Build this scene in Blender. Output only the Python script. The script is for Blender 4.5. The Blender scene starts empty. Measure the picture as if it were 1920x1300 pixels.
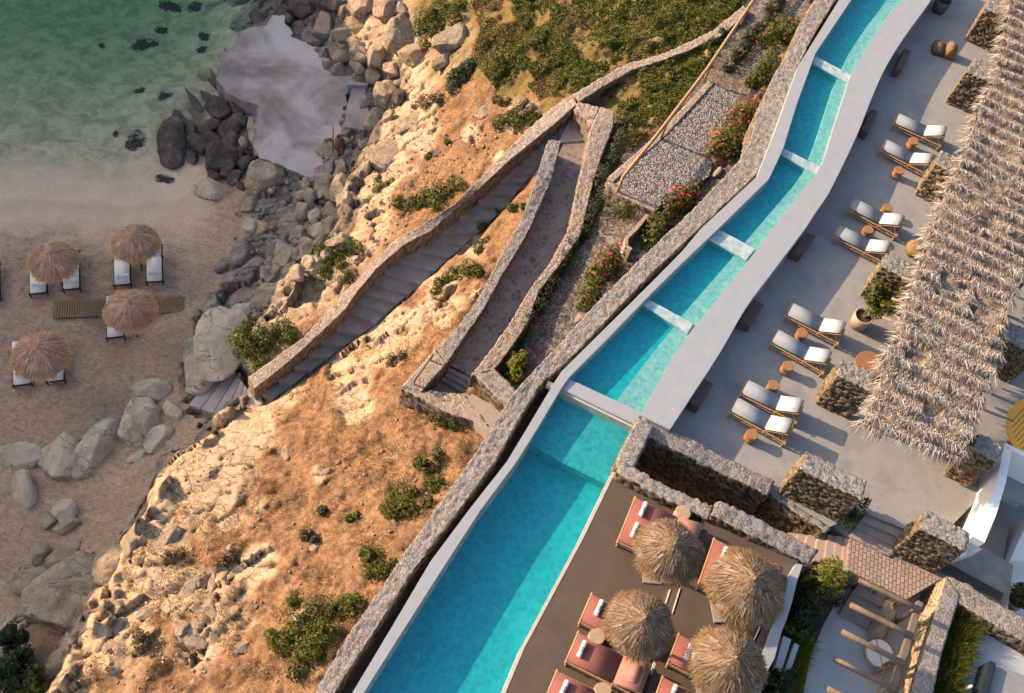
import bpy, bmesh, math, random
import numpy as np
from mathutils import Vector, Matrix

# ------------------------------------------------------------------ camera, sky, sun, exposure
S = bpy.context.scene
COL = S.collection
F_PX, CAM_H = 2100.0, 31.0
_N = (600 - 960, 1900 - 650)
_d = np.array([_N[0], -_N[1], -F_PX]); _d /= np.linalg.norm(_d)
_up = -_d
_f = np.array([0, 0, -1.0])
_y = _f - np.dot(_f, _up) * _up; _y /= np.linalg.norm(_y)
_x = np.cross(_y, _up)
R3 = np.array([_x, _y, _up])                      # world = R3 @ camera
cd = bpy.data.cameras.new('camera'); cam = bpy.data.objects.new('camera', cd); COL.objects.link(cam)
cd.sensor_width = 36.0; cd.lens = 36.0 * F_PX / 1920.0; cd.clip_start = 0.5; cd.clip_end = 3000
M4 = Matrix([list(r) + [0] for r in R3] + [[0, 0, 0, 1]]); M4.translation = Vector((0, 0, CAM_H))
cam.matrix_world = M4
S.camera = cam

SUN_EL, SUN_AZ = math.radians(23), math.radians(172)   # azimuth of the vector towards the sun, from +X
SUNV = np.array([math.cos(SUN_AZ) * math.cos(SUN_EL), math.sin(SUN_AZ) * math.cos(SUN_EL), math.sin(SUN_EL)])
w = bpy.data.worlds.new("World"); S.world = w; w.use_nodes = True
nt = w.node_tree
sky = nt.nodes.new('ShaderNodeTexSky'); sky.sky_type = 'NISHITA'; sky.sun_disc = False
sky.sun_elevation = SUN_EL; sky.sun_rotation = math.atan2(SUNV[0], SUNV[1]) % (2 * math.pi)
sky.air_density = 1.0; sky.dust_density = 2.5; sky.ozone_density = 1.0
nt.links.new(sky.outputs[0], nt.nodes['Background'].inputs[0]); nt.nodes['Background'].inputs[1].default_value = 0.15
sd = bpy.data.lights.new('sun', 'SUN'); sd.energy = 4.6; sd.angle = math.radians(0.5); sd.color = (1.0, 0.72, 0.47)
so = bpy.data.objects.new('sun', sd); COL.objects.link(so)
so.rotation_euler = Vector(SUNV).to_track_quat('Z', 'Y').to_euler(); so.location = (-20, 10, 30)
S.view_settings.view_transform = 'Standard'; S.view_settings.look = 'None'
S.view_settings.exposure = 1.05; S.view_settings.gamma = 1.0; S.view_settings.use_curve_mapping = False
S.cycles.max_bounces = 6; S.cycles.transparent_max_bounces = 12; S.cycles.use_denoising = True
S.cycles.sample_clamp_indirect = 4.0

rng = np.random.default_rng(7)
random.seed(7)
V = Vector

def at(px, py, z=0.0):
    v = R3 @ np.array([px - 960.0, -(py - 650.0), -F_PX])
    return Vector(tuple(np.array([0, 0, CAM_H]) + v * ((z - CAM_H) / v[2])))

def to_px(P):
    P = np.asarray(P, float).reshape(-1, 3) - np.array([0, 0, CAM_H])
    q = P @ R3
    return 960 + F_PX * q[:, 0] / -q[:, 2], 650 - F_PX * q[:, 1] / -q[:, 2]

# ------------------------------------------------------------------ numpy noise
def _h(ix, iy, iz, s):
    n = (ix.astype(np.int64) * 374761393 + iy.astype(np.int64) * 668265263 + iz.astype(np.int64) * 2147483647 + s * 974634777) & 0xFFFFFFFF
    n = ((n ^ (n >> 13)) * 1274126177) & 0xFFFFFFFF
    n = ((n ^ (n >> 16)) * 2246822519) & 0xFFFFFFFF
    return ((n ^ (n >> 15)) & 0xFFFFFF) / float(0xFFFFFF)

def vnoise(P, s=0):
    P = np.asarray(P, float); i = np.floor(P).astype(np.int64); f = P - i; f = f * f * f * (f * (f * 6 - 15) + 10)
    out = 0
    for a in (0, 1):
        for b in (0, 1):
            for c in (0, 1):
                wgt = (f[:, 0] if a else 1 - f[:, 0]) * (f[:, 1] if b else 1 - f[:, 1]) * (f[:, 2] if c else 1 - f[:, 2])
                out = out + wgt * _h(i[:, 0] + a, i[:, 1] + b, i[:, 2] + c, s)
    return out * 2 - 1

def fbm(P, octv=4, s=0, gain=.5):
    P = np.asarray(P, float); o = 0; a = 1; t = 0
    for k in range(octv):
        o = o + a * vnoise(P * (2.03 ** k) + 17.3 * k, s + k); t += a; a *= gain
    return o / t * 1.6

def ridged(P, octv=4, s=0):
    P = np.asarray(P, float); o = 0; a = 1; t = 0
    for k in range(octv):
        o = o + a * (1 - np.abs(vnoise(P * (2.1 ** k) + 9.1 * k, s + k)) * 2); t += a; a *= .5
    return o / t

def voro(P, s=0, vec=False):
    """F1, F2 and a random value of the nearest cell."""
    P = np.asarray(P, float); i = np.floor(P).astype(np.int64)
    n = len(P); d1 = np.full(n, 9.); d2 = np.full(n, 9.); cid = np.zeros(n); cv = np.zeros((n, 3))
    for a in (-1, 0, 1):
        for b in (-1, 0, 1):
            for c in (-1, 0, 1):
                j = i + np.array([a, b, c])
                q = j + np.stack([_h(j[:, 0], j[:, 1], j[:, 2], s + k) for k in (1, 2, 3)], 1)
                d = np.sqrt(((P - q) ** 2).sum(1)); r = _h(j[:, 0], j[:, 1], j[:, 2], s + 9)
                m = d < d1
                d2 = np.where(m, d1, np.minimum(d2, d)); cid = np.where(m, r, cid); cv = np.where(m[:, None], P - q, cv); d1 = np.where(m, d, d1)
    return (d1, d2, cid, cv) if vec else (d1, d2, cid)

def sstep(a, b, x):
    t = np.clip((x - a) / (b - a), 0, 1); return t * t * (3 - 2 * t)

# ------------------------------------------------------------------ mesh builders
def np_mesh(name, Vv, Ff):
    Vv = np.ascontiguousarray(Vv, dtype=np.float32); Ff = np.ascontiguousarray(Ff, dtype=np.int32)
    me = bpy.data.meshes.new(name); k = Ff.shape[1]
    me.vertices.add(len(Vv)); me.vertices.foreach_set('co', Vv.ravel())
    me.loops.add(Ff.size); me.loops.foreach_set('vertex_index', Ff.ravel())
    me.polygons.add(len(Ff)); me.polygons.foreach_set('loop_start', np.arange(0, Ff.size, k, dtype=np.int32))

    me.update(calc_edges=True); me.validate()
    return me

def link(name, me, mat=None, parent=None, loc=None, smooth=False):
    o = bpy.data.objects.new(name, me); COL.objects.link(o)
    if mat is not None and not me.materials: me.materials.append(mat)
    if smooth: me.shade_smooth()
    if parent is not None: o.parent = parent
    if loc is not None: o.location = loc
    return o

def tag(o, label=None, cat=None, group=None, kind=None):
    if label: o['label'] = label
    if cat: o['category'] = cat
    if group: o['group'] = group
    if kind: o['kind'] = kind
    return o

def thing(name, label, cat, loc, rz=0, group=None):
    o = bpy.data.objects.new(name, None); COL.objects.link(o); o.empty_display_size = .2
    o.location = loc; o.rotation_euler = (0, 0, rz)
    return tag(o, label, cat, group)

def copy_tree(o, parent=None):
    c = o.copy(); COL.objects.link(c); c.parent = parent
    for ch in list(o.children): copy_tree(ch, c)
    return c

class MB:
    def __init__(s): s.v = []; s.f = []
    def add(s, vs, fs):
        n = len(s.v); s.v += [tuple(p) for p in vs]; s.f += [tuple(i + n for i in f) for f in fs]; return s
    def box(s, c, size, rz=0, ry=0, taper=1.0):
        x, y, z = [k / 2 for k in size]; m = Matrix.Rotation(rz, 3, 'Z') @ Matrix.Rotation(ry, 3, 'Y')
        vs = []
        for dz in (-1, 1):
            t = taper if dz > 0 else 1
            for dx, dy in ((-1, -1), (1, -1), (1, 1), (-1, 1)): vs.append(V(c) + m @ V((dx * x * t, dy * y * t, dz * z)))
        return s.add(vs, [(3, 2, 1, 0), (4, 5, 6, 7), (0, 1, 5, 4), (1, 2, 6, 5), (2, 3, 7, 6), (3, 0, 4, 7)])
    def prism(s, top, zb):
        n = len(top); top = [V(p) for p in top]
        if sum(top[i].x * top[(i + 1) % n].y - top[(i + 1) % n].x * top[i].y for i in range(n)) < 0: top.reverse()
        bot = [V((p.x, p.y, zb)) for p in top]
        return s.add(top + bot, [tuple(range(n)), tuple(range(2 * n - 1, n - 1, -1))] + [(i, n + i, n + (i + 1) % n, (i + 1) % n) for i in range(n)])
    def tube(s, pts, r, n=8, r2=None):
        pts = [V(p) for p in pts]; rs = [r + (r2 - r) * i / (len(pts) - 1) for i in range(len(pts))] if r2 is not None else [r] * len(pts)
        vs = []; ref = None
        for i, p in enumerate(pts):
            d = (pts[min(i + 1, len(pts) - 1)] - pts[max(i - 1, 0)]).normalized()
            if ref is None: ref = V((0, 0, 1)) if abs(d.z) < .9 else V((1, 0, 0))
            a = d.cross(ref).normalized(); b = d.cross(a).normalized(); ref = -b if False else ref
            for k in range(n):
                t = 2 * math.pi * k / n; vs.append(p + (a * math.cos(t) + b * math.sin(t)) * rs[i])
        fs = [(i * n + k, i * n + (k + 1) % n, (i + 1) * n + (k + 1) % n, (i + 1) * n + k) for i in range(len(pts) - 1) for k in range(n)]
        fs += [tuple(range(n)), tuple(range((len(pts) - 1) * n + n - 1, (len(pts) - 1) * n - 1, -1))]
        return s.add(vs, fs)
    def lathe(s, prof, c=(0, 0, 0), n=24, wob=0, seed=0):
        """prof: list of (r, z); closed where r is 0."""
        c = V(c); vs = []; rr = random.Random(seed); ph = [rr.uniform(0, 6.28) for _ in range(4)]
        for (r, z) in prof:
            for k in range(n):
                t = 2 * math.pi * k / n; q = 1 + wob * (math.sin(3 * t + ph[0]) * .5 + math.sin(5 * t + ph[1]) * .3 + math.sin(2 * t + ph[2]) * .4)
                vs.append(c + V((r * q * math.cos(t), r * q * math.sin(t), z)))
        fs = [(i * n + k, i * n + (k + 1) % n, (i + 1) * n + (k + 1) % n, (i + 1) * n + k) for i in range(len(prof) - 1) for k in range(n)]
        fs += [tuple(range(n - 1, -1, -1)), tuple(range((len(prof) - 1) * n, len(prof) * n))]
        return s.add(vs, fs)
    def patch(s, P, nu, nv):
        a, b, c, d = [V(p) for p in P]
        vs = [(a.lerp(b, i / nu)).lerp(d.lerp(c, i / nu), j / nv) for j in range(nv + 1) for i in range(nu + 1)]
        return s.add(vs, [(j * (nu + 1) + i, j * (nu + 1) + i + 1, (j + 1) * (nu + 1) + i + 1, (j + 1) * (nu + 1) + i) for j in range(nv) for i in range(nu)])
    def build(s, name, mat, parent=None, smooth=False, origin=None, bevel=0, merge=False, recalc=True):
        me = bpy.data.meshes.new(name)
        vs = s.v
        if parent is None and origin is None:
            A = np.array(vs); origin = V((A[:, 0].mean(), A[:, 1].mean(), A[:, 2].min()))
        if origin is not None: vs = [(p[0] - origin[0], p[1] - origin[1], p[2] - origin[2]) for p in vs]
        me.from_pydata(vs, [], s.f)
        if merge or recalc or bevel:
            bm = bmesh.new(); bm.from_mesh(me)
            if merge: bmesh.ops.remove_doubles(bm, verts=bm.verts, dist=.002)
            if recalc: bmesh.ops.recalc_face_normals(bm, faces=bm.faces)
            if bevel:
                es = [e for e in bm.edges if len(e.link_faces) == 2 and e.calc_face_angle(0) > .5]
                bmesh.ops.bevel(bm, geom=es, offset=bevel, segments=2, affect='EDGES', clamp_overlap=True)
            bm.to_mesh(me); bm.free()
        return link(name, me, mat, parent, origin, smooth)

def mesh_co(me):
    a = np.empty(len(me.vertices) * 3, dtype=np.float32); me.vertices.foreach_get('co', a); return a.reshape(-1, 3).astype(float)

def mesh_no(me):
    a = np.empty(len(me.vertices) * 3, dtype=np.float32); me.vertex_normals.foreach_get('vector', a); return a.reshape(-1, 3).astype(float)

def stonework(o, scale=4.2, amp=.05, seed=0, zs=1.7, topflat=.6):
    """Real relief of stones: moves the vertices and stores each stone's random value and joint depth."""
    me = o.data; co = mesh_co(me); no = mesh_no(me)
    P = co + np.array(o.location); Q = P * scale * np.array([1, 1, zs]) + .25 * np.stack([vnoise(P * 6, s) for s in (3, 4, 5)], 1)
    d1, d2, cid = voro(Q, seed); e = sstep(0, .28, d2 - d1)
    top = sstep(.6, .9, no[:, 2]); a = amp * (1 - top * (1 - topflat))
    bulge = e * (.75 + .5 * cid) + .25 * fbm(P * 9, 3, seed) * e
    co = co + no * (a * (bulge - .5))[:, None]
    # a slightly wavering course of the wall top
    co[:, 2] += .025 * vnoise(P * np.array([1.1, 1.1, .3]), 31) * (top > 0)
    me.vertices.foreach_set('co', co.astype(np.float32).ravel())
    for nm, val in (('cell', cid), ('joint', e)):
        at_ = me.attributes.new(nm, 'FLOAT', 'POINT'); at_.data.foreach_set('value', val.astype(np.float32))
    me.update(); me.shade_smooth()
    return o

def dens(L, R, z, step):
    """Resample pixel edge lists to world points about STEP apart."""
    A = [at(*p, zz) for p, zz in zip(L, z)]; B = [at(*p, zz) for p, zz in zip(R, z)]
    oa, ob = [A[0]], [B[0]]
    for i in range(len(A) - 1):
        n = max(1, round(((A[i + 1] + B[i + 1]) / 2 - (A[i] + B[i]) / 2).length / step))
        for k in range(1, n + 1): oa.append(A[i].lerp(A[i + 1], k / n)); ob.append(B[i].lerp(B[i + 1], k / n))
    return oa, ob

def wall_mb(A, B, zb, cell=.07, vcell=None):
    """Closed run of wall between world edge lines A and B (tops), down to ZB (number or list)."""
    m = MB(); n = len(A); zb = [zb] * n if not hasattr(zb, '__len__') else zb
    vcell = vcell or cell
    nw = max(1, round(max((a - b).length for a, b in zip(A, B)) / cell)); nh = max(1, round(max(a.z - q for a, q in zip(A, zb)) / vcell))
    dn = lambda p, q: V((p.x, p.y, q))
    for i in range(n - 1):
        a0, a1, b0, b1 = A[i], A[i + 1], B[i], B[i + 1]; q0, q1 = zb[i], zb[i + 1]
        nu = max(1, round((a1 - a0).length / cell)) if n == 2 else 1
        m.patch((a0, a1, b1, b0), nu, nw)
        m.patch((dn(a0, q0), dn(a1, q1), a1, a0), nu, nh); m.patch((b0, b1, dn(b1, q1), dn(b0, q0)), nu, nh)
    for i in (0, -1): m.patch((dn(A[i], zb[i]), A[i], B[i], dn(B[i], zb[i])), nh, nw) if False else m.patch((A[i], B[i], dn(B[i], zb[i]), dn(A[i], zb[i])), nw, nh)
    return m

def interp_list(zs, n_from, A):
    return zs

# ------------------------------------------------------------------ materials
MAT = {}
KEEP = {'board brown', 'grey boulder', 'dark boulder', 'pale boulder', 'cream boulder', 'pier concrete', 'beach step stone', 'beach straw', 'beach fringe', 'white cushion', 'palm thatch', 'thatch mat', 'ochre wood', 'black timber', 'grey timber', 'sunlit cushion', 'bright plaster', 'grey step', 'shrub leaf', 'lime leaf'}
def kk(name, c): return tuple(v * (1 if name in KEEP else .82) for v in c) if c is not None else None
def nodes(name, rough=.8, spec=.3):
    m = bpy.data.materials.new(name); m.use_nodes = True; t = m.node_tree; b = t.nodes['Principled BSDF']
    b.inputs['Roughness'].default_value = rough; b.inputs['Specular IOR Level'].default_value = spec
    MAT[name] = m
    return m, t, b

def N(t, typ, **kw):
    n = t.nodes.new(typ)
    for k, v in kw.items():
        if k in n.inputs: n.inputs[k].default_value = v
        else: setattr(n, k, v)
    return n

def ramp(t, fac, stops, interp='LINEAR'):
    r = t.nodes.new('ShaderNodeValToRGB'); r.color_ramp.interpolation = interp
    while len(r.color_ramp.elements) < len(stops): r.color_ramp.elements.new(.5)
    for e, (p, c) in zip(r.color_ramp.elements, stops): e.position = p; e.color = (*c, 1) if len(c) == 3 else c
    if fac is not None: t.links.new(fac, r.inputs[0])
    return r

def mixc(t, fac, a, b, mode='MIX'):
    m = t.nodes.new('ShaderNodeMix'); m.data_type = 'RGBA'; m.blend_type = mode
    for sock, val in ((0, fac), (6, a), (7, b)):
        if hasattr(val, 'is_linked') or isinstance(val, bpy.types.NodeSocket): t.links.new(val, m.inputs[sock])
        else: m.inputs[sock].default_value = val if sock == 0 else (*val, 1)
    return m.outputs[2]

def math_(t, op, a, b=None, clamp=False):
    m = t.nodes.new('ShaderNodeMath'); m.operation = op; m.use_clamp = clamp
    for i, val in enumerate((a, b)):
        if val is None: continue
        if isinstance(val, bpy.types.NodeSocket): t.links.new(val, m.inputs[i])
        else: m.inputs[i].default_value = val
    return m.outputs[0]

def coords(t, scale=(1, 1, 1), kind='Object'):
    c = t.nodes.new('ShaderNodeTexCoord'); m = t.nodes.new('ShaderNodeMapping'); m.inputs['Scale'].default_value = scale
    t.links.new(c.outputs[kind], m.inputs[0]); return m.outputs[0]

def noise(t, vec, scale, detail=4, rough=.55, dist=0):
    n = N(t, 'ShaderNodeTexNoise'); n.inputs['Scale'].default_value = scale; n.inputs['Detail'].default_value = detail
    n.inputs['Roughness'].default_value = rough; n.inputs['Distortion'].default_value = dist
    if vec is not None: t.links.new(vec, n.inputs['Vector'])
    return n.outputs['Fac']

def bump(t, b, h, strength, dist=.02, prev=None):
    n = t.nodes.new('ShaderNodeBump'); n.inputs['Strength'].default_value = strength; n.inputs['Distance'].default_value = dist
    t.links.new(h, n.inputs['Height'])
    if prev is not None: t.links.new(prev.outputs[0], n.inputs['Normal'])
    t.links.new(n.outputs[0], b.inputs['Normal']); return n

def plain(name, c1, c2, scale=3, rough=.8, bs=.2, bscale=30, stretch=(1, 1, 1), spec=.3, c3=None, bd=.01):
    c1, c2, c3 = kk(name, c1), kk(name, c2), kk(name, c3); m, t, b = nodes(name, rough, spec); v = coords(t, stretch)
    n1 = noise(t, v, scale, 5, .6); st = [(.3, c1), (.7, c2)]
    if c3: st = [(.25, c1), (.5, c2), (.75, c3)]
    r = ramp(t, n1, st); n2 = noise(t, v, scale * 9, 3, .6)
    col = mixc(t, math_(t, 'MULTIPLY', n2, .5), r.outputs[0], tuple(k * .72 for k in c1))
    t.links.new(col, b.inputs['Base Color'])
    if bs: bump(t, b, noise(t, v, bscale, 4, .6), bs, bd)
    return m

def leafy(name, cols, rough=.55, trans=.25):
    cols = [kk(name, c) for c in cols]; m, t, b = nodes(name, rough, .25)
    g = t.nodes.new('ShaderNodeNewGeometry'); r = ramp(t, g.outputs['Random Per Island'], [(i / (len(cols) - 1), c) for i, c in enumerate(cols)])
    v = coords(t); n = noise(t, v, 2.2, 2); col = mixc(t, math_(t, 'MULTIPLY', n, .8), r.outputs[0], tuple(k * .6 for k in cols[0]))
    t.links.new(col, b.inputs['Base Color'])
    if trans:
        tr = t.nodes.new('ShaderNodeBsdfTranslucent'); t.links.new(col, tr.inputs[0]); mx = t.nodes.new('ShaderNodeMixShader'); mx.inputs[0].default_value = trans
        t.links.new(b.outputs[0], mx.inputs[1]); t.links.new(tr.outputs[0], mx.inputs[2]); t.links.new(mx.outputs[0], t.nodes['Material Output'].inputs[0])
    return m

def stone_mat(name, side, top, mortar, topmix=.75):
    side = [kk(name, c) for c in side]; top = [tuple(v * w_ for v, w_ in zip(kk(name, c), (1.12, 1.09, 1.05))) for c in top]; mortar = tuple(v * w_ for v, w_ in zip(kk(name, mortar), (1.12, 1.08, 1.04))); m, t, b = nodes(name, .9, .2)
    a1 = N(t, 'ShaderNodeAttribute', attribute_name='cell'); a2 = N(t, 'ShaderNodeAttribute', attribute_name='joint')
    v = coords(t); n = noise(t, v, 14, 4, .65); n3 = noise(t, v, 1.3, 3)
    rs = ramp(t, a1.outputs['Fac'], [(i / (len(side) - 1), c) for i, c in enumerate(side)])
    rt = ramp(t, a1.outputs['Fac'], [(i / (len(top) - 1), c) for i, c in enumerate(top)])
    geo = t.nodes.new('ShaderNodeNewGeometry'); sp = t.nodes.new('ShaderNodeSeparateXYZ'); t.links.new(geo.outputs['Normal'], sp.inputs[0])
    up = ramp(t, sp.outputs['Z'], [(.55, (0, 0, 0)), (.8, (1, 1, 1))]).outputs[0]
    jm = ramp(t, a2.outputs['Fac'], [(.25, (1, 1, 1)), (.6, (0, 0, 0))]).outputs[0]
    tmort = mixc(t, jm, rt.outputs[0], mortar)
    tcol = mixc(t, ramp(t, n3, [(.35, (.2, .2, .2)), (.65, (topmix,) * 3)]).outputs[0], tmort, mortar)
    vs_ = N(t, 'ShaderNodeTexVoronoi'); vs_.inputs['Scale'].default_value = 5.2; vs_.inputs['Randomness'].default_value = 1; wz = N(t, 'ShaderNodeTexNoise'); wz.inputs['Scale'].default_value = 5; wz.inputs['Detail'].default_value = 4; t.links.new(v, wz.inputs['Vector'])
    wa = t.nodes.new('ShaderNodeVectorMath'); wa.operation = 'MULTIPLY_ADD'; wa.inputs[1].default_value = (.22, .22, .22); t.links.new(wz.outputs['Color'], wa.inputs[0]); t.links.new(v, wa.inputs[2]); t.links.new(wa.outputs[0], vs_.inputs['Vector'])
    ss = t.nodes.new('ShaderNodeSeparateColor'); t.links.new(vs_.outputs['Color'], ss.inputs[0])
    pick = math_(t, 'MULTIPLY', ramp(t, ss.outputs[0], [(.38, (0, 0, 0)), (.46, (1, 1, 1))]).outputs[0], ramp(t, vs_.outputs['Distance'], [(.36, (1, 1, 1)), (.5, (0, 0, 0))]).outputs[0])
    rim_ = ramp(t, vs_.outputs['Distance'], [(.34, (0, 0, 0)), (.44, (.75, .75, .75)), (.56, (0, 0, 0))]).outputs[0]
    scol = ramp(t, ss.outputs[1], [(0, tuple(k * .62 for k in top[0])), (.35, tuple(k * v_ for k, v_ in zip(top[1], (1.15, 1.0, .85)))), (.7, tuple(k * .85 for k in top[2])), (1, tuple(k * 1.25 for k in top[1]))]).outputs[0]
    tcol = mixc(t, pick, tcol, scol); tcol = mixc(t, math_(t, 'MULTIPLY', rim_, .8), tcol, tuple(k * .38 for k in mortar))
    tcol = mixc(t, ramp(t, noise(t, v, 16, 5, .75), [(.36, (.8, .8, .8)), (.47, (0, 0, 0))]).outputs[0], tcol, tuple(k * .4 for k in mortar))
    smort = mixc(t, jm, rs.outputs[0], tuple(k * .5 for k in side[0]))
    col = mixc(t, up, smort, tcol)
    col = mixc(t, ramp(t, n, [(.35, (0, 0, 0)), (.75, (.55, .55, .55))]).outputs[0], col, tuple(k * .45 for k in side[0]))
    t.links.new(col, b.inputs['Base Color']); bump(t, b, math_(t, 'SUBTRACT', noise(t, v, 14, 7, .75), math_(t, 'MULTIPLY', rim_, .5)), .9, .05)
    return m

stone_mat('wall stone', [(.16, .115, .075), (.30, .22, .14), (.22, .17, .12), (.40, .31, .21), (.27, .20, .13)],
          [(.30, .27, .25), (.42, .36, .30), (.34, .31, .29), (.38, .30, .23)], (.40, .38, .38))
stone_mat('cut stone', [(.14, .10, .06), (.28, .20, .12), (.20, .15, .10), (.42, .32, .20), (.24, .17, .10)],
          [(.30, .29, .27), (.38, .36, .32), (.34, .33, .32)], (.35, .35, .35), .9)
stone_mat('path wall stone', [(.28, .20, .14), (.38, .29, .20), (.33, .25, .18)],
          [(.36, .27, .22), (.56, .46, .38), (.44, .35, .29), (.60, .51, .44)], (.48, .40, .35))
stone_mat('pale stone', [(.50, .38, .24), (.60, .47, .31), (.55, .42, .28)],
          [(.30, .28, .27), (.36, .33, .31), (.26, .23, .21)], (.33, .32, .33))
plain('white plaster', (.35, .375, .405), (.41, .425, .445), 2.2, .7, .12, 40)
plain('board brown', (.24, .145, .07), (.42, .27, .14), 3, .8, .4, 18)
plain('weir white', (.60, .64, .64), (.68, .71, .71), 3, .7, .1, 30)
plain('bright plaster', (.74, .73, .71), (.80, .79, .77), 1.5, .7, .08, 40)
plain('terrace concrete', (.23, .232, .238), (.38, .37, .36), .8, .75, .15, 60, c3=(.30, .295, .29))
plain('deck concrete', (.105, .075, .058), (.145, .105, .08), 1.3, .7, .1, 60)
plain('edge stone', (.55, .5, .42), (.65, .6, .52), 4, .7, .1, 30)
plain('courtyard concrete', (.56, .58, .57), (.74, .74, .72), 1.2, .8, .15, 50)
plain('pink step', (.40, .31, .25), (.50, .40, .33), 3, .85, .2, 40)
plain('grey step', (.24, .20, .17), (.40, .345, .30), 2.5, .85, .3, 25)
m, t, b = nodes('pier concrete', .85, .2); v = coords(t)
c_ = ramp(t, noise(t, v, .28, 6, .62, .4), [(.36, (.20, .155, .125)), (.46, (.34, .28, .24)), (.56, (.50, .42, .37)), (.7, (.60, .52, .46))]).outputs[0]
c_ = mixc(t, ramp(t, noise(t, v, 18, 7, .8), [(.36, (.75, .75, .75)), (.5, (0, 0, 0))]).outputs[0], c_, (.26, .21, .18)); t.links.new(c_, b.inputs['Base Color']); bump(t, b, noise(t, v, 14, 6, .7), .6, .04)
plain('beach step stone', (.40, .34, .29), (.56, .49, .43), 2, .9, .5, 12, bd=.03)
plain('timber', (.17, .12, .085), (.30, .22, .155), 3, .7, .4, 18, (6, 1, 1))
plain('grey timber', (.20, .14, .10), (.33, .24, .17), 3, .8, .5, 14, (1, 1, 1))
plain('bench wood', (.13, .08, .055), (.20, .125, .085), 3, .7, .3, 20, (1, 6, 1))
plain('bamboo', (.38, .22, .10), (.55, .35, .18), 5, .5, .1, 20)
plain('dark bamboo', (.10, .065, .045), (.17, .11, .075), 5, .5, .1, 20)
plain('black timber', (.025, .02, .018), (.05, .04, .035), 5, .6, .1, 20)
plain('grey cushion', (.255, .285, .335), (.30, .33, .38), 6, .95, .25, 120, bd=.004)
plain('white cushion', (.84, .76, .68), (.90, .82, .74), 6, .95, .15, 90, bd=.004)
plain('coral cushion', (.25, .092, .078), (.30, .112, .095), 5, .95, .2, 90, bd=.004)
plain('pale coral cushion', (.40, .18, .14), (.46, .22, .17), 5, .95, .2, 90, bd=.004)
plain('stump wood', (.22, .10, .045), (.42, .21, .095), 7, .6, .5, 18, c3=(.32, .15, .065))
plain('pale stump', (.38, .25, .15), (.58, .42, .27), 7, .7, .5, 18)
plain('clay', (.42, .30, .23), (.50, .37, .29), 5, .8, .15, 40)
plain('terracotta', (.30, .13, .07), (.38, .18, .10), 5, .8, .15, 40)
plain('dark pot', (.10, .105, .10), (.15, .155, .15), 5, .7, .15, 40)
plain('soil', (.05, .035, .025), (.09, .06, .04), 12, .95, .6, 40)
plain('brown wicker', (.24, .14, .06), (.34, .21, .10), 20, .8, .6, 60)
plain('pouf fabric', (.12, .085, .06), (.17, .12, .085), 8, .95, .5, 90)
plain('ochre wood', (.80, .34, .03), (.88, .42, .05), 2, .5, .1, 12, (1, 1, 1))
plain('metal', (.45, .44, .43), (.55, .54, .53), 5, .35, .05, 30)
plain('slate floor', (.48, .54, .60), (.56, .61, .66), 1.5, .8, .1, 40)
plain('dark grate', (.07, .065, .06), (.11, .10, .095), 4, .6, .1, 30)
plain('sofa weave', (.24, .25, .26), (.33, .34, .35), 2, .9, .4, 40, (1, 8, 1))
plain('gutter', (.06, .06, .045), (.12, .11, .08), 4, .9, .6, 15, bd=.04)
plain('pipe', (.02, .03, .035), (.03, .04, .045), 4, .5, .05, 15)

def boulder_mat(name, c1, c2, c3, warm):
    m, t, b = nodes(name, .92, .2); v = coords(t)
    r = ramp(t, noise(t, v, 1.6, 6, .65), [(.28, c1), (.5, c2), (.72, c3)])
    vo = N(t, 'ShaderNodeTexVoronoi', feature='DISTANCE_TO_EDGE'); vo.inputs['Scale'].default_value = .62
    mp = N(t, 'ShaderNodeMapping'); t.links.new(mixc(t, .25, v, (0, 0, 0)), mp.inputs[0])
    wv = t.nodes.new('ShaderNodeVectorMath'); wv.operation = 'ADD'; nn = N(t, 'ShaderNodeTexNoise'); nn.inputs['Scale'].default_value = 2.5; t.links.new(v, nn.inputs['Vector'])
    t.links.new(v, wv.inputs[0]); t.links.new(nn.outputs['Color'], wv.inputs[1]); t.links.new(wv.outputs[0], vo.inputs['Vector'])
    ck = ramp(t, vo.outputs['Distance'], [(0, (1, 1, 1)), (.014, (0, 0, 0))]).outputs[0]
    sp = ramp(t, noise(t, v, 26, 4, .7), [(.35, (0, 0, 0)), (.8, (.6, .6, .6))]).outputs[0]
    col = mixc(t, sp, r.outputs[0], tuple(k * .4 for k in c1)); col = mixc(t, math_(t, 'MULTIPLY', math_(t, 'MULTIPLY', ck, .8), ramp(t, noise(t, v, .8, 2), [(.42, (0, 0, 0)), (.56, (1, 1, 1))]).outputs[0]), col, tuple(k * .3 for k in c1))
    t.links.new(col, b.inputs['Base Color'])
    h = math_(t, 'SUBTRACT', noise(t, v, 5, 9, .78), math_(t, 'MULTIPLY', ck, .35)); bump(t, b, h, 1.0, .14)
    return m
boulder_mat('grey boulder', (.30, .21, .13), (.56, .42, .28), (.72, .56, .39), 0)
boulder_mat('dark boulder', (.06, .045, .035), (.15, .115, .085), (.28, .22, .17), 0)
boulder_mat('pale boulder', (.52, .385, .25), (.76, .59, .42), (.88, .71, .52), 0)
boulder_mat('cream boulder', (.34, .24, .16), (.48, .36, .25), (.56, .43, .31), 1)

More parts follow.
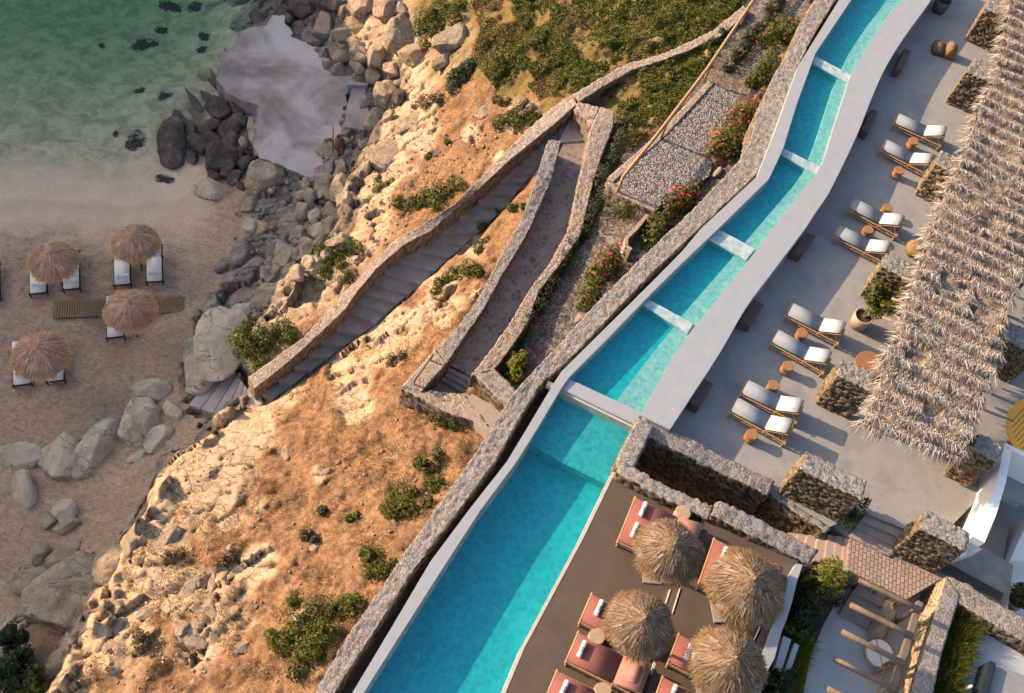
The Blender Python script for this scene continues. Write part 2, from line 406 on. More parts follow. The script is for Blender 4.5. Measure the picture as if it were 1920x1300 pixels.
leafy('shrub leaf', [(.045, .06, .008), (.08, .10, .012), (.14, .15, .018), (.21, .20, .025), (.07, .09, .012)])
leafy('dark leaf', [(.02, .04, .01), (.035, .06, .015), (.05, .08, .02), (.08, .11, .03)])
leafy('lime leaf', [(.12, .12, .015), (.18, .18, .02), (.26, .24, .03), (.34, .30, .05)])
leafy('grey leaf', [(.05, .06, .03), (.08, .09, .05), (.12, .13, .075), (.06, .08, .03)])
leafy('dry leaf', [(.10, .065, .03), (.16, .11, .05), (.24, .17, .07), (.11, .10, .03)])
leafy('dry grass', [(.30, .18, .06), (.42, .26, .09), (.36, .20, .07), (.50, .34, .14)], trans=.3)
leafy('weed leaf', [(.10, .08, .05), (.16, .125, .08), (.22, .17, .11)])
leafy('petal', [(.62, .05, .12), (.75, .10, .20), (.55, .03, .08), (.80, .22, .28)], trans=.2)
leafy('straw', [(.11, .065, .04), (.30, .195, .115), (.48, .33, .20), (.18, .11, .07), (.66, .48, .32)], .7, .1)
leafy('golden straw', [(.26, .155, .07), (.40, .25, .11), (.52, .34, .17), (.33, .20, .09)], .7, .25)
leafy('beach straw', [(.34, .15, .08), (.78, .44, .28), (.92, .56, .38), (.52, .26, .16), (.97, .68, .48)], .7, .1)
leafy('beach fringe', [(.66, .34, .15), (.86, .48, .23), (.95, .58, .30)], .7, .2)
leafy('palm thatch', [(.22, .17, .14), (.50, .42, .35), (.70, .61, .52), (.36, .29, .24), (.86, .76, .66), (.54, .44, .35)], .75, .1)
plain('thatch mat', (.17, .135, .11), (.36, .29, .24), 8, .9, .8, 40, bd=.03)

# water
def water(name, tint, bscale, bstr, ior=1.33):
    m = bpy.data.materials.new(name); m.use_nodes = True; t = m.node_tree; t.nodes.clear(); MAT[name] = m
    o = t.nodes.new('ShaderNodeOutputMaterial'); tr = t.nodes.new('ShaderNodeBsdfTransparent'); tr.inputs[0].default_value = (*tint, 1)
    gl = t.nodes.new('ShaderNodeBsdfGlossy'); gl.inputs['Roughness'].default_value = .06; bp0 = t.nodes.new('ShaderNodeNewGeometry'); dt = t.nodes.new('ShaderNodeVectorMath'); dt.operation = 'DOT_PRODUCT'
    t.links.new(bp0.outputs['Incoming'], dt.inputs[1])
    fr = t.nodes.new('ShaderNodeMath'); fr.operation = 'MULTIPLY_ADD'; fr.inputs[1].default_value = .75; fr.inputs[2].default_value = .02
    pw = t.nodes.new('ShaderNodeMath'); pw.operation = 'POWER'; pw.inputs[1].default_value = 5; om = t.nodes.new('ShaderNodeMath'); om.operation = 'SUBTRACT'; om.inputs[0].default_value = 1; om.use_clamp = True
    ab = t.nodes.new('ShaderNodeMath'); ab.operation = 'ABSOLUTE'; t.links.new(dt.outputs['Value'], ab.inputs[0]); t.links.new(ab.outputs[0], om.inputs[1]); t.links.new(om.outputs[0], pw.inputs[0]); t.links.new(pw.outputs[0], fr.inputs[0])
    mx = t.nodes.new('ShaderNodeMixShader'); v = coords(t); bp = t.nodes.new('ShaderNodeBump'); bp.inputs['Strength'].default_value = bstr; bp.inputs['Distance'].default_value = .05
    t.links.new(noise(t, v, bscale, 3, .6, .6), bp.inputs['Height'])
    for s in (gl.inputs['Normal'], dt.inputs[0]): t.links.new(bp.outputs[0], s)
    t.links.new(fr.outputs[0], mx.inputs[0]); t.links.new(tr.outputs[0], mx.inputs[1]); t.links.new(gl.outputs[0], mx.inputs[2]); t.links.new(mx.outputs[0], o.inputs[0])
    return m, t, o
m_, t_, o_ = water('pool water', (.93, 1, 1), 7, .8)
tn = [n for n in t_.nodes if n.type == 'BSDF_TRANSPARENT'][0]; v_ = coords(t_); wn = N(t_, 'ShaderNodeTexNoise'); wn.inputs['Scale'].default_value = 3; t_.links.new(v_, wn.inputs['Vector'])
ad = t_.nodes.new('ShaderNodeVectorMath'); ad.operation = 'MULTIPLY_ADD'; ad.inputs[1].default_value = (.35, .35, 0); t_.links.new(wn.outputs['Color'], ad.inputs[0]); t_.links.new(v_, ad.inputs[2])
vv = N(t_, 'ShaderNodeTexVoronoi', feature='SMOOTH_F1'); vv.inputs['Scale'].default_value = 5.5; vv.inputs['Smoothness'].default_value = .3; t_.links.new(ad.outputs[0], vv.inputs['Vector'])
t_.links.new(ramp(t_, vv.outputs['Distance'], [(.12, (.66, .80, .82)), (.50, (.86, .94, .95)), (.72, (1, 1, 1))]).outputs[0], tn.inputs[0])  # uneven transmission tint stands in for caustic light on the pool floor
m_, t_, o_ = water('sea water', (1, 1, 1), 2.2, .5)
va = t_.nodes.new('ShaderNodeVolumeAbsorption'); va.inputs[0].default_value = (.52, .80, .68, 1); va.inputs[1].default_value = .46
t_.links.new(va.outputs[0], o_.inputs[1])
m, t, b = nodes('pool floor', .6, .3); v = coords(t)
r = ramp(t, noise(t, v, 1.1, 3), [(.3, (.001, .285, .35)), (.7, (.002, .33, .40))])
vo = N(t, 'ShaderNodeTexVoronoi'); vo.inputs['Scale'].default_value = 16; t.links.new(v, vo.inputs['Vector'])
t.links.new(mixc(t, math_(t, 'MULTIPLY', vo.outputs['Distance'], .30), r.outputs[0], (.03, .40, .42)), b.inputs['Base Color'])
m, t, b = nodes('pool ledge', .6, .3); v = coords(t)
t.links.new(ramp(t, noise(t, v, 9, 4), [(.3, (.13, .38, .38)), (.7, (.22, .47, .45))]).outputs[0], b.inputs['Base Color'])
m, t, b = nodes('pool shelf', .6, .3); v = coords(t)
t.links.new(ramp(t, noise(t, v, 6, 4), [(.3, (.015, .30, .335)), (.7, (.03, .36, .39))]).outputs[0], b.inputs['Base Color'])

# cobbles
m, t, b = nodes('cobble paving', .85, .2); v = coords(t)
sp = t.nodes.new('ShaderNodeTexBrick'); sp.inputs['Scale'].default_value = 1; sp.inputs['Mortar Size'].default_value = .014; sp.inputs['Brick Width'].default_value = .21; sp.inputs['Row Height'].default_value = .125
sp.inputs['Color1'].default_value = (.38, .285, .235, 1); sp.inputs['Color2'].default_value = (.29, .215, .18, 1); sp.inputs['Mortar'].default_value = (.13, .10, .085, 1); sp.inputs['Mortar Smooth'].default_value = .3
mp = t.nodes.new('ShaderNodeMapping'); mp.inputs['Rotation'].default_value = (0, 0, math.radians(90)); nz = N(t, 'ShaderNodeTexNoise'); nz.inputs['Scale'].default_value = 2; t.links.new(v, nz.inputs['Vector'])
va2 = t.nodes.new('ShaderNodeVectorMath'); va2.operation = 'MULTIPLY_ADD'; va2.inputs[1].default_value = (.05, .05, 0)
t.links.new(nz.outputs['Color'], va2.inputs[0]); t.links.new(v, va2.inputs[2]); t.links.new(va2.outputs[0], mp.inputs[0]); t.links.new(mp.outputs[0], sp.inputs[0])
t.links.new(sp.outputs['Color'], b.inputs['Base Color']); bump(t, b, math_(t, 'SUBTRACT', 1.0, sp.outputs['Fac']), .8, .03)

# crazy paving of the ramp
m, t, b = nodes('crazy paving', .9, .2); v0 = coords(t); wv = t.nodes.new('ShaderNodeVectorMath'); wv.operation = 'MULTIPLY_ADD'; wv.inputs[1].default_value = (.22, .22, .22); nn = N(t, 'ShaderNodeTexNoise'); nn.inputs['Scale'].default_value = 3; t.links.new(v0, nn.inputs['Vector']); t.links.new(nn.outputs['Color'], wv.inputs[0]); t.links.new(v0, wv.inputs[2]); v = wv.outputs[0]
vo = N(t, 'ShaderNodeTexVoronoi', feature='DISTANCE_TO_EDGE'); vo.inputs['Scale'].default_value = 4.6
vc = N(t, 'ShaderNodeTexVoronoi'); vc.inputs['Scale'].default_value = 4.6; t.links.new(v, vo.inputs['Vector']); t.links.new(v, vc.inputs['Vector'])
cc = ramp(t, vc.outputs['Color'], [(.2, (.15, .115, .095)), (.6, (.24, .19, .165)), (.9, (.28, .23, .205))]).outputs[0]
t.links.new(mixc(t, ramp(t, vo.outputs[0], [(.05, (.8, .8, .8)), (.22, (0, 0, 0))]).outputs[0], cc, (.26, .225, .21)), b.inputs['Base Color'])
bump(t, b, noise(t, v, 20, 4), .5, .02)

# gravel
def gravel(name, a, b_, c, sc=22):
    m, t, b = nodes(name, .95, .15); v = coords(t); vo = N(t, 'ShaderNodeTexVoronoi'); vo.inputs['Scale'].default_value = sc; t.links.new(v, vo.inputs['Vector'])
    s = t.nodes.new('ShaderNodeSeparateColor'); t.links.new(vo.outputs['Color'], s.inputs[0])
    cc = ramp(t, s.outputs[0], [(.1, a), (.5, b_), (.9, c)]).outputs[0]
    t.links.new(cc, b.inputs['Base Color']); bump(t, b, math_(t, 'SUBTRACT', 1., vo.outputs['Distance']), .9, .04); return m
gravel('grey gravel', (.08, .07, .07), (.18, .165, .16), (.32, .295, .285), 15)

# terrain: soil, cream rock, grey rock, sand, gravel by vertex mask
m, t, b = nodes('hillside', .95, .12); v = coords(t)
A = N(t, 'ShaderNodeAttribute', attribute_name='mask'); sc_ = t.nodes.new('ShaderNodeSeparateColor'); t.links.new(A.outputs['Color'], sc_.inputs[0])
A2 = N(t, 'ShaderNodeAttribute', attribute_name='mask2'); sc2 = t.nodes.new('ShaderNodeSeparateColor'); t.links.new(A2.outputs['Color'], sc2.inputs[0])
rockm, greym, sandm = sc_.outputs[0], sc_.outputs[1], sc_.outputs[2]; gravm, grassm, crack_shade = sc2.outputs[0], sc2.outputs[1], sc2.outputs[2]
n1 = noise(t, v, .9, 7, .62); n2 = noise(t, v, 5, 6, .7); n3 = noise(t, v, 28, 4, .7); n4 = noise(t, v, 2.3, 5, .7, .5)
soil = ramp(t, n1, [(.30, (.13, .07, .035)), (.42, (.28, .15, .075)), (.52, (.36, .205, .105)), (.60, (.21, .115, .055)), (.72, (.46, .30, .175))]).outputs[0]
soil = mixc(t, ramp(t, n2, [(.44, (0, 0, 0)), (.64, (.9, .9, .9))]).outputs[0], soil, (.15, .075, .035))
soil = mixc(t, ramp(t, n3, [(.58, (0, 0, 0)), (.64, (.8, .8, .8))]).outputs[0], soil, (.56, .42, .28))
n5 = noise(t, v, 15, 5, .75)
soil = mixc(t, ramp(t, n5, [(.34, (.8, .8, .8)), (.46, (0, 0, 0))]).outputs[0], soil, (.09, .045, .025))
rock = ramp(t, n4, [(.28, (.36, .22, .12)), (.42, (.50, .345, .21)), (.55, (.62, .455, .30)), (.66, (.54, .38, .235)), (.8, (.50, .40, .31))]).outputs[0]
rock = mixc(t, ramp(t, n3, [(.35, (0, 0, 0)), (.8, (.4, .4, .4))]).outputs[0], rock, (.24, .15, .09))
wp = t.nodes.new('ShaderNodeVectorMath'); wp.operation = 'MULTIPLY_ADD'; wp.inputs[1].default_value = (.55, .55, .55); nw = N(t, 'ShaderNodeTexNoise'); nw.inputs['Scale'].default_value = 1.6; nw.inputs['Detail'].default_value = 5; t.links.new(v, nw.inputs['Vector'])
t.links.new(nw.outputs['Color'], wp.inputs[0]); t.links.new(v, wp.inputs[2]); cks = None
for sc__, wd__ in ((.8, .022), (2.4, .03)):
    ve = N(t, 'ShaderNodeTexVoronoi', feature='DISTANCE_TO_EDGE'); ve.inputs['Scale'].default_value = sc__; mpp = t.nodes.new('ShaderNodeMapping'); mpp.inputs['Rotation'].default_value = (0, 0, .6); mpp.inputs['Scale'].default_value = (.7, 1.5, 1)
    t.links.new(wp.outputs[0], mpp.inputs[0]); t.links.new(mpp.outputs[0], ve.inputs['Vector']); ce_ = ramp(t, ve.outputs['Distance'], [(0, (1, 1, 1)), (wd__, (0, 0, 0))]).outputs[0]; cks = ce_ if cks is None else math_(t, 'MAXIMUM', cks, math_(t, 'MULTIPLY', ce_, .35))
cks = math_(t, 'MULTIPLY', cks, ramp(t, n1, [(.40, (.15, .15, .15)), (.55, (.95, .95, .95))]).outputs[0])
rock = mixc(t, math_(t, 'MULTIPLY', cks, .55), rock, (.17, .095, .05))
grey = ramp(t, n4, [(.28, (.18, .135, .095)), (.5, (.36, .285, .215)), (.75, (.52, .43, .335))]).outputs[0]
grey = mixc(t, ramp(t, n3, [(.35, (0, 0, 0)), (.8, (.5, .5, .5))]).outputs[0], grey, (.10, .08, .07))
sand = ramp(t, n1, [(.3, (.56, .385, .27)), (.7, (.70, .49, .35))]).outputs[0]
gp_ = t.nodes.new('ShaderNodeNewGeometry'); sz = t.nodes.new('ShaderNodeSeparateXYZ'); t.links.new(gp_.outputs['Position'], sz.inputs[0])
dry = ramp(t, math_(t, 'MULTIPLY_ADD', sz.outputs['Z'], 2.2), [(.28, (0, 0, 0)), (.75, (1, 1, 1))]); dry.inputs[0].links[0].from_node.inputs[2].default_value = 27.4
sand = mixc(t, dry.outputs[0], ramp(t, n1, [(.3, (.78, .52, .35)), (.7, (.90, .64, .44))]).outputs[0], ramp(t, n1, [(.3, (.53, .335, .205)), (.7, (.65, .43, .275))]).outputs[0])
wet = ramp(t, math_(t, 'MULTIPLY_ADD', sz.outputs['Z'], 4.0), [(.30, (0, 0, 0)), (.42, (.28, .28, .28)), (.60, (.22, .22, .22)), (.9, (0, 0, 0))]); wet.inputs[0].links[0].from_node.inputs[2].default_value = 50.05
sand = mixc(t, wet.outputs[0], sand, (.36, .25, .17))
bedm = ramp(t, math_(t, 'MULTIPLY_ADD', sz.outputs['Z'], -1.0), [(.55, (0, 0, 0)), (.85, (1, 1, 1))]); bedm.inputs[0].links[0].from_node.inputs[2].default_value = -12.0
sand = mixc(t, math_(t, 'MULTIPLY', bedm.outputs[0], ramp(t, noise(t, v, 1.1, 7, .72, .5), [(.42, (0, 0, 0)), (.60, (.75, .75, .75))]).outputs[0]), sand, (.33, .27, .17))
pit = math_(t, 'MULTIPLY', dry.outputs[0], ramp(t, noise(t, coords(t, (1, 1.5, 1)), 5.5, 4, .6, .8), [(.43, (0, 0, 0)), (.62, (.6, .6, .6))]).outputs[0])  # darker mottling: shade of footprint hollows put into the sand colour
sand = mixc(t, pit, sand, (.24, .165, .115))
sand = mixc(t, ramp(t, n3, [(.42, (0, 0, 0)), (.75, (.6, .6, .6))]).outputs[0], sand, (.26, .18, .125))
vg = N(t, 'ShaderNodeTexVoronoi'); vg.inputs['Scale'].default_value = 14; t.links.new(v, vg.inputs['Vector']); sg = t.nodes.new('ShaderNodeSeparateColor'); t.links.new(vg.outputs['Color'], sg.inputs[0])
grv = ramp(t, sg.outputs[0], [(.1, (.08, .065, .06)), (.5, (.16, .135, .12)), (.9, (.30, .26, .235))]).outputs[0]
grv = mixc(t, ramp(t, n4, [(.45, (0, 0, 0)), (.62, (.8, .8, .8))]).outputs[0], grv, (.12, .075, .045))
gras = ramp(t, n2, [(.35, (.10, .08, .025)), (.5, (.17, .13, .04)), (.62, (.22, .16, .05)), (.75, (.24, .14, .065))]).outputs[0]
c = mixc(t, grassm, soil, gras); c = mixc(t, rockm, c, rock); c = mixc(t, sandm, c, sand); c = mixc(t, greym, c, grey); c = mixc(t, gravm, c, grv); c = mixc(t, math_(t, 'MULTIPLY', cks, greym), c, (.07, .05, .035))
c = mixc(t, crack_shade, c, (.07, .045, .03))
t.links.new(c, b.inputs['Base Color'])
bp = bump(t, b, math_(t, 'SUBTRACT', noise(t, v, 6, 8, .72), math_(t, 'MULTIPLY', cks, math_(t, 'MULTIPLY', math_(t, 'MAXIMUM', rockm, greym), .5))), .9, .11)
bump(t, b, noise(t, v, 38, 4, .7), .6, .025, bp)
plain('sunlit cushion', (.50, .49, .48), (.56, .55, .54), 6, .95, .25, 120, bd=.004)  # lighter copy of the grey cushion: sun on the backrests put into the colour

# ------------------------------------------------------------------ terrain
def W(pts):
    return np.array([[*at(*p[:2], p[2])] for p in pts])

EDGE = [(900, -260, -9.8), (760, -120, -10.0), (640, -70, -10.2), (652, 0, -10.3), (640, 55, -10.5), (668, 90, -10.3), (745, 118, -9.8), (768, 168, -9.5), (738, 205, -9.3), (716, 230, -9.1),
        (705, 262, -9.0), (692, 325, -8.9), (672, 362, -8.8), (664, 405, -8.7), (648, 455, -8.7), (600, 492, -8.8), (562, 532, -9.0), (525, 575, -9.2), (498, 605, -9.4), (478, 650, -9.6),
        (470, 715, -9.9), (478, 752, -10.0), (438, 778, -9.7), (400, 835, -9.2), (345, 848, -8.7), (322, 900, -8.4), (283, 962, -8.2), (240, 1035, -8.0), (212, 1095, -8.1), (196, 1160, -8.3),
        (165, 1230, -8.5), (120, 1295, -8.7), (60, 1370, -8.8), (-60, 1480, -8.8)]
edgeW = W(EDGE)
UP = [(1100, 520, -4.1), (1180, 440, -3.45), (1060, 570, -4.3), (1000, 650, -4.7), (960, 700, -4.9), (1300, 300, -2.9), (1360, 200, -2.7), (1420, 110, -2.6), (1520, -40, -2.4), (1230, 380, -3.3),
      (1200, 200, -3.3), (1100, 140, -4.0), (1000, 110, -5.0), (930, 60, -5.8), (1300, 0, -3.0), (1150, 20, -4.2), (880, 170, -6.4), (800, 30, -8.0), (780, 140, -8.8), (850, 110, -6.9),
      (1010, 220, -5.0), (920, 240, -6.0), (830, 260, -7.2), (760, 290, -8.0), (860, 330, -6.5), (780, 370, -7.3), (700, 420, -8.2), (720, 300, -8.6), (760, 215, -8.8),
      (640, 520, -8.5), (560, 600, -9.1), (690, 480, -7.9), (980, 330, -5.0), (900, 440, -5.8), (820, 510, -6.5), (740, 590, -7.3), (660, 660, -8.0), (580, 720, -8.8), (520, 750, -9.4),
      (900, 520, -5.3), (820, 590, -5.9), (850, 600, -5.6), (760, 680, -6.6), (700, 740, -7.1), (600, 800, -7.8), (500, 800, -8.7), (740, 740, -6.3), (780, 800, -5.9), (860, 830, -5.6), (900, 790, -5.4), (930, 800, -5.3),
      (640, 880, -6.8), (760, 880, -5.6), (520, 890, -7.7), (430, 850, -8.4), (400, 930, -8.1), (330, 1000, -7.9), (450, 1030, -7.2), (580, 1000, -6.5), (700, 980, -5.5), (790, 960, -4.8),
      (640, 1100, -5.7), (700, 1090, -5.0), (520, 1120, -6.4), (400, 1120, -7.1), (300, 1120, -7.6), (250, 1200, -7.8), (350, 1230, -7.2), (480, 1240, -6.4), (590, 1240, -5.4), (200, 1290, -8.1), (600, 1340, -5.2), (400, 1360, -6.8),
      (1050, 330, -4.2), (1040, 420, -4.3), (950, 560, -4.9), (860, 700, -5.1), (1130, 260, -3.7), (1090, 240, -4.0)]
LO = [(0, 600, -12), (150, 600, -12), (300, 600, -11.95), (0, 450, -12.2), (150, 440, -12.22), (300, 420, -12.25), (370, 400, -12.28), (200, 400, -12.36), (0, 390, -12.38), (100, 370, -12.46), (200, 370, -12.48), (300, 370, -12.48), (350, 350, -12.5), (0, 340, -12.56), (150, 320, -12.66), (300, 320, -12.64),
      (0, 250, -13.1), (200, 250, -13.2), (300, 200, -13.2), (0, 100, -14.2), (200, 100, -14.4), (350, 60, -14.2), (430, 20, -13.6), (420, 100, -13.4), (0, -100, -15.0), (250, -100, -15.0), (450, -80, -14),
      (-200, 300, -13.8), (-200, 700, -12.1), (-300, 0, -15.2), (-200, 1200, -11.7), (350, 250, -12.7), (400, 300, -12.3), (450, 350, -12.0), (480, 250, -12.2), (520, 300, -12.0), (600, 330, -11.5), (650, 290, -11.2), (680, 230, -11.2),
      (500, 30, -12.3), (560, 10, -11.8), (600, 60, -11.6), (640, 110, -11.6), (520, 120, -12.3), (700, 140, -11.2), (740, 170, -10.6),
      (460, 380, -11.9), (540, 350, -11.5), (600, 390, -11.0), (640, 380, -10.5), (560, 430, -11.2), (480, 440, -11.8), (620, 440, -10.2), (520, 480, -11.4), (570, 490, -10.8), (440, 520, -11.85), (540, 530, -10.6),
      (480, 570, -10.9), (420, 590, -11.1), (380, 620, -11.3), (350, 660, -11.6), (330, 720, -11.7), (400, 660, -10.7), (440, 640, -10.3), (430, 700, -10.5), (380, 720, -11.1), (300, 700, -11.9), (440, 750, -10.4), (370, 760, -11.2), (400, 790, -10.9),
      (200, 800, -11.8), (80, 800, -11.85), (300, 820, -11.3), (340, 800, -11.1), (250, 900, -11.1), (150, 920, -11.5), (50, 1000, -11.6), (200, 980, -11.2), (230, 1000, -10.9), (150, 1060, -11.2), (50, 1150, -11.4), (150, 1180, -11.0), (180, 1130, -10.6),
      (60, 1260, -11.0), (140, 1230, -10.6), (0, 1350, -11.0), (-100, 1400, -11.2), (380, 820, -10.6)]

def tps(P):
    X, z = P[:, :2], P[:, 2]; n = len(X); d = np.sqrt(((X[:, None] - X[None]) ** 2).sum(2)); K = np.where(d > 0, d * d * np.log(d + 1e-9), 0) + np.eye(n) * 1.2
    A = np.zeros((n + 3, n + 3)); A[:n, :n] = K; A[:n, n] = 1; A[:n, n + 1:] = X; A[n, :n] = 1; A[n + 1:, :n] = X.T
    return X, np.linalg.solve(A, np.concatenate([z, [0, 0, 0]]))
_UX, _UW = tps(np.vstack([W(UP), edgeW[1:-1]])); _LX, _LW = tps(W(LO))
def rbf(X, Wt, P):
    out = np.empty(len(P))
    for s in range(0, len(P), 20000):
        p = P[s:s + 20000]; d = np.sqrt(((p[:, None] - X[None]) ** 2).sum(2)) + 1e-9
        out[s:s + 20000] = (d * d * np.log(d)) @ Wt[:-3] + Wt[-3] + p @ Wt[-2:]
    return out

def inpoly(P, poly):
    x, y = P[:, 0], P[:, 1]; c = np.zeros(len(P), bool); n = len(poly)
    for i in range(n):
        (x0, y0), (x1, y1) = poly[i][:2], poly[(i + 1) % n][:2]
        if y0 == y1: continue
        c ^= ((y0 > y) != (y1 > y)) & (x < (x1 - x0) * (y - y0) / (y1 - y0) + x0)
    return c

def segdist(P, L, closed=False):
    """distance to polyline L (n,2+), the parameter along it and the interpolated z"""
    best = np.full(len(P), 1e9); zz = np.zeros(len(P)); ww = np.zeros(len(P)); side = np.zeros(len(P))
    L = np.asarray(L)
    for i in range(len(L) - 1):
        a, b = L[i], L[i + 1]; ab = b[:2] - a[:2]; t = np.clip(((P - a[:2]) @ ab) / (ab @ ab), 0, 1)
        q = a[:2] + t[:, None] * ab; d = np.hypot(*(P - q).T); m = d < best
        best = np.where(m, d, best)
        if L.shape[1] > 2: zz = np.where(m, a[2] + t * (b[2] - a[2]), zz)
        if L.shape[1] > 3: ww = np.where(m, a[3] + t * (b[3] - a[3]), ww)
    return best, zz, ww

CLIFF = np.vstack([edgeW[:, :2], [[60, -40], [60, 120], [20, 120]]])

# stair wall / steps / ramp outlines (pixels)
SW_L = [(1074, 176), (1033, 203), (990, 243), (950, 283), (907, 327), (853, 383), (780, 430), (747, 446), (703, 483), (670, 526), (640, 552), (573, 630), (513, 673), (465, 708)]
SW_R = [(1082, 196), (1043, 230), (1002, 263), (960, 297), (917, 337), (880, 372), (807, 434), (757, 460), (707, 503), (673, 543), (648, 580), (587, 638), (533, 686), (477, 730)]
ST_R = [(1104, 243), (1053, 269), (1030, 290), (1007, 307), (980, 337), (940, 387), (890, 433), (837, 480), (783, 530), (740, 566), (700, 603), (640, 645), (580, 690), (507, 745)]
SW_Z = [-3.3, -3.6, -3.95, -4.3, -4.7, -5.2, -5.75, -6.0, -6.45, -6.9, -7.2, -7.95, -8.5, -9.1]
ST_Z = [z - .75 for z in SW_Z]
RA_L = [(1060, 262), (1047, 290), (1037, 330), (1013, 393), (993, 430), (987, 443), (940, 520), (907, 580), (870, 633), (838, 682)]
RA_R = [(1105, 240), (1097, 290), (1083, 350), (1072, 405), (1067, 430), (1060, 440), (1033, 490), (993, 543), (960, 600), (883, 706)]
RA_Z = [-4.1, -4.2, -4.3, -4.45, -4.55, -4.6, -4.75, -4.9, -5.05, -5.3]

def strip(Lp, Rp, Z):
    out = []
    for l, r, z in zip(Lp, Rp, Z):
        a, b = at(*l, z), at(*r, z); out.append([(a.x + b.x) / 2, (a.y + b.y) / 2, z, (a - b).length / 2])
    return np.array(out)
STR1 = strip(SW_R, ST_R, ST_Z); STR2 = strip(RA_L, RA_R, RA_Z)
POOLWALL_L = [(1558, -60), (1528, 0), (1500, 45), (1482, 90), (1455, 135), (1418, 213), (1408, 262), (1385, 303), (1358, 333), (1290, 402), (1250, 440), (1200, 487), (1110, 578), (1040, 655), (973, 726), (953, 752), (920, 805), (883, 863), (807, 969), (763, 1030), (720, 1096), (650, 1196), (600, 1282), (570, 1340)]
POOLWALL_R = [(1600, -60), (1567, 0), (1530, 58), (1512, 92), (1487, 145), (1465, 213), (1450, 268), (1425, 318), (1413, 333), (1350, 392), (1280, 458), (1230, 505), (1140, 598), (1080, 662), (1013, 722), (990, 757), (960, 810), (930, 863), (853, 966), (810, 1025), (773, 1073), (707, 1176), (640, 1279), (606, 1340)]
def pw_z(i, n): return .55 - .3 * sstep(13, 17, i)
PW_Z = [float(pw_z(i, 0)) for i in range(len(POOLWALL_L))]
_pwc = [at(r[0], r[1], z) for r, z in zip(POOLWALL_R, PW_Z)]
BUILT = [(p.x, p.y) for p in _pwc] + [(0, -30), (90, -30), (90, 130), (30, 130)]
YARD = [(828, 662), (882, 706), (868, 745), (800, 735), (765, 728)]

ROCKB = [(395, 890, 100), (345, 940, 80), (455, 815, 60), (300, 1040, 70), (720, 260, 70), (300, 1000, 50), (290, 1090, 60), (240, 1140, 45), (345, 1110, 60), (395, 1150, 70), (450, 1090, 50), (370, 1200, 60), (500, 1060, 40), (760, 220, 60), (720, 270, 45), (790, 250, 45), (700, 330, 40),
         (690, 380, 40), (840, 90, 60), (860, 60, 50), (720, 60, 90), (770, 100, 70), (700, 0, 80), (780, 180, 40), (640, 470, 30), (560, 560, 35), (500, 640, 40), (700, 640, 60), (760, 620, 50), (830, 570, 60), (650, 700, 50), (540, 730, 40),
         (450, 820, 45), (480, 790, 40), (900, 560, 30), (880, 460, 45), (600, 900, 25), (660, 760, 40), (220, 1230, 35), (980, 220, 40), (940, 300, 20), (990, 310, 30), (330, 880, 40), (690, 620, 40), (560, 1160, 25), (880, 250, 25)]
GREYP = [(430, 310), (560, 330), (640, 260), (720, 190), (760, 90), (640, -60), (420, -60), (470, 60), (480, 250), (430, 300)]
GREYP2 = [(350, 620), (420, 570), (452, 520), (490, 470), (455, 430), (460, 360), (540, 320), (640, 300), (720, 250), (720, 400), (640, 520), (520, 600), (470, 700), (430, 760), (370, 760), (325, 720)]
GRAVP = [(1160, 330), (1420, 180), (1520, 0), (1600, -60), (1420, -60), (1370, 40), (1260, 230), (1140, 300), (1120, 400), (1080, 480), (1000, 620), (940, 700), (975, 720), (1200, 520), (1440, 300)]
GRASSB = [(900, 60, 110), (1000, 60, 130), (1130, 60, 130), (1250, 30, 110), (1060, 150, 80), (960, 130, 70), (1180, 190, 90), (1250, 150, 70), (1340, 20, 60), (820, 30, 60), (1190, 260, 40)]

F0, F1 = at(352, 760, -11).x, at(490, 740, -10).x
def base_height(P):
    P = np.asarray(P, float); U = rbf(_UX, _UW, P); L = rbf(_LX, _LW, P)
    d, _, _ = segdist(P, edgeW[:, :2]); ins = inpoly(P, CLIFF); sd = np.where(ins, d, -d)
    wob = .35 * fbm(np.c_[P * .8, np.zeros(len(P))], 3, 5)
    m = sstep(-1.5, .05, sd + wob * (sd < 0))
    far = sstep(45, 90, np.hypot(P[:, 0], P[:, 1] - 22))
    U = U * (1 - far) + (-5) * far; L = np.clip(L, -16, -9); L = L * (1 - far) + (-15.5) * far
    z = L + (U - L) * m
    for s, lower in ((STR1, .28), (STR2, .4)):
        dd, zz, ww = segdist(P, s); k = 1 - sstep(ww - .02, ww + (.4 if lower < .3 else .16), dd)
        z = z * (1 - k) + (zz - lower) * k
    fan = [tuple(at(*p, -10.6))[:2] for p in [(490, 722), (498, 760), (430, 792), (345, 762), (425, 660)]]; i2 = inpoly(P, fan); fz = np.interp(P[:, 0], [F0, F1], [-11.9, -10.4]); z = np.where(i2, np.minimum(z, fz), z)
    yp = [tuple(at(*p, -5.7))[:2] for p in YARD]; iy = inpoly(P, yp); z = np.where(iy, np.minimum(z, -6.1), z)
    b = inpoly(P, BUILT); z = np.where(b, np.minimum(z, -4.6), z)
    return z, sd, b, m

_ZS = np.linspace(0, -16, 1100)
def ground_z(px, py):
    A = np.array([[*at(px, py, 0)], [*at(px, py, -16)]]); t = (_ZS - 0) / -16.0
    P = A[0] + (A[1] - A[0]) * t[:, None]; z, *_ = base_height(P[:, :2]); k = np.argmax(P[:, 2] <= z)
    return float(P[k, 2])
def on_ground(px, py):
    z = ground_z(px, py); return at(px, py, z)

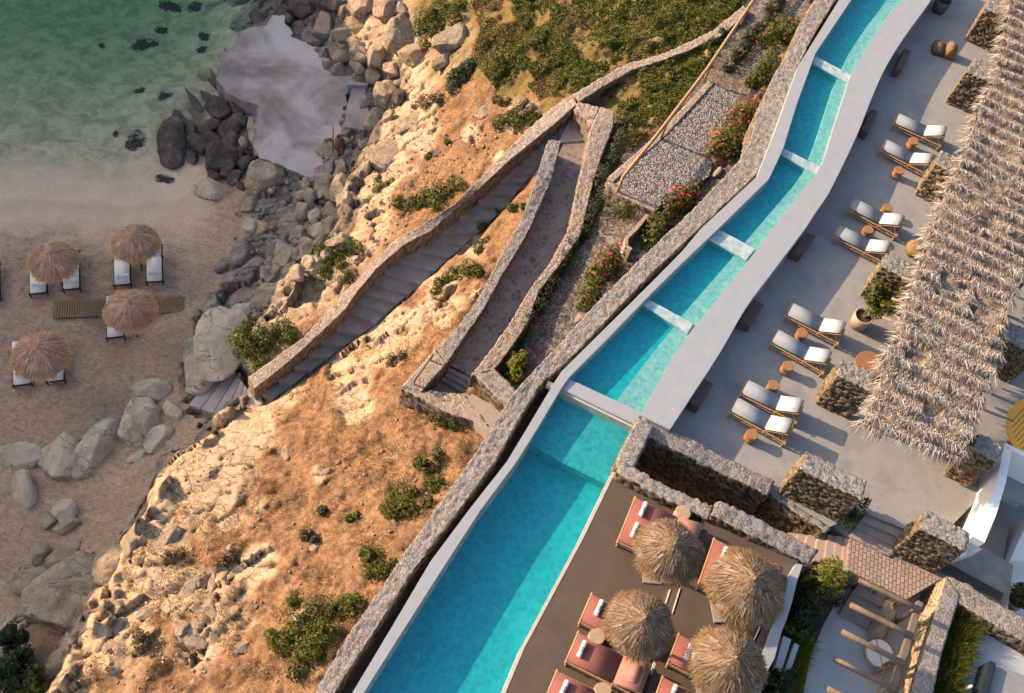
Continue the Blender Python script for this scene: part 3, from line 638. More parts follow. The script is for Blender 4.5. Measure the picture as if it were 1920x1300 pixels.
def axis(segs):
    out = [segs[0][0]]
    for a, b, st in segs:
        n = max(1, int(round((b - a) / st))); out += list(a + (b - a) * np.arange(1, n + 1) / n)
    return np.array(out)
gx = axis([(-400, -60, 40), (-60, -32, 4), (-32, -26, .5), (-26, 9, .095), (9, 14, .4), (14, 40, 3), (40, 400, 45)])
gy = axis([(-400, -20, 40), (-20, 2, 3), (2, 5, .3), (5, 46, .1), (46, 52, .5), (52, 90, 5), (90, 600, 50)])
GX, GY = np.meshgrid(gx, gy); P2 = np.c_[GX.ravel(), GY.ravel()]
zb, sdist, built, mcl = base_height(P2)
P3 = np.c_[P2, zb]; qx, qy = to_px(P3); Q = np.c_[qx, qy]
nz1 = fbm(np.c_[P2 * .9, zb * .5], 4, 11)
def blobs(B, soft=.35, amp=.45):
    r = np.full(len(Q), -9.)
    for bx, by, br in B: r = np.maximum(r, 1 - np.hypot(Q[:, 0] - bx, Q[:, 1] - by) / br)
    return sstep(0, soft, r + amp * nz1)
ins = sdist > 0
low = 1 - mcl
rockm = np.maximum(blobs(ROCKB), sstep(2.0, .5, sdist + 1.1 * nz1) * (sdist > -3) * (Q[:, 1] < 1400)) * ins
steep = (sdist <= 0) & (mcl > .02)
rockm = np.maximum(rockm, steep * 1.0)
greym = (inpoly(Q, GREYP) | inpoly(Q, GREYP2)) & (sdist < 0)
gsoft = sstep(.0, .5, blobs([(470, 560, 90), (420, 620, 70), (400, 700, 70), (520, 480, 90), (590, 420, 110), (620, 340, 90), (680, 250, 60), (560, 350, 80), (690, 120, 120), (600, 60, 130), (520, 20, 110), (440, 740, 50), (370, 700, 45), (480, 290, 60), (500, 380, 50), (430, 700, 80), (460, 640, 60)], .5, .3)) * (sdist < 0.1)
greym = np.maximum(gsoft, sstep(-10.2, -10.9, zb) * steep)
grav = inpoly(Q, GRAVP) * 1.0 * ins
grass = blobs(GRASSB, .5, .6) * .8 * ins * (1 - inpoly(Q, GRAVP))
sand = (1 - mcl) * (1 - greym)
rockm = rockm * (1 - grav) * (1 - .9 * grass)
# relief
A3 = np.c_[P2, zb * .6]
q = np.c_[P2 @ np.array([[.82, -.57], [.57, .82]]) * np.array([.75, 1.35]), zb * .5] + .5 * np.stack([vnoise(A3 * 1.3, s) for s in (1, 2, 3)], 1)
smo = blobs([(385, 895, 120), (330, 960, 80), (740, 250, 80), (700, 330, 60), (450, 820, 60), (290, 1050, 60)], .4, .2)
d1, d2, cid, cv = voro(q * .8, 3, True); crack = 1 - sstep(.0, .07, d2 - d1); slab = cid
til = np.stack([_h((cid * 1e6).astype(np.int64), np.zeros(len(q), np.int64), np.zeros(len(q), np.int64), k) * 2 - 1 for k in (1, 2)], 1)
facet = (til * cv[:, :2]).sum(1)
d1b, d2b, cidb, cvb = voro(q * 2.3 + 5, 8, True); small = cidb
tb = np.stack([_h((cidb * 1e6).astype(np.int64), np.zeros(len(q), np.int64), np.zeros(len(q), np.int64), k) * 2 - 1 for k in (1, 2)], 1)
facetb = (tb * cvb[:, :2]).sum(1); crackb = 1 - sstep(0, .09, d2b - d1b)
brk = sstep(.0, .4, fbm(A3 * .45, 3, 121)) * (1 - blobs([(385, 900, 110), (330, 960, 70), (740, 250, 80), (700, 330, 60), (440, 830, 50)], .3, .2))          # broken rubble or smooth slab
rg = ridged(A3 * .8, 5, 21); fb = fbm(A3 * 1.2, 5, 23)
rr = np.maximum(rockm, greym)
hz = rr * ((.30 * (slab - .5) + .50 * facet - .20 * crack) * (1 - .6 * smo) + brk * (.13 * (small - .5) + .22 * facetb - .07 * crackb) + .09 * (rg - .4) + .08 * fb + .018 * fbm(A3 * 7, 3, 24)) \
   + (1 - rr) * ins * (.26 * fbm(A3 * .9, 5, 33) + .13 * ridged(A3 * 2.2, 4, 5) * sstep(-.5, .5, fbm(A3 * .35, 3, 39)) + .05 * fbm(A3 * 5.5, 3, 35) + .14 * np.maximum(0, facetb) * sstep(.15, .5, fbm(A3 * .6, 3, 90)))
sandf = sand * (zb > -12.6)
tr_ = fbm(np.c_[P2 * np.array([1.4, 2.6]), np.zeros(len(P2))], 3, 44)
hz = hz + sandf * (.05 * ridged(np.c_[P2 * np.array([2.6, 4.2]) + .6 * tr_[:, None], np.zeros(len(P2))], 3, 55) + .05 * tr_) * sstep(-12.35, -12.15, zb) + sand * .03 * nz1
hz = hz * np.where(ins, sstep(0, .5, segdist(P2, STR1)[0] - .9 + .3), 1) * (1 - grav * .85) * (1 - built)
hz += grass * .12 * fbm(A3 * 1.6, 3, 61)
# jagged foot and lip of the cliff
hz += steep * (.55 * fbm(A3 * 1.1, 4, 71) + .4 * (slab - .5))
crack_shade = np.clip(rr * (crack * .75 * (cid > .35) + .5 * crackb * brk * (cidb > .5)), 0, 1)
dk = .75 * blobs([(400, 262, 62), (440, 240, 50), (365, 225, 45), (452, 312, 44), (425, 330, 40)], .5, .35) + .55 * blobs([(540, 0, 90), (610, 20, 60), (700, 150, 50), (680, 250, 50), (640, 330, 40), (655, 410, 40), (600, 470, 50)], .5, .4)  # shade between packed rocks put into the colour, plus dark shore rock
crack_shade = np.clip(np.maximum(crack_shade, dk * (sdist < .2)), 0, .9)
Z = zb + hz
me = bpy.data.meshes.new('terrain'); nx_, ny_ = len(gx), len(gy)
idx = np.arange(nx_ * ny_).reshape(ny_, nx_)
Fq = np.stack([idx[:-1, :-1], idx[:-1, 1:], idx[1:, 1:], idx[1:, :-1]], -1).reshape(-1, 4)
me = np_mesh('terrain', np.c_[P2, Z], Fq)
for nm, cols in (('mask', (rockm * (1 - greym), greym, sand)), ('mask2', (grav, grass, crack_shade))):
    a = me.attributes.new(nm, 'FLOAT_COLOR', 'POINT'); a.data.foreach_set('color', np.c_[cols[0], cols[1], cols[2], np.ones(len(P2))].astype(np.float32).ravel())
me.shade_smooth()
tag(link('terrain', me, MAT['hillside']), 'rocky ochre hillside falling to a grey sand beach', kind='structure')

# sea, its weed patches belong to the bed
SEA_Z = -12.42
sea = MB(); sea.box((-188, 15, SEA_Z - 6), (420, 830, 12)); o = sea.build('sea', MAT['sea water'], origin=V((-188, 15, SEA_Z)))
tag(o, 'calm green bay water over pale sand', kind='structure')

# unseen headland, added to shade the beach; crest fitted to the cliff edge
hp = []
for (px, py, z) in [(640, -70, -10.9), (652, 0, -10.9), (700, 110, -10.6), (740, 190, -10.2), (700, 300, -9.9), (664, 405, -9.8), (600, 492, -9.6), (525, 575, -9.9), (478, 650, -10.2), (474, 745, -10.3), (400, 835, -9.7), (322, 900, -9.3), (240, 1035, -9.1), (196, 1160, -9.1), (120, 1295, -9.3)]:
    p = np.array(at(px, py, z)); s = 62 / math.cos(SUN_EL); hp.append(p + SUNV * s)
hp = sorted(hp, key=lambda p: p[1]); hp = [hp[0] + np.array([0, -60, -2]), hp[0] + np.array([0, -12, -.5])] + hp + [hp[-1] + np.array([0, 10, 1]), hp[-1] + np.array([0, 60, 3])]
HY = np.array([p[1] for p in hp]); HX = np.array([p[0] for p in hp]); HZ = np.array([p[2] for p in hp])
hy = np.linspace(HY[0], HY[-1], 220); hx = np.interp(hy, HY, HX); hz_ = np.interp(hy, HY, HZ)
rows = []
for k, (dx, hf) in enumerate([(22, 0), (14, .45), (6, .85), (0, 1), (-8, .97), (-25, .8), (-60, .5), (-110, 0)]):
    P = np.c_[hx + dx, hy, np.full(len(hy), -14.) + (hz_ + 14) * hf]; P[:, 2] += (0 if k == 3 else 1.2) * fbm(P * .12, 4, 77); rows.append(P)
HV = np.vstack(rows); n = len(hy); idx = np.arange(len(HV)).reshape(len(rows), n)
me = np_mesh('headland', HV, np.stack([idx[:-1, :-1], idx[1:, :-1], idx[1:, 1:], idx[:-1, 1:]], -1).reshape(-1, 4)); me.shade_smooth()
a = me.attributes.new('mask', 'FLOAT_COLOR', 'POINT'); a.data.foreach_set('color', np.tile([.6, 0, 0, 1], (len(HV), 1)).astype(np.float32).ravel())
tag(link('shade_headland', me, MAT['hillside']), 'dry headland across the bay to seaward', kind='structure')

# ------------------------------------------------------------------ walls, pool, terraces
def run_wall(name, L, R, z, zb, mat, label, cat='wall', amp=.045, scale=4.2, step=.08, cell=.08, seed=1, group=None, rough=True, vcell=.1):
    A, B = dens(L, R, z, step)
    if hasattr(zb, '__len__'):
        zz = np.interp([a.z for a in A], sorted(z), [q for _, q in sorted(zip(z, zb))])
    else: zz = zb
    o = wall_mb(A, B, list(zz) if hasattr(zz, '__len__') else zz, cell, vcell).build(name, MAT[mat], merge=True, smooth=rough)
    if rough: stonework(o, scale, amp, seed)
    if cat: tag(o, label, cat, group)
    return o

def block(name, top, z, zb, label, mat='cut stone', seed=3, amp=.06, scale=4.6, cat='stone wall', group='stone wall blocks on the terrace', cell=.05):
    """block wall whose top has the four pixel corners TOP (left-up, right-up, right-low, left-low)"""
    a, b, c, d = [at(*p, z) for p in top]
    o = wall_mb([a, b], [d, c], zb, cell).build(name, MAT[mat], merge=True); stonework(o, scale, amp, seed); return tag(o, label, cat, group)

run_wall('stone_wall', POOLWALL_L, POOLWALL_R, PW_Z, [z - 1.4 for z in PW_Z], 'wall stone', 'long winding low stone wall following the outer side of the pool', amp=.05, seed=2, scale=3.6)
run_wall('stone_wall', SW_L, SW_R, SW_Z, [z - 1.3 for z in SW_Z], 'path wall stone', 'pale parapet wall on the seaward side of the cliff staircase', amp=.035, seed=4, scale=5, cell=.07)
W2L = [(1028, 263), (1023, 277), (1000, 353), (970, 430), (960, 440), (920, 516), (893, 566), (853, 620), (818, 655)]
W2R = [(1052, 264), (1047, 287), (1035, 335), (993, 430), (985, 445), (940, 520), (907, 580), (870, 633), (838, 682)]
W2Z = [-3.3, -3.35, -3.6, -3.85, -3.9, -4.1, -4.25, -4.4, -4.55]
run_wall('stone_wall', W2L, W2R, W2Z, [z - 1.6 for z in W2Z], 'wall stone', 'stone wall on the left side of the crazy paved ramp', amp=.04, seed=5)
W3L = [(1127, 200), (1107, 240), (1097, 290), (1083, 350), (1067, 430), (1060, 440), (1033, 490), (993, 543), (960, 600), (923, 653), (883, 706)]
W3R = [(1153, 210), (1150, 240), (1129, 290), (1113, 340), (1091, 430), (1087, 443), (1052, 493), (1010, 546), (990, 606), (953, 660), (929, 690)]
W3Z = [-3.0, -3.05, -3.2, -3.35, -3.55, -3.6, -3.75, -3.9, -4.05, -4.2, -4.3]
run_wall('stone_wall', W3L, W3R, W3Z, [z - 1.8 for z in W3Z], 'path wall stone', 'stone wall on the right side of the crazy paved ramp, hedge behind it', amp=.04, seed=6)
run_wall('stone_wall', [(886, 700), (920, 735), (952, 765)], [(926, 690), (948, 712), (975, 738)], [-4.3, -4.25, -4.2], -6.4, 'wall stone', 'short stone wall joining the ramp wall to the long pool wall', amp=.05, seed=7)
run_wall('stone_wall', [(815, 655), (785, 690), (752, 726)], [(838, 682), (810, 712), (792, 735)], [-4.6, -4.8, -5.0], -6.8, 'path wall stone', 'small parapet with a wooden handrail at the foot of the ramp', amp=.035, seed=8)
run_wall('stone_wall', [(790, 733), (850, 737), (872, 742)], [(752, 728), (830, 770), (916, 800)], [-5.0, -5.0, -4.95], -6.9, 'path wall stone', 'broad low stone wall around the yard below the ramp', amp=.06, seed=9)
# boundary kerb wall of the meadow
run_wall('stone_wall', [(1395, 10), (1340, 55), (1290, 80), (1240, 103), (1180, 118), (1120, 150), (1074, 178)], [(1405, 22), (1352, 68), (1295, 93), (1245, 113), (1187, 131), (1130, 163), (1086, 192)],
         [-2.35, -2.6, -2.8, -3.0, -3.2, -3.2, -3.25], -4.6, 'path wall stone', 'narrow rubble wall crossing the green slope up to the top of the stairs', amp=.04, seed=10, cell=.06, scale=6)
run_wall('stone_wall', [(1085, 192), (1105, 196), (1125, 203)], [(1078, 204), (1095, 222), (1108, 240)], [-3.25, -3.2, -3.15], -4.6, 'path wall stone', 'rough stone wall closing the head of the staircase', amp=.06, seed=12, cell=.06)

# cliff staircase
def lerp2(L, t):
    x = t * (len(L) - 1); i = min(int(x), len(L) - 2); f = x - i; return tuple(a + (b - a) * f for a, b in zip(L[i], L[i + 1]))
def steps(name, L, R, Z, n, mat, label, cat='staircase', thick=.5, over=.0, seed=0, bevel=.015):
    m = MB(); rr = random.Random(seed); ZZ = [(z,) for z in Z]
    for k in range(n):
        t0, t1 = k / n, (k + 1) / n; z = lerp2(ZZ, t0 + .5 / n)[0] - .02 * rr.random()
        j0, j1 = rr.uniform(-.1, .1) / n, 0
        q = [at(*lerp2(L, min(1, t)), z) for t in (t0, t1)]; r = [at(*lerp2(R, min(1, t)), z) for t in (t0, t1)]
        m.prism([q[0], q[1], r[1], r[0]], z - thick)
    return tag(m.build(name, MAT[mat], bevel=bevel), label, cat)
steps('stone_staircase', SW_R, [(a[0] + 5, a[1] + 4) for a in ST_R], ST_Z, 26, 'grey step', 'long staircase of broad grey steps running down the cliff between parapet and rock')
m = MB(); A, B = dens(RA_L, RA_R, RA_Z, .3)
for i in range(len(A) - 1): m.patch((A[i], A[i + 1], B[i + 1], B[i]), 1, 6)
o = m.build('ramp_path', MAT['crazy paving'], merge=True); tag(o, 'crazy paved ramp between two stone walls', kind='structure')
m = MB(); m.prism([at(*p, -4.08) for p in [(1047, 268), (1082, 196), (1128, 203), (1108, 242), (1104, 262)]], -4.6); tag(m.build('landing_path', MAT['grey step']), 'paved landing joining stairs and ramp', kind='structure')
m = MB(); m.prism([at(*p, -5.75) for p in [(828, 662), (888, 702), (872, 748), (800, 738), (762, 726)]], -6.5); tag(m.build('yard_path', MAT['grey step']), 'small concrete yard at the foot of the ramp', kind='structure')
steps('stone_steps', [(833, 684), (826, 693), (817, 706)], [(885, 708), (880, 722), (876, 742)], [-5.3, -5.45, -5.65], 3, 'grey step', 'three shallow steps between the ramp and the little walled yard')
run_wall('gate_stub', [(855, 752), (872, 764)], [(872, 736), (884, 744)], [-5.0, -5.0], -5.8, 'grey step', 'short grey stub wall beside the open end of the walled yard', rough=False)
m = MB(); m.prism([at(*p, -4.95) for p in [(884, 738), (938, 768), (940, 800), (918, 822), (868, 770)]], -5.6); tag(m.build('gate_path', MAT['pink step']), 'paved patch outside the ramp wall', kind='structure')

# fan of steps to the beach and the rocks beside them
steps('beach_steps', [(484, 726), (470, 727), (461, 728), (456, 716), (447, 706), (441, 688), (428, 668)], [(494, 757), (478, 764), (457, 775), (428, 788), (407, 779), (380, 768), (352, 760)],
      [-9.95, -10.1, -10.3, -10.5, -10.75, -11.0, -11.25], 7, 'beach step stone', 'fan of wide pale stone steps leading down onto the beach', thick=.9, bevel=.03)

# gravel platform above the garden
PLZ = -2.6
m = MB(); m.prism([at(*p, PLZ) for p in [(1338, 152), (1142, 338), (1160, 352), (1232, 388), (1268, 372), (1330, 330), (1345, 270), (1412, 200)]], -3.6)
o = m.build('gravel_terrace', MAT['grey gravel']); tag(o, 'raised platform of grey gravel under the wooden rail', kind='structure')
run_wall('garden_kerb', [(1330, 150), (1240, 245), (1138, 335)], [(1340, 156), (1250, 252), (1150, 342)], [PLZ + .04] * 3, -3.6, 'path wall stone', 'thin stone kerb under the wooden rail along the gravel platform', cat='kerb', amp=.02, cell=.05, scale=7)
run_wall('garden_kerb', [(1138, 338), (1180, 362), (1232, 388)], [(1142, 350), (1176, 374), (1228, 398)], [PLZ + .04] * 3, -3.6, 'path wall stone', 'rough stone edge on the lower side of the gravel platform', cat='kerb', amp=.06, cell=.05, scale=6, seed=4)
run_wall('garden_kerb', [(1222, 388), (1190, 425), (1172, 445), (1172, 462), (1182, 470)], [(1226, 392), (1196, 430), (1178, 447), (1177, 460), (1186, 466)], [-2.85] * 5, -3.6, 'pink step', 'curved thin kerb in the gravel bed beside the round bush', cat='kerb', rough=False)
# wooden rail
t = thing('wooden_rail', 'long round wooden rail on short posts beside the gravel platform', 'rail', at(1286, 167, PLZ))
o0 = V(t.location); rz = PLZ + .95
m = MB(); m.tube([at(1450, -60, rz + .05) - o0, at(1410, 5, rz) - o0, at(1325, 131, rz) - o0, at(1240, 243, rz) - o0, at(1168, 332, rz) - o0], .075, 10); m.build('rail_pole', MAT['bamboo'], t, True)
for p in [(1168, 332), (1250, 231), (1334, 119), (1402, 17)]:
    q = at(*p, rz) - o0; m = MB(); m.tube([q, V((q.x, q.y, q.z - 1.05))], .06, 8); m.build('post', MAT['bamboo'], t, True)

# pool: outer coping, inner band
CO_L = [(1610, -60), (1573, 0), (1535, 62), (1497, 123), (1474, 187), (1453, 247), (1436, 290), (1420, 330), (1313, 430), (1280, 470), (1220, 531), (1130, 620), (1053, 696), (1040, 716), (990, 800), (950, 866), (880, 955), (807, 1053), (735, 1175), (660, 1300), (636, 1340)]
CO_R = [(1636, -60), (1597, 0), (1562, 52), (1530, 100), (1495, 195), (1470, 277), (1456, 308), (1442, 337), (1347, 430), (1280, 494), (1225, 548), (1140, 636), (1068, 708), (1055, 726), (1008, 805), (970, 866), (900, 960), (827, 1073), (760, 1178), (685, 1297), (660, 1340)]
cz = lambda i: .97 - .1 * float(sstep(12.4, 14, i))
CO_Z = [cz(i) for i in range(len(CO_L))]
BA_L = [(1731, -60), (1693, 0), (1667, 27), (1633, 77), (1608, 118), (1593, 147), (1580, 187), (1560, 248), (1540, 310), (1513, 347), (1480, 388), (1448, 430), (1390, 506), (1335, 573), (1280, 643), (1235, 717), (1200, 780)]
BA_R = [(1784, -60), (1747, 0), (1712, 48), (1683, 90), (1663, 124), (1650, 150), (1630, 197), (1605, 260), (1560, 353), (1545, 378), (1526, 405), (1510, 430), (1440, 523), (1398, 580), (1352, 660), (1300, 740), (1257, 806)]
BAZ = .95
def smooth_pts(L, k=3):
    out = []
    n = len(L)
    for i in range(n - 1):
        p0, p1, p2, p3 = L[max(i - 1, 0)], L[i], L[i + 1], L[min(i + 2, n - 1)]
        for j in range(k):
            u = j / k; out.append(tuple(.5 * ((2 * b) + (-a + c) * u + (2 * a - 5 * b + 4 * c - d) * u * u + (-a + 3 * b - 3 * c + d) * u ** 3) for a, b, c, d in zip(p0, p1, p2, p3)))
    return out + [L[-1]]
pool = thing('swimming_pool', 'long stepped turquoise pool with white rims, sweeping down beside the terrace', 'pool', at(1300, 560, 0)); P0 = V(pool.location)
def sub(pts): return [p - P0 for p in pts]
A, B = dens(CO_L, CO_R, CO_Z, .4); m = wall_mb(sub(A), sub(B), [a.z - P0.z - 1.6 for a in A], .6, 2); m.build('outer_rim', MAT['white plaster'], pool, merge=True, bevel=.02)
A, B = dens(smooth_pts(BA_L), smooth_pts(BA_R), [BAZ] * len(smooth_pts(BA_L)), .3); m = wall_mb(sub(A), sub(B), -1.2, .9, 2); m.build('inner_rim', MAT['white plaster'], pool, merge=True, bevel=.02)
# a thin brighter lip against the water
A2 = [a + (b - a).normalized() * -.03 for a, b in zip(A, B)]; A3_ = [a + (b - a).normalized() * .02 for a, b in zip(A, B)]
# channel floor and water: between coping inner edge and band inner edge
WZ = .82
chL = CO_R[:13]; chR = [(1731, -60), (1693, 0), (1650, 52), (1620, 98), (1592, 150), (1555, 262), (1530, 325), (1508, 353), (1446, 433), (1390, 506), (1335, 573), (1265, 668), (1190, 776)]
def chan(name, Lp, Rp, zl, mat, inset=0):
    m = MB(); A = [at(*p, zl) - P0 for p in Lp]; B = [at(*p, zl) - P0 for p in Rp]
    for i in range(len(A) - 1): m.patch((A[i], A[i + 1], B[i + 1], B[i]), 1, 1)
    o = m.build(name, MAT[mat], pool, merge=True, recalc=False); return o
ext = lambda L, R, k: [(a[0] + (a[0] - b[0]) * k, a[1] + (a[1] - b[1]) * k) for a, b in zip(L, R)]
chan('channel_floor', ext(chL, chR, .05), ext(chR, chL, .2), WZ - .36, 'pool floor')
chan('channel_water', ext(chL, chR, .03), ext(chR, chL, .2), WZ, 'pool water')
# submerged bench along the inner side
def ledge(i0, i1, t0, t1, z, mat, name, zb):
    m = MB(); Ls = [tuple(a + (b - a) * t0 for a, b in zip(chR[i], chL[i])) for i in range(i0, i1)]; Rs = [tuple(a + (b - a) * t1 for a, b in zip(chR[i], chL[i])) for i in range(i0, i1)]
    A, B = dens(Ls, Rs, [z] * len(Ls), .5); return wall_mb(sub(A), sub(B), zb, 1, 2).build(name, MAT[mat], pool, merge=True)
ledge(0, 13, -.2, .30, WZ - .10, 'pool ledge', 'underwater_bench', -.1)
for q in [[(1529, 105), (1600, 143), (1592, 157), (1523, 118)], [(1467, 277), (1538, 313), (1530, 328), (1462, 288)], [(1347, 429), (1416, 467), (1399, 488), (1328, 448)], [(1216, 561), (1300, 607), (1289, 626), (1206, 571)]]:
    m = MB(); m.prism([at(*p, WZ - .035) - P0 for p in q], WZ - .10 - P0.z); m.build('weir', MAT['weir white'], pool, bevel=.01); m = MB(); m.prism([at(*p, WZ - .102) - P0 for p in q], -.3); m.build('weir_base', MAT['pool shelf'], pool)
m = MB(); m.prism([at(*p, WZ + .03) - P0 for p in [(1067, 710), (1204, 774), (1190, 796), (1048, 727)]], -1.4); m.build('weir', MAT['white plaster'], pool, bevel=.015)
m = MB(); m.prism([at(*p, WZ - .08) - P0 for p in [(1050, 728), (1191, 797), (1189, 803), (1047, 733)]], -.2); m.build('spill_lip', MAT['edge stone'], pool)
# big pool
BZ = .70
bL = CO_R[12:]; bR = [(1196, 786), (1190, 796), (1172, 835), (1150, 872), (1120, 935), (1087, 1000), (1050, 1075), (977, 1214), (942, 1297), (920, 1340)]
bLz = [at(*p, CO_Z[12 + i]) for i, p in enumerate(bL)]
bLp = [to_px([[p.x, p.y, BZ]]) for p in bLz]; bLp = [(float(a[0]), float(a[1])) for a, b in [((x[0], y[0]), 0) for x, y in bLp]]
bRr = [(1196, 786), (1188, 802), (1154, 873), (1087, 1011), (977, 1216), (944, 1297), (922, 1345)]
polyB = bLp + bRr[::-1]
def flatpoly(name, pts, z, mat, zb=None):
    m = MB(); m.prism([at(*p, z) - P0 for p in pts], zb if zb is not None else z - .1); return m.build(name, MAT[mat], pool)
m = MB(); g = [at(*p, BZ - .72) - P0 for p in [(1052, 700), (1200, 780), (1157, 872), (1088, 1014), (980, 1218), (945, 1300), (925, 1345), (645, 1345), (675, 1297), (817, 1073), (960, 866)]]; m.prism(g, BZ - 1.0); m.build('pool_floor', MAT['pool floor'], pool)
m = MB(); m.prism([at(*p, BZ - .32) - P0 for p in [(1052, 712), (1197, 782), (1136, 908), (1054, 868), (988, 828)]], BZ - .9); m.build('pool_shelf', MAT['pool shelf'], pool)
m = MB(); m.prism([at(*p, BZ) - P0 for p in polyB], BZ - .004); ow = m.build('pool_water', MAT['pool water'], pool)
me = ow.data; bm = bmesh.new(); bm.from_mesh(me); bmesh.ops.delete(bm, geom=[f for f in bm.faces if f.normal.z < .5], context='FACES'); bm.to_mesh(me); bm.free()
EL = [(1199, 790), (1154, 871), (1087, 1009), (977, 1214), (942, 1297), (920, 1345)]; ER = [(a + 6, b + 2) for a, b in EL]
A, B = dens(EL, ER, [.77] * 6, 1); wall_mb(sub(A), sub(B), -.7, 1, 2).build('deck_edge', MAT['edge stone'], pool, merge=True)

# gutter behind the outer rim
m = MB(); gl, gr = POOLWALL_R, CO_L
A = [at(*p, z) for p, z in zip(POOLWALL_R, PW_Z)]; B = [at(*p, z) for p, z in zip(CO_L, CO_Z)]
ia = np.linspace(0, 1, 60)
def alongw(Aw, t):
    L = np.cumsum([0] + [(Aw[i + 1] - Aw[i]).length for i in range(len(Aw) - 1)]); L /= L[-1]
    return V(tuple(np.interp(t, L, [p[k] for p in Aw]) for k in range(3)))
GA = [alongw(A, t) for t in ia]; GB = [alongw(B, t) for t in ia]
for i in range(59):
    q = [GA[i], GA[i + 1], GB[i + 1], GB[i]]; zz = [min(GA[i].z, GB[i].z), min(GA[i + 1].z, GB[i + 1].z)]
    d0 = (GB[i] - GA[i]).normalized() * .35; d1_ = (GB[i + 1] - GA[i + 1]).normalized() * .35
    m.patch([V((p.x, p.y, z - 1.25)) for p, z in zip([GA[i] - d0, GA[i + 1] - d1_, GB[i + 1] + d1_, GB[i] + d0], (zz[0], zz[1], zz[1], zz[0]))], 1, 1)
tag(m.build('gutter_floor', MAT['gutter'], merge=True, recalc=False), 'dark overflow gutter between the stone wall and the pool', kind='structure')
m = MB()
for a, b in [((1160, 480 + 0), 0)]: pass
tag(run_wall('gutter_beam', [(1024, 722), (1050, 735)], [(1028, 714), (1054, 727)], [.4, .4], .2, 'edge stone', 'short beam crossing the dark gutter beside the pool corner', cat='beam', rough=False), None)

# floors
def floor(name, pts, z, mat, label, zb=None):
    m = MB(); m.prism([at(*p, z) for p in pts], zb if zb is not None else z - 1.2); return tag(m.build(name, MAT[mat]), label, kind='structure')
TZ = 0.0
_t = [at(*p, .95) for p in BA_L]; _tp = [V((p.x + .25, p.y - .05, 0)) for p in _t]
m = MB(); tp = [V((p.x, p.y, 0)) for p in _tp] + [at(*p, 0) for p in [(1225, 830), (1330, 880), (1444, 914), (1500, 953), (1556, 988), (1600, 968), (1622, 962), (1716, 1000), (1760, 1010), (1850, 920), (1960, 960), (2300, 900), (2300, -200)]]
m.prism(tp, -.12); tag(m.build('terrace_floor', MAT['terrace concrete']), 'smooth grey concrete sun terrace', kind='structure')
DZ = .76
floor('deck_floor', [(1199, 790), (1160, 866), (1087, 1013), (978, 1219), (944, 1302), (925, 1350), (1200, 1400), (1290, 1180), (1330, 1060), (1360, 990), (1320, 960), (1170, 880)], DZ, 'deck concrete', 'brown concrete sun deck beside the large pool', -.6)
floor('deck_level_floor', [(1276, 1104), (1262, 1150), (1224, 1262), (1196, 1350), (1390, 1350), (1440, 1190), (1490, 1062), (1500, 1045), (1440, 1016), (1320, 962)], DZ + .24, 'deck concrete', 'middle level of the brown sun deck', -.6)
floor('deck_step_floor', [(1258, 1106), (1249, 1134), (1262, 1150), (1277, 1103)], DZ + .12, 'deck concrete', 'half height step between the deck levels', -.6)
floor('upper_deck_floor', [(1426, 1177), (1412, 1207), (1380, 1300), (1366, 1350), (1392, 1350), (1432, 1230), (1452, 1166), (1440, 1150)], DZ + .42, 'deck concrete', 'upper level of the brown sun deck', -.6)
for (a, b, z) in [((1258, 1106), (1249, 1134), DZ + .12), ((1277, 1104), (1262, 1153), DZ + .24), ((1229, 1240), (1222, 1264), DZ + .24), ((1427, 1177), (1413, 1206), DZ + .42)]:
    p, q = at(*a, z), at(*b, z); u = (q - p).normalized(); nrm = V((u.y, -u.x, 0)) * .035
    m = MB(); m.prism([p - nrm, q - nrm, q + nrm, p + nrm], z - .11); o = m.build('lit_riser_strip', MAT['edge stone'])  # pale strip stands in for sunlight on the step riser
    tag(o, {1258: 'short pale nosing on the half step in the deck, right of the upper left parasol', 1277: 'longest pale nosing on the deck step, between the two upper parasols', 1229: 'pale nosing on the deck step below the lower left parasol', 1427: 'pale nosing on the deck step nearest the white planter wall'}[a[0]], 'step nosing')

# stairwell walls
run_wall('stone_wall', [(1205, 783), (1230, 792), (1330, 842), (1452, 903)], [(1207, 818), (1222, 822), (1322, 872), (1440, 930)], [.95, .85, .55, .25], -3.2, 'wall stone', 'upper wall of the sunken stairwell, along the terrace edge', amp=.055, seed=14, scale=4)
run_wall('stone_wall', [(1196, 782), (1152, 872)], [(1226, 800), (1182, 893)], [1.0, 1.15], -3.2, 'wall stone', 'short end wall closing the sunken stairwell beside the pool weir', amp=.055, seed=15, scale=4)
run_wall('stone_wall', [(1166, 866), (1250, 912), (1338, 950)], [(1155, 886), (1240, 932), (1328, 974)], [1.2, 1.2, 1.2], -1.4, 'wall stone', 'lower wall of the sunken stairwell, end nearer the pool', amp=.06, seed=16, scale=4)
run_wall('stone_wall', [(1347, 938), (1430, 978), (1534, 1032)], [(1334, 966), (1420, 1010), (1516, 1060)], [1.45, 1.3, 1.0], -1.7, 'wall stone', 'lower wall of the sunken stairwell, taller end beside the rust coloured steps', amp=.06, seed=17, scale=4)
run_wall('stone_wall', [(1448, 914), (1500, 953), (1556, 992)], [(1441, 926), (1493, 963), (1549, 998)], [-.03, -.03, -.03], -1.6, 'wall stone', 'low rubble retaining wall under the big block at the head of the steps', amp=.07, seed=18, scale=3.6)
floor('stairwell_floor', [(1180, 800), (1150, 890), (1500, 1060), (1600, 1080), (1600, 980), (1300, 850)], -3.0, 'grey step', 'dark floor at the bottom of the sunken stairwell', -3.3)
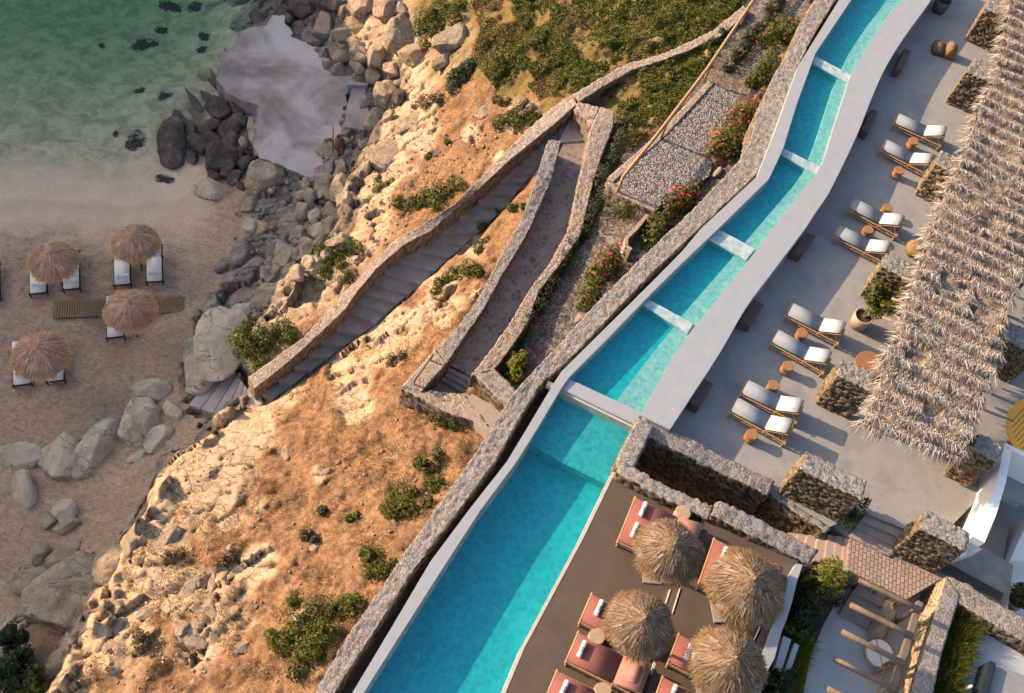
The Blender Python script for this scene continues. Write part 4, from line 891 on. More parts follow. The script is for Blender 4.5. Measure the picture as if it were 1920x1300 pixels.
steps('stone_steps', [(1478, 998), (1500, 1000), (1520, 1004), (1545, 1000), (1562, 1004), (1580, 1006), (1600, 1010)], [(1465, 1030), (1490, 1038), (1512, 1046), (1536, 1054), (1556, 1062), (1574, 1070), (1590, 1080)],
      [-1.05, -.85, -.66, -.52, -.43, -.37, -.33], 7, 'pink step', 'flight of narrow sunlit pinkish steps climbing out of the stairwell', thick=.8, bevel=.02)
CBZ = -.3
floor('cobbled_path', [(1592, 1008), (1668, 1040), (1762, 1086), (1700, 1124), (1588, 1068)], CBZ, 'cobble paving', 'path of small brown paving blocks laid in rows')
floor('lower_landing_floor', [(1560, 985), (1610, 960), (1700, 985), (1800, 1000), (1900, 1060), (1890, 1140), (1762, 1100), (1668, 1046), (1592, 1010)], CBZ - .03, 'grey step', 'grey landing under the terrace steps')
steps('stone_steps', [(1622, 964), (1612, 977), (1602, 990), (1590, 1006)], [(1716, 1002), (1702, 1016), (1688, 1030), (1668, 1044)], [-.05, -.13, -.2, -.25], 3, 'grey step', 'three shaded grey steps from the terrace down to the cobbled path', thick=.6)

# stone blocks on the terrace
block('stone_block', [(1862, -14), (1930, 12), (1916, 48), (1848, 16)], 1.75, 0, 'stone block wall topmost in the photo, half under the thatch beside the dark pouf', seed=21)
block('stone_block', [(1830, 108), (1893, 138), (1880, 165), (1812, 135)], 1.75, 0, 'stone block wall right of the highest lounger pair, its end buried in thatch', seed=22)
block('stone_block', [(1765, 283), (1800, 297), (1790, 330), (1755, 308)], 1.75, 0, 'narrow stone block wall between the second and third loungers', seed=23)
block('stone_block', [(1663, 475), (1723, 500), (1713, 533), (1653, 500)], 1.85, 0, 'stone block wall behind the large potted tree', seed=24)
block('stone_block', [(1578, 673), (1643, 700), (1634, 735), (1571, 705)], 1.9, 0, 'stone block wall right of the lowest pair of loungers', seed=25)
block('stone_block', [(1512, 846), (1625, 903), (1615, 938), (1498, 880)], 1.8, 0, 'long stone block wall at the head of the stairwell steps', seed=26, cell=.055)
block('stone_block', [(1737, 957), (1820, 1000), (1811, 1034), (1724, 992)], 1.7, -.9, 'stone block wall overlooking the cobbled path, bare on all sides', seed=27)
block('stone_block', [(1837, 812), (1881, 836), (1870, 869), (1823, 843)], 1.9, 0, 'stone block wall whose lower end meets the white parapet', seed=28)
block('stone_block', [(1884, 600), (1960, 632), (1948, 668), (1872, 632)], 1.9, 0, 'stone block wall coming out from under the right side of the thatch', seed=29)

# ------------------------------------------------------------------ helpers on the finished terrain
def tz(x, y):
    x = np.atleast_1d(x); y = np.atleast_1d(y); Zg = Z.reshape(ny_, nx_)
    i = np.clip(np.searchsorted(gx, x) - 1, 0, nx_ - 2); j = np.clip(np.searchsorted(gy, y) - 1, 0, ny_ - 2)
    u = (x - gx[i]) / (gx[i + 1] - gx[i]); v = (y - gy[j]) / (gy[j + 1] - gy[j])
    return (Zg[j, i] * (1 - u) + Zg[j, i + 1] * u) * (1 - v) + (Zg[j + 1, i] * (1 - u) + Zg[j + 1, i + 1] * u) * v
def ground_pts(PX, PY):
    PX, PY = np.asarray(PX, float), np.asarray(PY, float)
    v = np.stack([PX - 960, -(PY - 650), np.full(len(PX), -F_PX)], 1) @ R3.T
    P0_ = v * ((0 - CAM_H) / v[:, 2])[:, None]; P0_[:, 2] += CAM_H; P1_ = v * ((-16 - CAM_H) / v[:, 2])[:, None]; P1_[:, 2] += CAM_H
    P0_[:, 2] = 0; P1_[:, 2] = -16; out = P1_.copy(); done = np.zeros(len(PX), bool)
    for t in np.linspace(0, 1, 260):
        P = P0_ + (P1_ - P0_) * t; hit = (~done) & (P[:, 2] <= tz(P[:, 0], P[:, 1])); out[hit] = P[hit]; done |= hit
    out[:, 2] = tz(out[:, 0], out[:, 1]); return out
def gp(px, py): return V(tuple(ground_pts([px], [py])[0]))

def ribbons(name, mat, base, D, length, width, segs=2, lift=None, droop=None, parent=None, origin=None, up=None):
    """many tapered blades; base n x 3, D unit directions n x 3"""
    n = len(base); up = np.tile([0, 0, 1.], (n, 1)) if up is None else up
    side = np.cross(D, up); side /= np.linalg.norm(side, axis=1)[:, None] + 1e-9
    vs = []; droop = np.zeros(n) if droop is None else droop
    for k in range(segs + 1):
        t = k / segs; c = base + D * (length * t)[:, None]; c[:, 2] = c[:, 2] - droop * t * t
        wv = (width * (1 - .75 * t) / 2)[:, None] * side; vs += [c - wv, c + wv]
    Vv = np.stack(vs, 1).reshape(-1, 3); st = np.arange(n)[:, None] * 2 * (segs + 1)
    F = np.concatenate([st + np.array([2 * k, 2 * k + 1, 2 * k + 3, 2 * k + 2]) for k in range(segs)])
    if origin is not None: Vv = Vv - np.array(origin)
    me = np_mesh(name, Vv, F); o = link(name, me, MAT[mat], parent, origin if parent is None else None); return o

def leafcloud(name, mat, cen, rad, n, size=.06, parent=None, origin=None, flat=1.0, upb=.5, shell=.55, clip=True):
    """leaf quads through a union of ellipsoids (cen m x 3, rad m x 3)"""
    cen, rad = np.asarray(cen, float), np.asarray(rad, float); wts = rad.prod(1) ** (2 / 3); wts /= wts.sum()
    k = rng.choice(len(cen), n, p=wts); u = rng.normal(size=(n, 3)); u /= np.linalg.norm(u, axis=1)[:, None]
    r = (shell + (1 - shell) * rng.random(n)) ** (1 / 1.0); r *= 1 + .22 * fbm((cen[k] + u * rad[k]) * 3.2, 2, 8)
    P = cen[k] + u * rad[k] * r[:, None]
    keep = fbm(P * 2.6, 3, 13) > -.42; P, u = P[keep], u[keep]; n = len(P)
    if clip:
        g = tz(P[:, 0] + (origin[0] if parent is not None and origin is not None else 0), P[:, 1] + (origin[1] if parent is not None and origin is not None else 0))
        g = g - (origin[2] if parent is not None and origin is not None else 0); P[:, 2] = np.maximum(P[:, 2], g + .02)
    nn = u + np.array([0, 0, upb]) + rng.normal(size=(n, 3)) * .55; nn /= np.linalg.norm(nn, axis=1)[:, None]
    a = np.cross(nn, rng.normal(size=(n, 3))); a /= np.linalg.norm(a, axis=1)[:, None]; b = np.cross(nn, a)
    s = size * (.6 + .8 * rng.random(n))[:, None]
    Vv = np.stack([P - a * s, P - b * s * .45 + nn * s * .1, P + a * s, P + b * s * .45 + nn * s * .1], 1).reshape(-1, 3)
    me = np_mesh(name, Vv, np.arange(4 * n).reshape(-1, 4)); o = link(name, me, MAT[mat], parent)
    return o

def bush(name, label, cat, blobs, mat='shrub leaf', dens_=620, size=.055, h=.5, group=None, base=None, stems=1, clip=True, extra=None):
    """blobs: (px, py, radius in px[, height factor]); stands on the terrain, or on height BASE"""
    pts = ground_pts([b[0] for b in blobs], [b[1] for b in blobs]) if base is None else np.array([[*at(b[0], b[1], base)] for b in blobs])
    sc_px = np.array([np.linalg.norm(np.array(at(b[0] + b[2], b[1], p[2])) - np.array(at(b[0], b[1], p[2]))) for b, p in zip(blobs, pts)])
    hh = np.array([h * (b[3] if len(b) > 3 else 1) for b in blobs]); o0 = pts[0].copy(); t = thing(name, label, cat, V(tuple(o0)), 0, group)
    rad = np.stack([sc_px, sc_px, np.maximum(hh * np.minimum(1, sc_px / .5 + .3), .12)], 1); cen = pts - o0; cen[:, 2] += rad[:, 2] * .35
    n = int(min(9000, dens_ * (sc_px ** 2).sum() * 3.1 * 1.3 + 150))
    leafcloud('foliage', mat, cen, rad, n, size, t, o0, clip=clip and base is None)
    if extra: leafcloud('blossom', extra[0], cen + np.array([0, 0, .12]), rad * 1.02, int(n * extra[1]), size * 1.25, t, o0, shell=.9, clip=False)
    m = MB()
    for k in range(min(len(blobs), stems)):
        for j in range(3):
            a = random.uniform(0, 6.28); c = V(tuple(cen[k])); m.tube([V((c.x, c.y, c.z - rad[k][2] * .5)), c + V((math.cos(a) * rad[k][0] * .6, math.sin(a) * rad[k][1] * .6, rad[k][2] * .55))], .018, 5, .006)
    m.build('stem', MAT['timber'], t)
    return t

def boulder(px, py, wpx, hpx, ang, mat, label, hr=.75, seed=None, z=None, up=.3, group=None, cat='boulder', facets=17, flatness=1.0, soft=.022):
    seed = seed if seed is not None else int(px * 7 + py * 13); r = np.random.default_rng(seed)
    g = gp(px, py) if z is None else at(px, py, z); a = math.radians(ang)
    def half(dx, dy): return (at(px + dx, py + dy, g.z + .1) - at(px - dx, py - dy, g.z + .1)) / 2
    ax = half(math.cos(a) * wpx / 2, math.sin(a) * wpx / 2); ay = half(-math.sin(a) * hpx / 2, math.cos(a) * hpx / 2); hc = hr * min(ax.length, ay.length)
    bm = bmesh.new(); bmesh.ops.create_icosphere(bm, subdivisions=4 if max(wpx, hpx) < 45 else 5, radius=1); me = bpy.data.meshes.new('boulder'); bm.to_mesh(me); bm.free()
    co = mesh_co(me); U = co / np.linalg.norm(co, axis=1)[:, None]
    pn = r.normal(size=(facets, 3)); pn /= np.linalg.norm(pn, axis=1)[:, None]; pd = r.uniform(.60, .94, facets)
    rr_ = np.full(len(U), 1.05)
    for nrm, d in zip(pn, pd):
        c = U @ nrm; q_ = np.where(c > .05, d / np.maximum(c, .05), 9); h_ = np.clip(.5 + .5 * (rr_ - q_) / soft, 0, 1); rr_ = rr_ * (1 - h_) + q_ * h_ - soft * h_ * (1 - h_) * .5
    S3 = np.array([ax.length, ay.length, hc]); Pn = U * S3 * rr_[:, None]
    rr_ *= 1 + .10 * fbm(Pn * 1.7 + seed % 97, 4, 2) / 1 + .03 * ridged(Pn * 5 + seed % 31, 3, 4)
    co = U * rr_[:, None]; M = np.array([list(ax), list(ay), [0, 0, hc]])
    co = co @ M; me.vertices.foreach_set('co', co.astype(np.float32).ravel()); me.update(); me.shade_smooth()
    o = link('boulder', me, MAT[mat], None, g + V((0, 0, hc * up))); return tag(o, label, cat, group)

# ------------------------------------------------------------------ boulders
GB_, DB_, PB_, CB_ = 'grey boulder', 'dark boulder', 'pale boulder', 'cream boulder'
for a in [
    (40, 858, 84, 52, 2, PB_, 'wide flat pale boulder cut by the left edge of the photo', .5), (113, 862, 78, 78, 20, PB_, 'squat pale boulder between the flat one and the long one', .7),
    (182, 848, 112, 56, -50, PB_, 'long leaning pale boulder in the row on the sand', .8), (163, 812, 84, 24, -38, GB_, 'thin slab leaning behind the long pale boulder', .9),
    (262, 800, 66, 96, 20, PB_, 'tall rounded boulder at the upper end of the beach row', .9), (287, 740, 66, 42, -8, PB_, 'rounded boulder in the sand below the beach steps', .7),
    (325, 774, 40, 34, 20, PB_, 'small boulder between the round one and the orange soil', .7), (297, 826, 60, 34, -48, PB_, 'jagged whitish rock on brown soil', .7),
    (262, 854, 46, 18, -22, PB_, 'narrow whitish slab lying below the jagged rock', .5), (45, 922, 44, 64, 4, PB_, 'upright pale boulder alone in the sand near the left edge', .9),
    (92, 972, 34, 36, 10, GB_, 'smaller rock of the leaning pair on the sand', .8), (122, 962, 48, 34, -35, PB_, 'white topped rock of the leaning pair on the sand', .9), (125, 988, 46, 30, -10, GB_, 'dark low rock under the white topped rock', .7),
    (75, 1040, 36, 40, 20, GB_, 'rounded grey rock left of the wedge shaped rock', .8), (120, 1041, 62, 28, -34, GB_, 'wedge shaped grey rock with a pointed end', .8),
    (138, 1133, 150, 150, 70, GB_, 'huge cracked grey boulder at the foot of the cliff', .8), (212, 1062, 60, 90, 30, GB_, 'grey rock wedged between the huge boulder and the cliff', .9), (248, 1012, 62, 34, -55, GB_, 'smooth grey rock against the cliff above the huge boulder', .9),
    (112, 1243, 70, 34, -48, GB_, 'grey slab in shade right of the green trees', .6), (55, 1085, 70, 40, -30, GB_, 'half buried rock left of the huge boulder', .4),
    # rocks beside the pier
    (326, 275, 60, 92, 6, DB_, 'large brown rock standing at the water, outermost of the pier rocks', .9), (357, 254, 34, 44, 0, DB_, 'dark round rock resting on the large brown rock', 1.1), (386, 249, 34, 24, 10, DB_, 'small angular rock behind the dark round rock', .9),
    (408, 212, 62, 40, 18, DB_, 'broad dark brown rock under the corner of the pier', .9), (350, 215, 64, 14, 52, GB_, 'narrow light slab standing in the water', .9), (368, 198, 76, 15, 55, DB_, 'second narrow slab beside the broad dark rock', .9),
    (388, 146, 34, 26, 0, GB_, 'mossy rock at the outermost corner of the pier', .8), (420, 172, 74, 20, 38, DB_, 'long low rock under the pier edge', .9), (415, 303, 80, 58, -22, DB_, 'largest near black rock with slanting seams', .9),
    (391, 357, 62, 44, 22, PB_, 'angular pale rock lying on the wet sand', .7), (436, 246, 64, 30, -55, DB_, 'knobbly oblong rock beside the pier', .9), (453, 270, 26, 26, 0, GB_, 'small round rock beside the knobbly oblong rock', .8),
    (474, 252, 60, 18, 78, GB_, 'upright thin rock against the pier side', .9), (466, 308, 32, 20, -12, DB_, 'small striped dark rock near the pier tip', .8), (441, 335, 36, 22, -50, DB_, 'pointed dark rock between the pale rock and the grey one', .8), (450, 350, 20, 18, 0, DB_, 'little dark stone beside the pointed rock', .8),
    (493, 345, 66, 70, -30, GB_, 'rounded grey boulder below the tip of the pier', .8), (446, 212, 40, 28, 10, DB_, 'dark rock in the notch of the pier', .9), (473, 190, 30, 30, 0, DB_, 'black rock deepest in the notch of the pier', .9), (470, 278, 22, 20, 0, DB_, 'small dark stone against the pier side', .9),
    (466, 390, 36, 24, -30, GB_, 'low greenish rock in the sand', .7), (468, 425, 26, 34, 20, PB_, 'light rock alone on the sand right of the highest parasol', .7),
    (640, 362, 52, 46, -20, GB_, 'grey square cut boulder beside the cliff corner', .8), (604, 352, 42, 44, 10, GB_, 'grey boulder under the pier tip, right one', .7), (590, 408, 28, 34, 10, PB_, 'light cracked rock in the gully, upper', .7), (598, 440, 42, 34, 20, PB_, 'light cracked rock in the gully, lower', .7),
    (620, 400, 50, 26, 15, GB_, 'grey rock pressed against the cliff above the bush', .7), (572, 470, 40, 46, 10, GB_, 'brownish rock in the gully beside the bush', .6), (535, 485, 60, 56, 0, GB_, 'broad smooth rock half sunk in the sand', .5), (590, 500, 50, 40, 20, GB_, 'grey rock below the gully beside the bright bush', .6),
    (452, 588, 60, 40, -40, PB_, 'pale slab of the rock apron beside the steps, upper', .5), (405, 608, 80, 46, -30, PB_, 'pale slab of the rock apron beside the steps, wide one', .5), (368, 660, 60, 70, 20, PB_, 'pale slab of the rock apron nearest the parasols', .45), (418, 668, 64, 50, -20, PB_, 'pale slab of the rock apron next to the big green bush', .5), (500, 560, 70, 50, -30, GB_, 'grey slab of the rock apron under the orange cliff', .5),
    # shore rocks at the top
    (705, 112, 54, 46, -25, GB_, 'smooth grey boulder with a black hollow under it', .9), (668, 98, 40, 22, -55, GB_, 'folded dark grey rock left of the smooth boulder', .9), (720, 185, 48, 60, 25, GB_, 'faceted boulder with one sunlit face', 1.0), (748, 188, 34, 30, 10, DB_, 'dark rock behind the faceted boulder', .8),
    (735, 137, 40, 24, 10, GB_, 'dark wet rock below the smooth boulder', .8), (700, 148, 40, 30, 0, GB_, 'brown rock at the head of the concrete slab', .8), (607, 55, 46, 54, 20, CB_, 'yellowish round rock with a lit cap', .8), (645, 74, 54, 26, 0, CB_, 'layered cream rock with grooves', .8),
    (566, 20, 60, 44, 20, DB_, 'dark mossy shore rock at the top edge', .6), (530, 30, 44, 30, 40, DB_, 'dark shore rock beside the narrow end of the pier', .7), (620, 12, 56, 40, 10, DB_, 'olive mossy shore rock near the top edge', .7), (480, 38, 40, 24, 40, DB_, 'reddish dark rock touching the water end of the pier', .8),
    (678, 14, 44, 54, 20, CB_, 'split cream boulder at the top edge', .9), (724, 22, 50, 52, 30, CB_, 'large cream boulder with a shaded crack', .9), (748, 72, 62, 64, -20, CB_, 'biggest sunlit boulder above the dark hollow', .9), (775, 112, 70, 40, 20, CB_, 'long cream boulder below the biggest one', .8), (752, 20, 30, 30, 0, CB_, 'small cream boulder next to the green shrubs', .8),
    (848, 78, 84, 52, -20, CB_, 'rounded cream outcrop between two green patches', .6), (832, 118, 54, 30, -30, CB_, 'low rounded rock under the outcrop', .8), (640, 105, 40, 28, 0, GB_, 'brown rock half in shade at the pier edge', .7),
    # hillside outcrops
    (262, 1112, 46, 30, -50, CB_, 'pointed cream rock near the cliff lip', .8), (280, 1148, 60, 30, -32, CB_, 'oblong cream rock with dark underside', .8), (352, 1112, 50, 30, -62, CB_, 'smooth egg shaped rock on the slope', .9), (372, 1088, 60, 22, -62, CB_, 'narrow ridge of cream rock on the slope', .9), (400, 1095, 62, 20, -68, CB_, 'second narrow ridge of cream rock beside the first', .9),
    (445, 1072, 54, 22, -28, CB_, 'low cream rock above a dark shadow line', .8), (398, 1150, 60, 34, 70, CB_, 'blocky cream rock in the middle of the outcrop', .7), (362, 1202, 60, 34, 30, CB_, 'lowest big rock of the hillside outcrop', .8), (400, 1200, 30, 34, 0, CB_, 'small rock beside the lowest big rock', .8), (340, 1180, 40, 30, -60, CB_, 'cracked rock at the left end of the outcrop', .8),
    (312, 1010, 66, 50, -50, CB_, 'grey topped smooth rock near the cliff lip', .5), (358, 975, 26, 20, 0, CB_, 'small rock in a patch of dry brush', .8), (538, 852, 26, 34, 20, CB_, 'grey brown rock alone on the slope', .8), (610, 888, 34, 22, -30, CB_, 'pale broken rock on the open slope', .7), (590, 1028, 26, 30, 30, CB_, 'small pale outcrop below a dry bush', .7),
    (225, 1175, 44, 34, -30, CB_, 'cream rock on the lip above the grey slab', .7), (205, 1215, 40, 30, -40, CB_, 'cream rock on the lip near the bottom', .7), (455, 1215, 40, 24, -30, CB_, 'rock half sunk left of the big bottom shrub', .6), (770, 230, 60, 40, -30, CB_, 'smooth cream slab at the upper cliff corner', .35), (725, 290, 60, 70, 20, CB_, 'smooth cream slab on the cliff lip', .3),
    (1000, 205, 60, 26, -20, CB_, 'white rock above the stair wall', .6), (905, 215, 34, 28, 20, CB_, 'white rock beside brown scrub', .6), (1660, 1168, 30, 92, 22, 'cream boulder', 'tall sunlit natural rock under the timber beams', .9),
]:
    kw = dict(zip(('px', 'py', 'wpx', 'hpx', 'ang', 'mat', 'label', 'hr'), a))
    if a[1] > 700 and a[5] in (PB_, GB_): kw.update(soft=.10, facets=9, wpx=a[2] * 1.16, hpx=a[3] * 1.16, up=.22)
    if a[5] == CB_ and a[1] > 200: kw.update(hr=min(a[7], .55), up=.02)
    if a[0] == 1660: kw.update(z=-.9, hr=1.1, wpx=44, up=-.3)
    boulder(**kw)

LAND = [(610, 287, 'the wooden shower platform'), (636, 280, 'the clay jar'), (588, 337, 'the tip of the pier'), (670, 200, 'the raised concrete slab'), (640, 362, 'the square cut boulder'), (720, 185, 'the faceted boulder'), (705, 112, 'the smooth grey boulder'), (630, 480, 'the bright gully shrub'), (535, 485, 'the broad sunken rock'),
        (607, 55, 'the yellowish round rock'), (566, 20, 'the mossy shore rock'), (326, 275, 'the large brown standing rock'), (415, 303, 'the largest near black rock'), (408, 212, 'the broad rock at the pier corner'), (436, 246, 'the knobbly oblong rock'), (493, 345, 'the boulder below the pier tip'), (661, 283, 'the dark metal stand'), (560, 400, 'the gully bed'), (590, 440, 'the light cracked gully rocks')]
_seen = set()
def rock_label(x, y, w_, h_, a_, col):
    best = sorted(LAND, key=lambda l: (l[0] - x) ** 2 + (l[1] - y) ** 2)[:3]; sz = 'small' if max(w_, h_) < 27 else 'medium sized' if max(w_, h_) < 38 else 'large'; sh_ = 'long' if w_ > 1.5 * h_ else 'upright' if h_ > 1.25 * w_ else 'blocky'
    for l in best:
        dx, dy = x - l[0], y - l[1]; d = ('right of' if dx > 0 else 'left of') if abs(dx) > abs(dy) else ('below' if dy > 0 else 'above'); s = '%s %s %s rock just %s %s' % (sz, sh_, col, d, l[2])
        if s not in _seen: _seen.add(s); return s
    return None
boulder(408, 648, 150, 104, -62, PB_, 'biggest pale bedrock slab between the beach and the large green bush', .3, up=.25, facets=9)
boulder(372, 700, 84, 70, -40, PB_, 'low pale bedrock beside the fan of steps', .35, up=.2, facets=9)
for (x, y, w_, h_, a_) in [(345, 240, 34, 26, 10), (375, 277, 46, 30, 20), (397, 264, 34, 28, 0), (402, 240, 38, 24, -10), (430, 275, 34, 44, 20), (425, 330, 34, 24, 0), (400, 331, 30, 20, 30), (455, 311, 30, 26, 0), (480, 318, 26, 20, 30), (440, 190, 34, 24, 40), (388, 186, 40, 18, 40), (332, 226, 22, 34, 0), (420, 250, 26, 30, 0), (455, 232, 26, 22, 0), (360, 300, 30, 22, 30), (447, 292, 22, 26, 0), (405, 285, 30, 20, 0)]:
    lb_ = rock_label(x, y, w_, h_, a_, 'dark'); lb_ and boulder(x, y, w_, h_, a_, DB_, lb_, .9, group='small dark rocks packed beside the pier', up=.5)
rq = random.Random(5); cnt = 0
for _ in range(900):
    x, y = rq.uniform(450, 760), rq.uniform(60, 600)
    if cnt >= 46: break
    if not (inpoly(np.array([[x, y]]), [(555, 345), (600, 345), (650, 300), (690, 240), (700, 160), (745, 190), (715, 250), (690, 330), (665, 410), (640, 470), (600, 500), (560, 520), (500, 560), (480, 520), (540, 440)])[0] or inpoly(np.array([[x, y]]), [(545, -10), (650, -10), (665, 60), (720, 120), (680, 150), (640, 100), (560, 60)])[0]): continue
    w_, h_, a_ = rq.uniform(20, 46), rq.uniform(16, 34), rq.uniform(-70, 70); lb_ = rock_label(x, y, w_, h_, a_, 'grey')
    if not lb_: continue
    cnt += 1; boulder(x, y, w_, h_, a_, GB_ if y > 60 else DB_, lb_, rq.uniform(.6, 1), group='grey rocks filling the shore gully', up=.3, seed=cnt)

# small loose stones over the slope and along the shore: nobody could count them
def rubble(name, label, PX, PY, smin, smax, mat):
    G = ground_pts(PX, PY); n = len(G); bm = bmesh.new(); bmesh.ops.create_icosphere(bm, subdivisions=1, radius=1)
    b0 = np.array([v.co[:] for v in bm.verts]); f0 = np.array([[v.index for v in f.verts] for f in bm.faces]); bm.free()
    s = smin + (smax - smin) * rng.random(n) ** 3; sc3 = s[:, None] * (.55 + .6 * rng.random((n, 3))); a = rng.random(n) * 6.28
    B = b0[None] * (1 + .25 * rng.normal(size=(n, len(b0), 1))) * sc3[:, None]; ca, sa = np.cos(a)[:, None], np.sin(a)[:, None]
    X = B[..., 0] * ca - B[..., 1] * sa; Y = B[..., 0] * sa + B[..., 1] * ca; Vv = np.stack([X, Y, B[..., 2]], -1) + G[:, None] + np.array([0, 0, 1.]) * (s * .2)[:, None, None]
    F = (f0[None] + (np.arange(n) * len(b0))[:, None, None]).reshape(-1, 3); me = np_mesh(name, Vv.reshape(-1, 3), F); tag(link(name, me, MAT[mat]), label, kind='stuff')
def scatter(n, x0, x1, y0, y1, test):
    PX = rng.uniform(x0, x1, n); PY = rng.uniform(y0, y1, n); k = test(PX, PY); return PX[k], PY[k]
HILL = [(640, 520), (720, 440), (780, 330), (760, 230), (1000, 230), (740, 560), (620, 680), (740, 700), (830, 560), (950, 400), (1010, 330), (900, 640), (780, 730), (920, 810), (760, 1040), (600, 1280), (120, 1300), (230, 1080), (300, 950), (350, 860), (430, 820), (520, 760), (640, 640)]
HILL2 = [(700, 540), (830, 520), (1000, 310), (960, 560), (760, 730), (930, 810), (600, 1290), (120, 1295), (235, 1060), (345, 860), (520, 770)]
inp = lambda X, Y, poly: inpoly(np.c_[X, Y], poly)
PX, PY = scatter(1500, 120, 940, 500, 1300, lambda X, Y: inp(X, Y, HILL2) & (fbm(np.c_[X / 90, Y / 90, X * 0], 3, 3) > -.15))
rubble('loose_rubble', 'small pale stones scattered over the dry slope', PX, PY, .015, .11, CB_)
PX, PY = scatter(1500, 660, 1000, 200, 560, lambda X, Y: inp(X, Y, [(690, 330), (740, 220), (960, 210), (1030, 200), (900, 320), (700, 480), (650, 520)]))
rubble('upper_rubble', 'small stones on the upper cliff slope', PX, PY, .02, .1, CB_)
PX, PY = scatter(900, 330, 760, 60, 760, lambda X, Y: inp(X, Y, [(440, 330), (480, 260), (640, 280), (690, 150), (720, 180), (690, 330), (640, 480), (520, 580), (420, 760), (300, 790), (340, 640), (440, 560)]))
rubble('shore_rubble', 'grey stones between the shore boulders', PX, PY, .03, .22, GB_)
PX, PY = scatter(700, 0, 340, 740, 1250, lambda X, Y: fbm(np.c_[X / 40, Y / 40, X * 0], 3, 71) > .18)
rubble('beach_pebbles', 'pebbles lying round the boulders on the sand', PX, PY, .015, .09, PB_)
PX, PY = scatter(260, 0, 75, 1125, 1230, lambda X, Y: np.abs((Y - 1130) + (X - 70) * .75 - 12) < 16)
rubble('rubble_heap', 'heap of loose grey wall stones at the left edge', PX, PY, .08, .22, PB_)

# ------------------------------------------------------------------ plants
bush('green_shrub', 'large dense green shrub beside the lower end of the stairs parapet', 'shrub', [(500, 640, 34), (470, 660, 34), (530, 625, 26), (452, 640, 26), (490, 690, 24), (470, 620, 20), (545, 640, 18)], 'shrub leaf', h=.7)
bush('green_shrub', 'bright green shrub hanging over the grey gully', 'shrub', [(630, 478, 26), (655, 470, 22), (610, 500, 22), (605, 520, 18), (640, 500, 14), (675, 472, 12), (650, 525, 15), (600, 470, 12)], 'shrub leaf', h=.5)
bush('green_shrub', 'sprawling green shrub on the slope above the stairs parapet', 'shrub', [(830, 360, 28), (800, 375, 24), (775, 385, 20), (745, 385, 16), (858, 352, 18), (720, 385, 10), (820, 385, 18)], 'shrub leaf', h=.35)
bush('green_shrub', 'green shrub touching the upper part of the stairs parapet', 'shrub', [(985, 210, 22), (960, 225, 20), (935, 235, 16), (1000, 232, 16), (970, 240, 16)], 'shrub leaf', h=.4)
bush('green_shrub', 'small lime green shrub at the cliff lip', 'shrub', [(718, 350, 13), (705, 356, 9), (732, 343, 9)], 'lime leaf', h=.25)
bush('green_shrub', 'tiny green shrub alone on bare soil above the lip', 'shrub', [(838, 268, 8), (802, 298, 8)], 'shrub leaf', h=.2)
bush('green_shrub', 'low green shrub between stairs and ramp wall', 'shrub', [(880, 505, 20), (850, 520, 20), (825, 535, 16), (895, 515, 14), (815, 550, 9)], 'shrub leaf', h=.3)
bush('green_shrub', 'small green shrub at the right edge of the stairs, upper', 'shrub', [(905, 460, 12), (897, 472, 10), (905, 430, 12)], 'shrub leaf', h=.25)
bush('green_shrub', 'thin green shrub creeping along the stairs beside the ramp wall', 'shrub', [(960, 392, 12), (940, 395, 12), (980, 390, 8)], 'shrub leaf', h=.2)
bush('green_shrub', 'broad dark green shrub at the bottom beside the long wall', 'shrub', [(600, 1150, 38), (560, 1180, 36), (640, 1140, 30), (530, 1210, 26), (580, 1220, 34), (560, 1255, 26), (610, 1190, 30), (510, 1195, 16), (550, 1130, 16), (665, 1135, 22)], 'shrub leaf', h=.45)
bush('green_shrub', 'round spreading green shrub half way down the dry slope', 'shrub', [(750, 935, 30), (765, 955, 26), (735, 960, 24), (720, 955, 12), (775, 925, 14)], 'shrub leaf', h=.45)
bush('green_shrub', 'green shrub right against the long wall in the lower half', 'shrub', [(805, 875, 24), (815, 910, 22), (800, 945, 16), (820, 855, 14), (785, 870, 14)], 'shrub leaf', h=.4)
bush('green_shrub', 'green shrub below the walled yard', 'shrub', [(830, 790, 18), (812, 785, 10), (850, 800, 12)], 'shrub leaf', h=.35)
bush('green_shrub', 'green shrub against the long wall below the round spreading one', 'shrub', [(700, 1050, 24), (715, 1075, 20), (685, 1040, 16), (735, 1060, 12), (690, 1080, 14)], 'shrub leaf', h=.4)
bush('green_shrub', 'small green tuft left of the round spreading shrub', 'shrub', [(655, 975, 10), (668, 968, 8)], 'shrub leaf', h=.2)
bush('dry_bush', 'olive brown rounded bush near the cliff lip at the bottom', 'bush', [(270, 1205, 22), (262, 1195, 14)], 'dry leaf', h=.5)
bush('dry_bush', 'dark dry bush below the rock slab', 'bush', [(320, 1045, 18), (340, 1040, 14)], 'dry leaf', h=.3, size=.045)
bush('dry_bush', 'dark dry bush in the middle of the slope', 'bush', [(425, 1055, 15), (440, 1045, 12)], 'dry leaf', h=.3, size=.045)
bush('dry_bush', 'grey green tuft beside loose rocks on the slope', 'bush', [(575, 1005, 15), (590, 1015, 10)], 'grey leaf', h=.3)
bush('dry_bush', 'small grey bush high on the dry slope', 'bush', [(605, 960, 11)], 'grey leaf', h=.25)
bush('dry_bush', 'yellowish dry bush below the ramp wall', 'bush', [(740, 680, 18), (755, 670, 12)], 'dry leaf', h=.3)
bush('dry_bush', 'brown scrub on the left end of the green slope', 'bush', [(862, 150, 26), (880, 130, 18), (850, 170, 18)], 'grey leaf', h=.4)
bush('dry_bush', 'olive scrub at the upper cliff corner', 'bush', [(800, 195, 20), (780, 200, 12), (820, 185, 14)], 'dry leaf', h=.3)
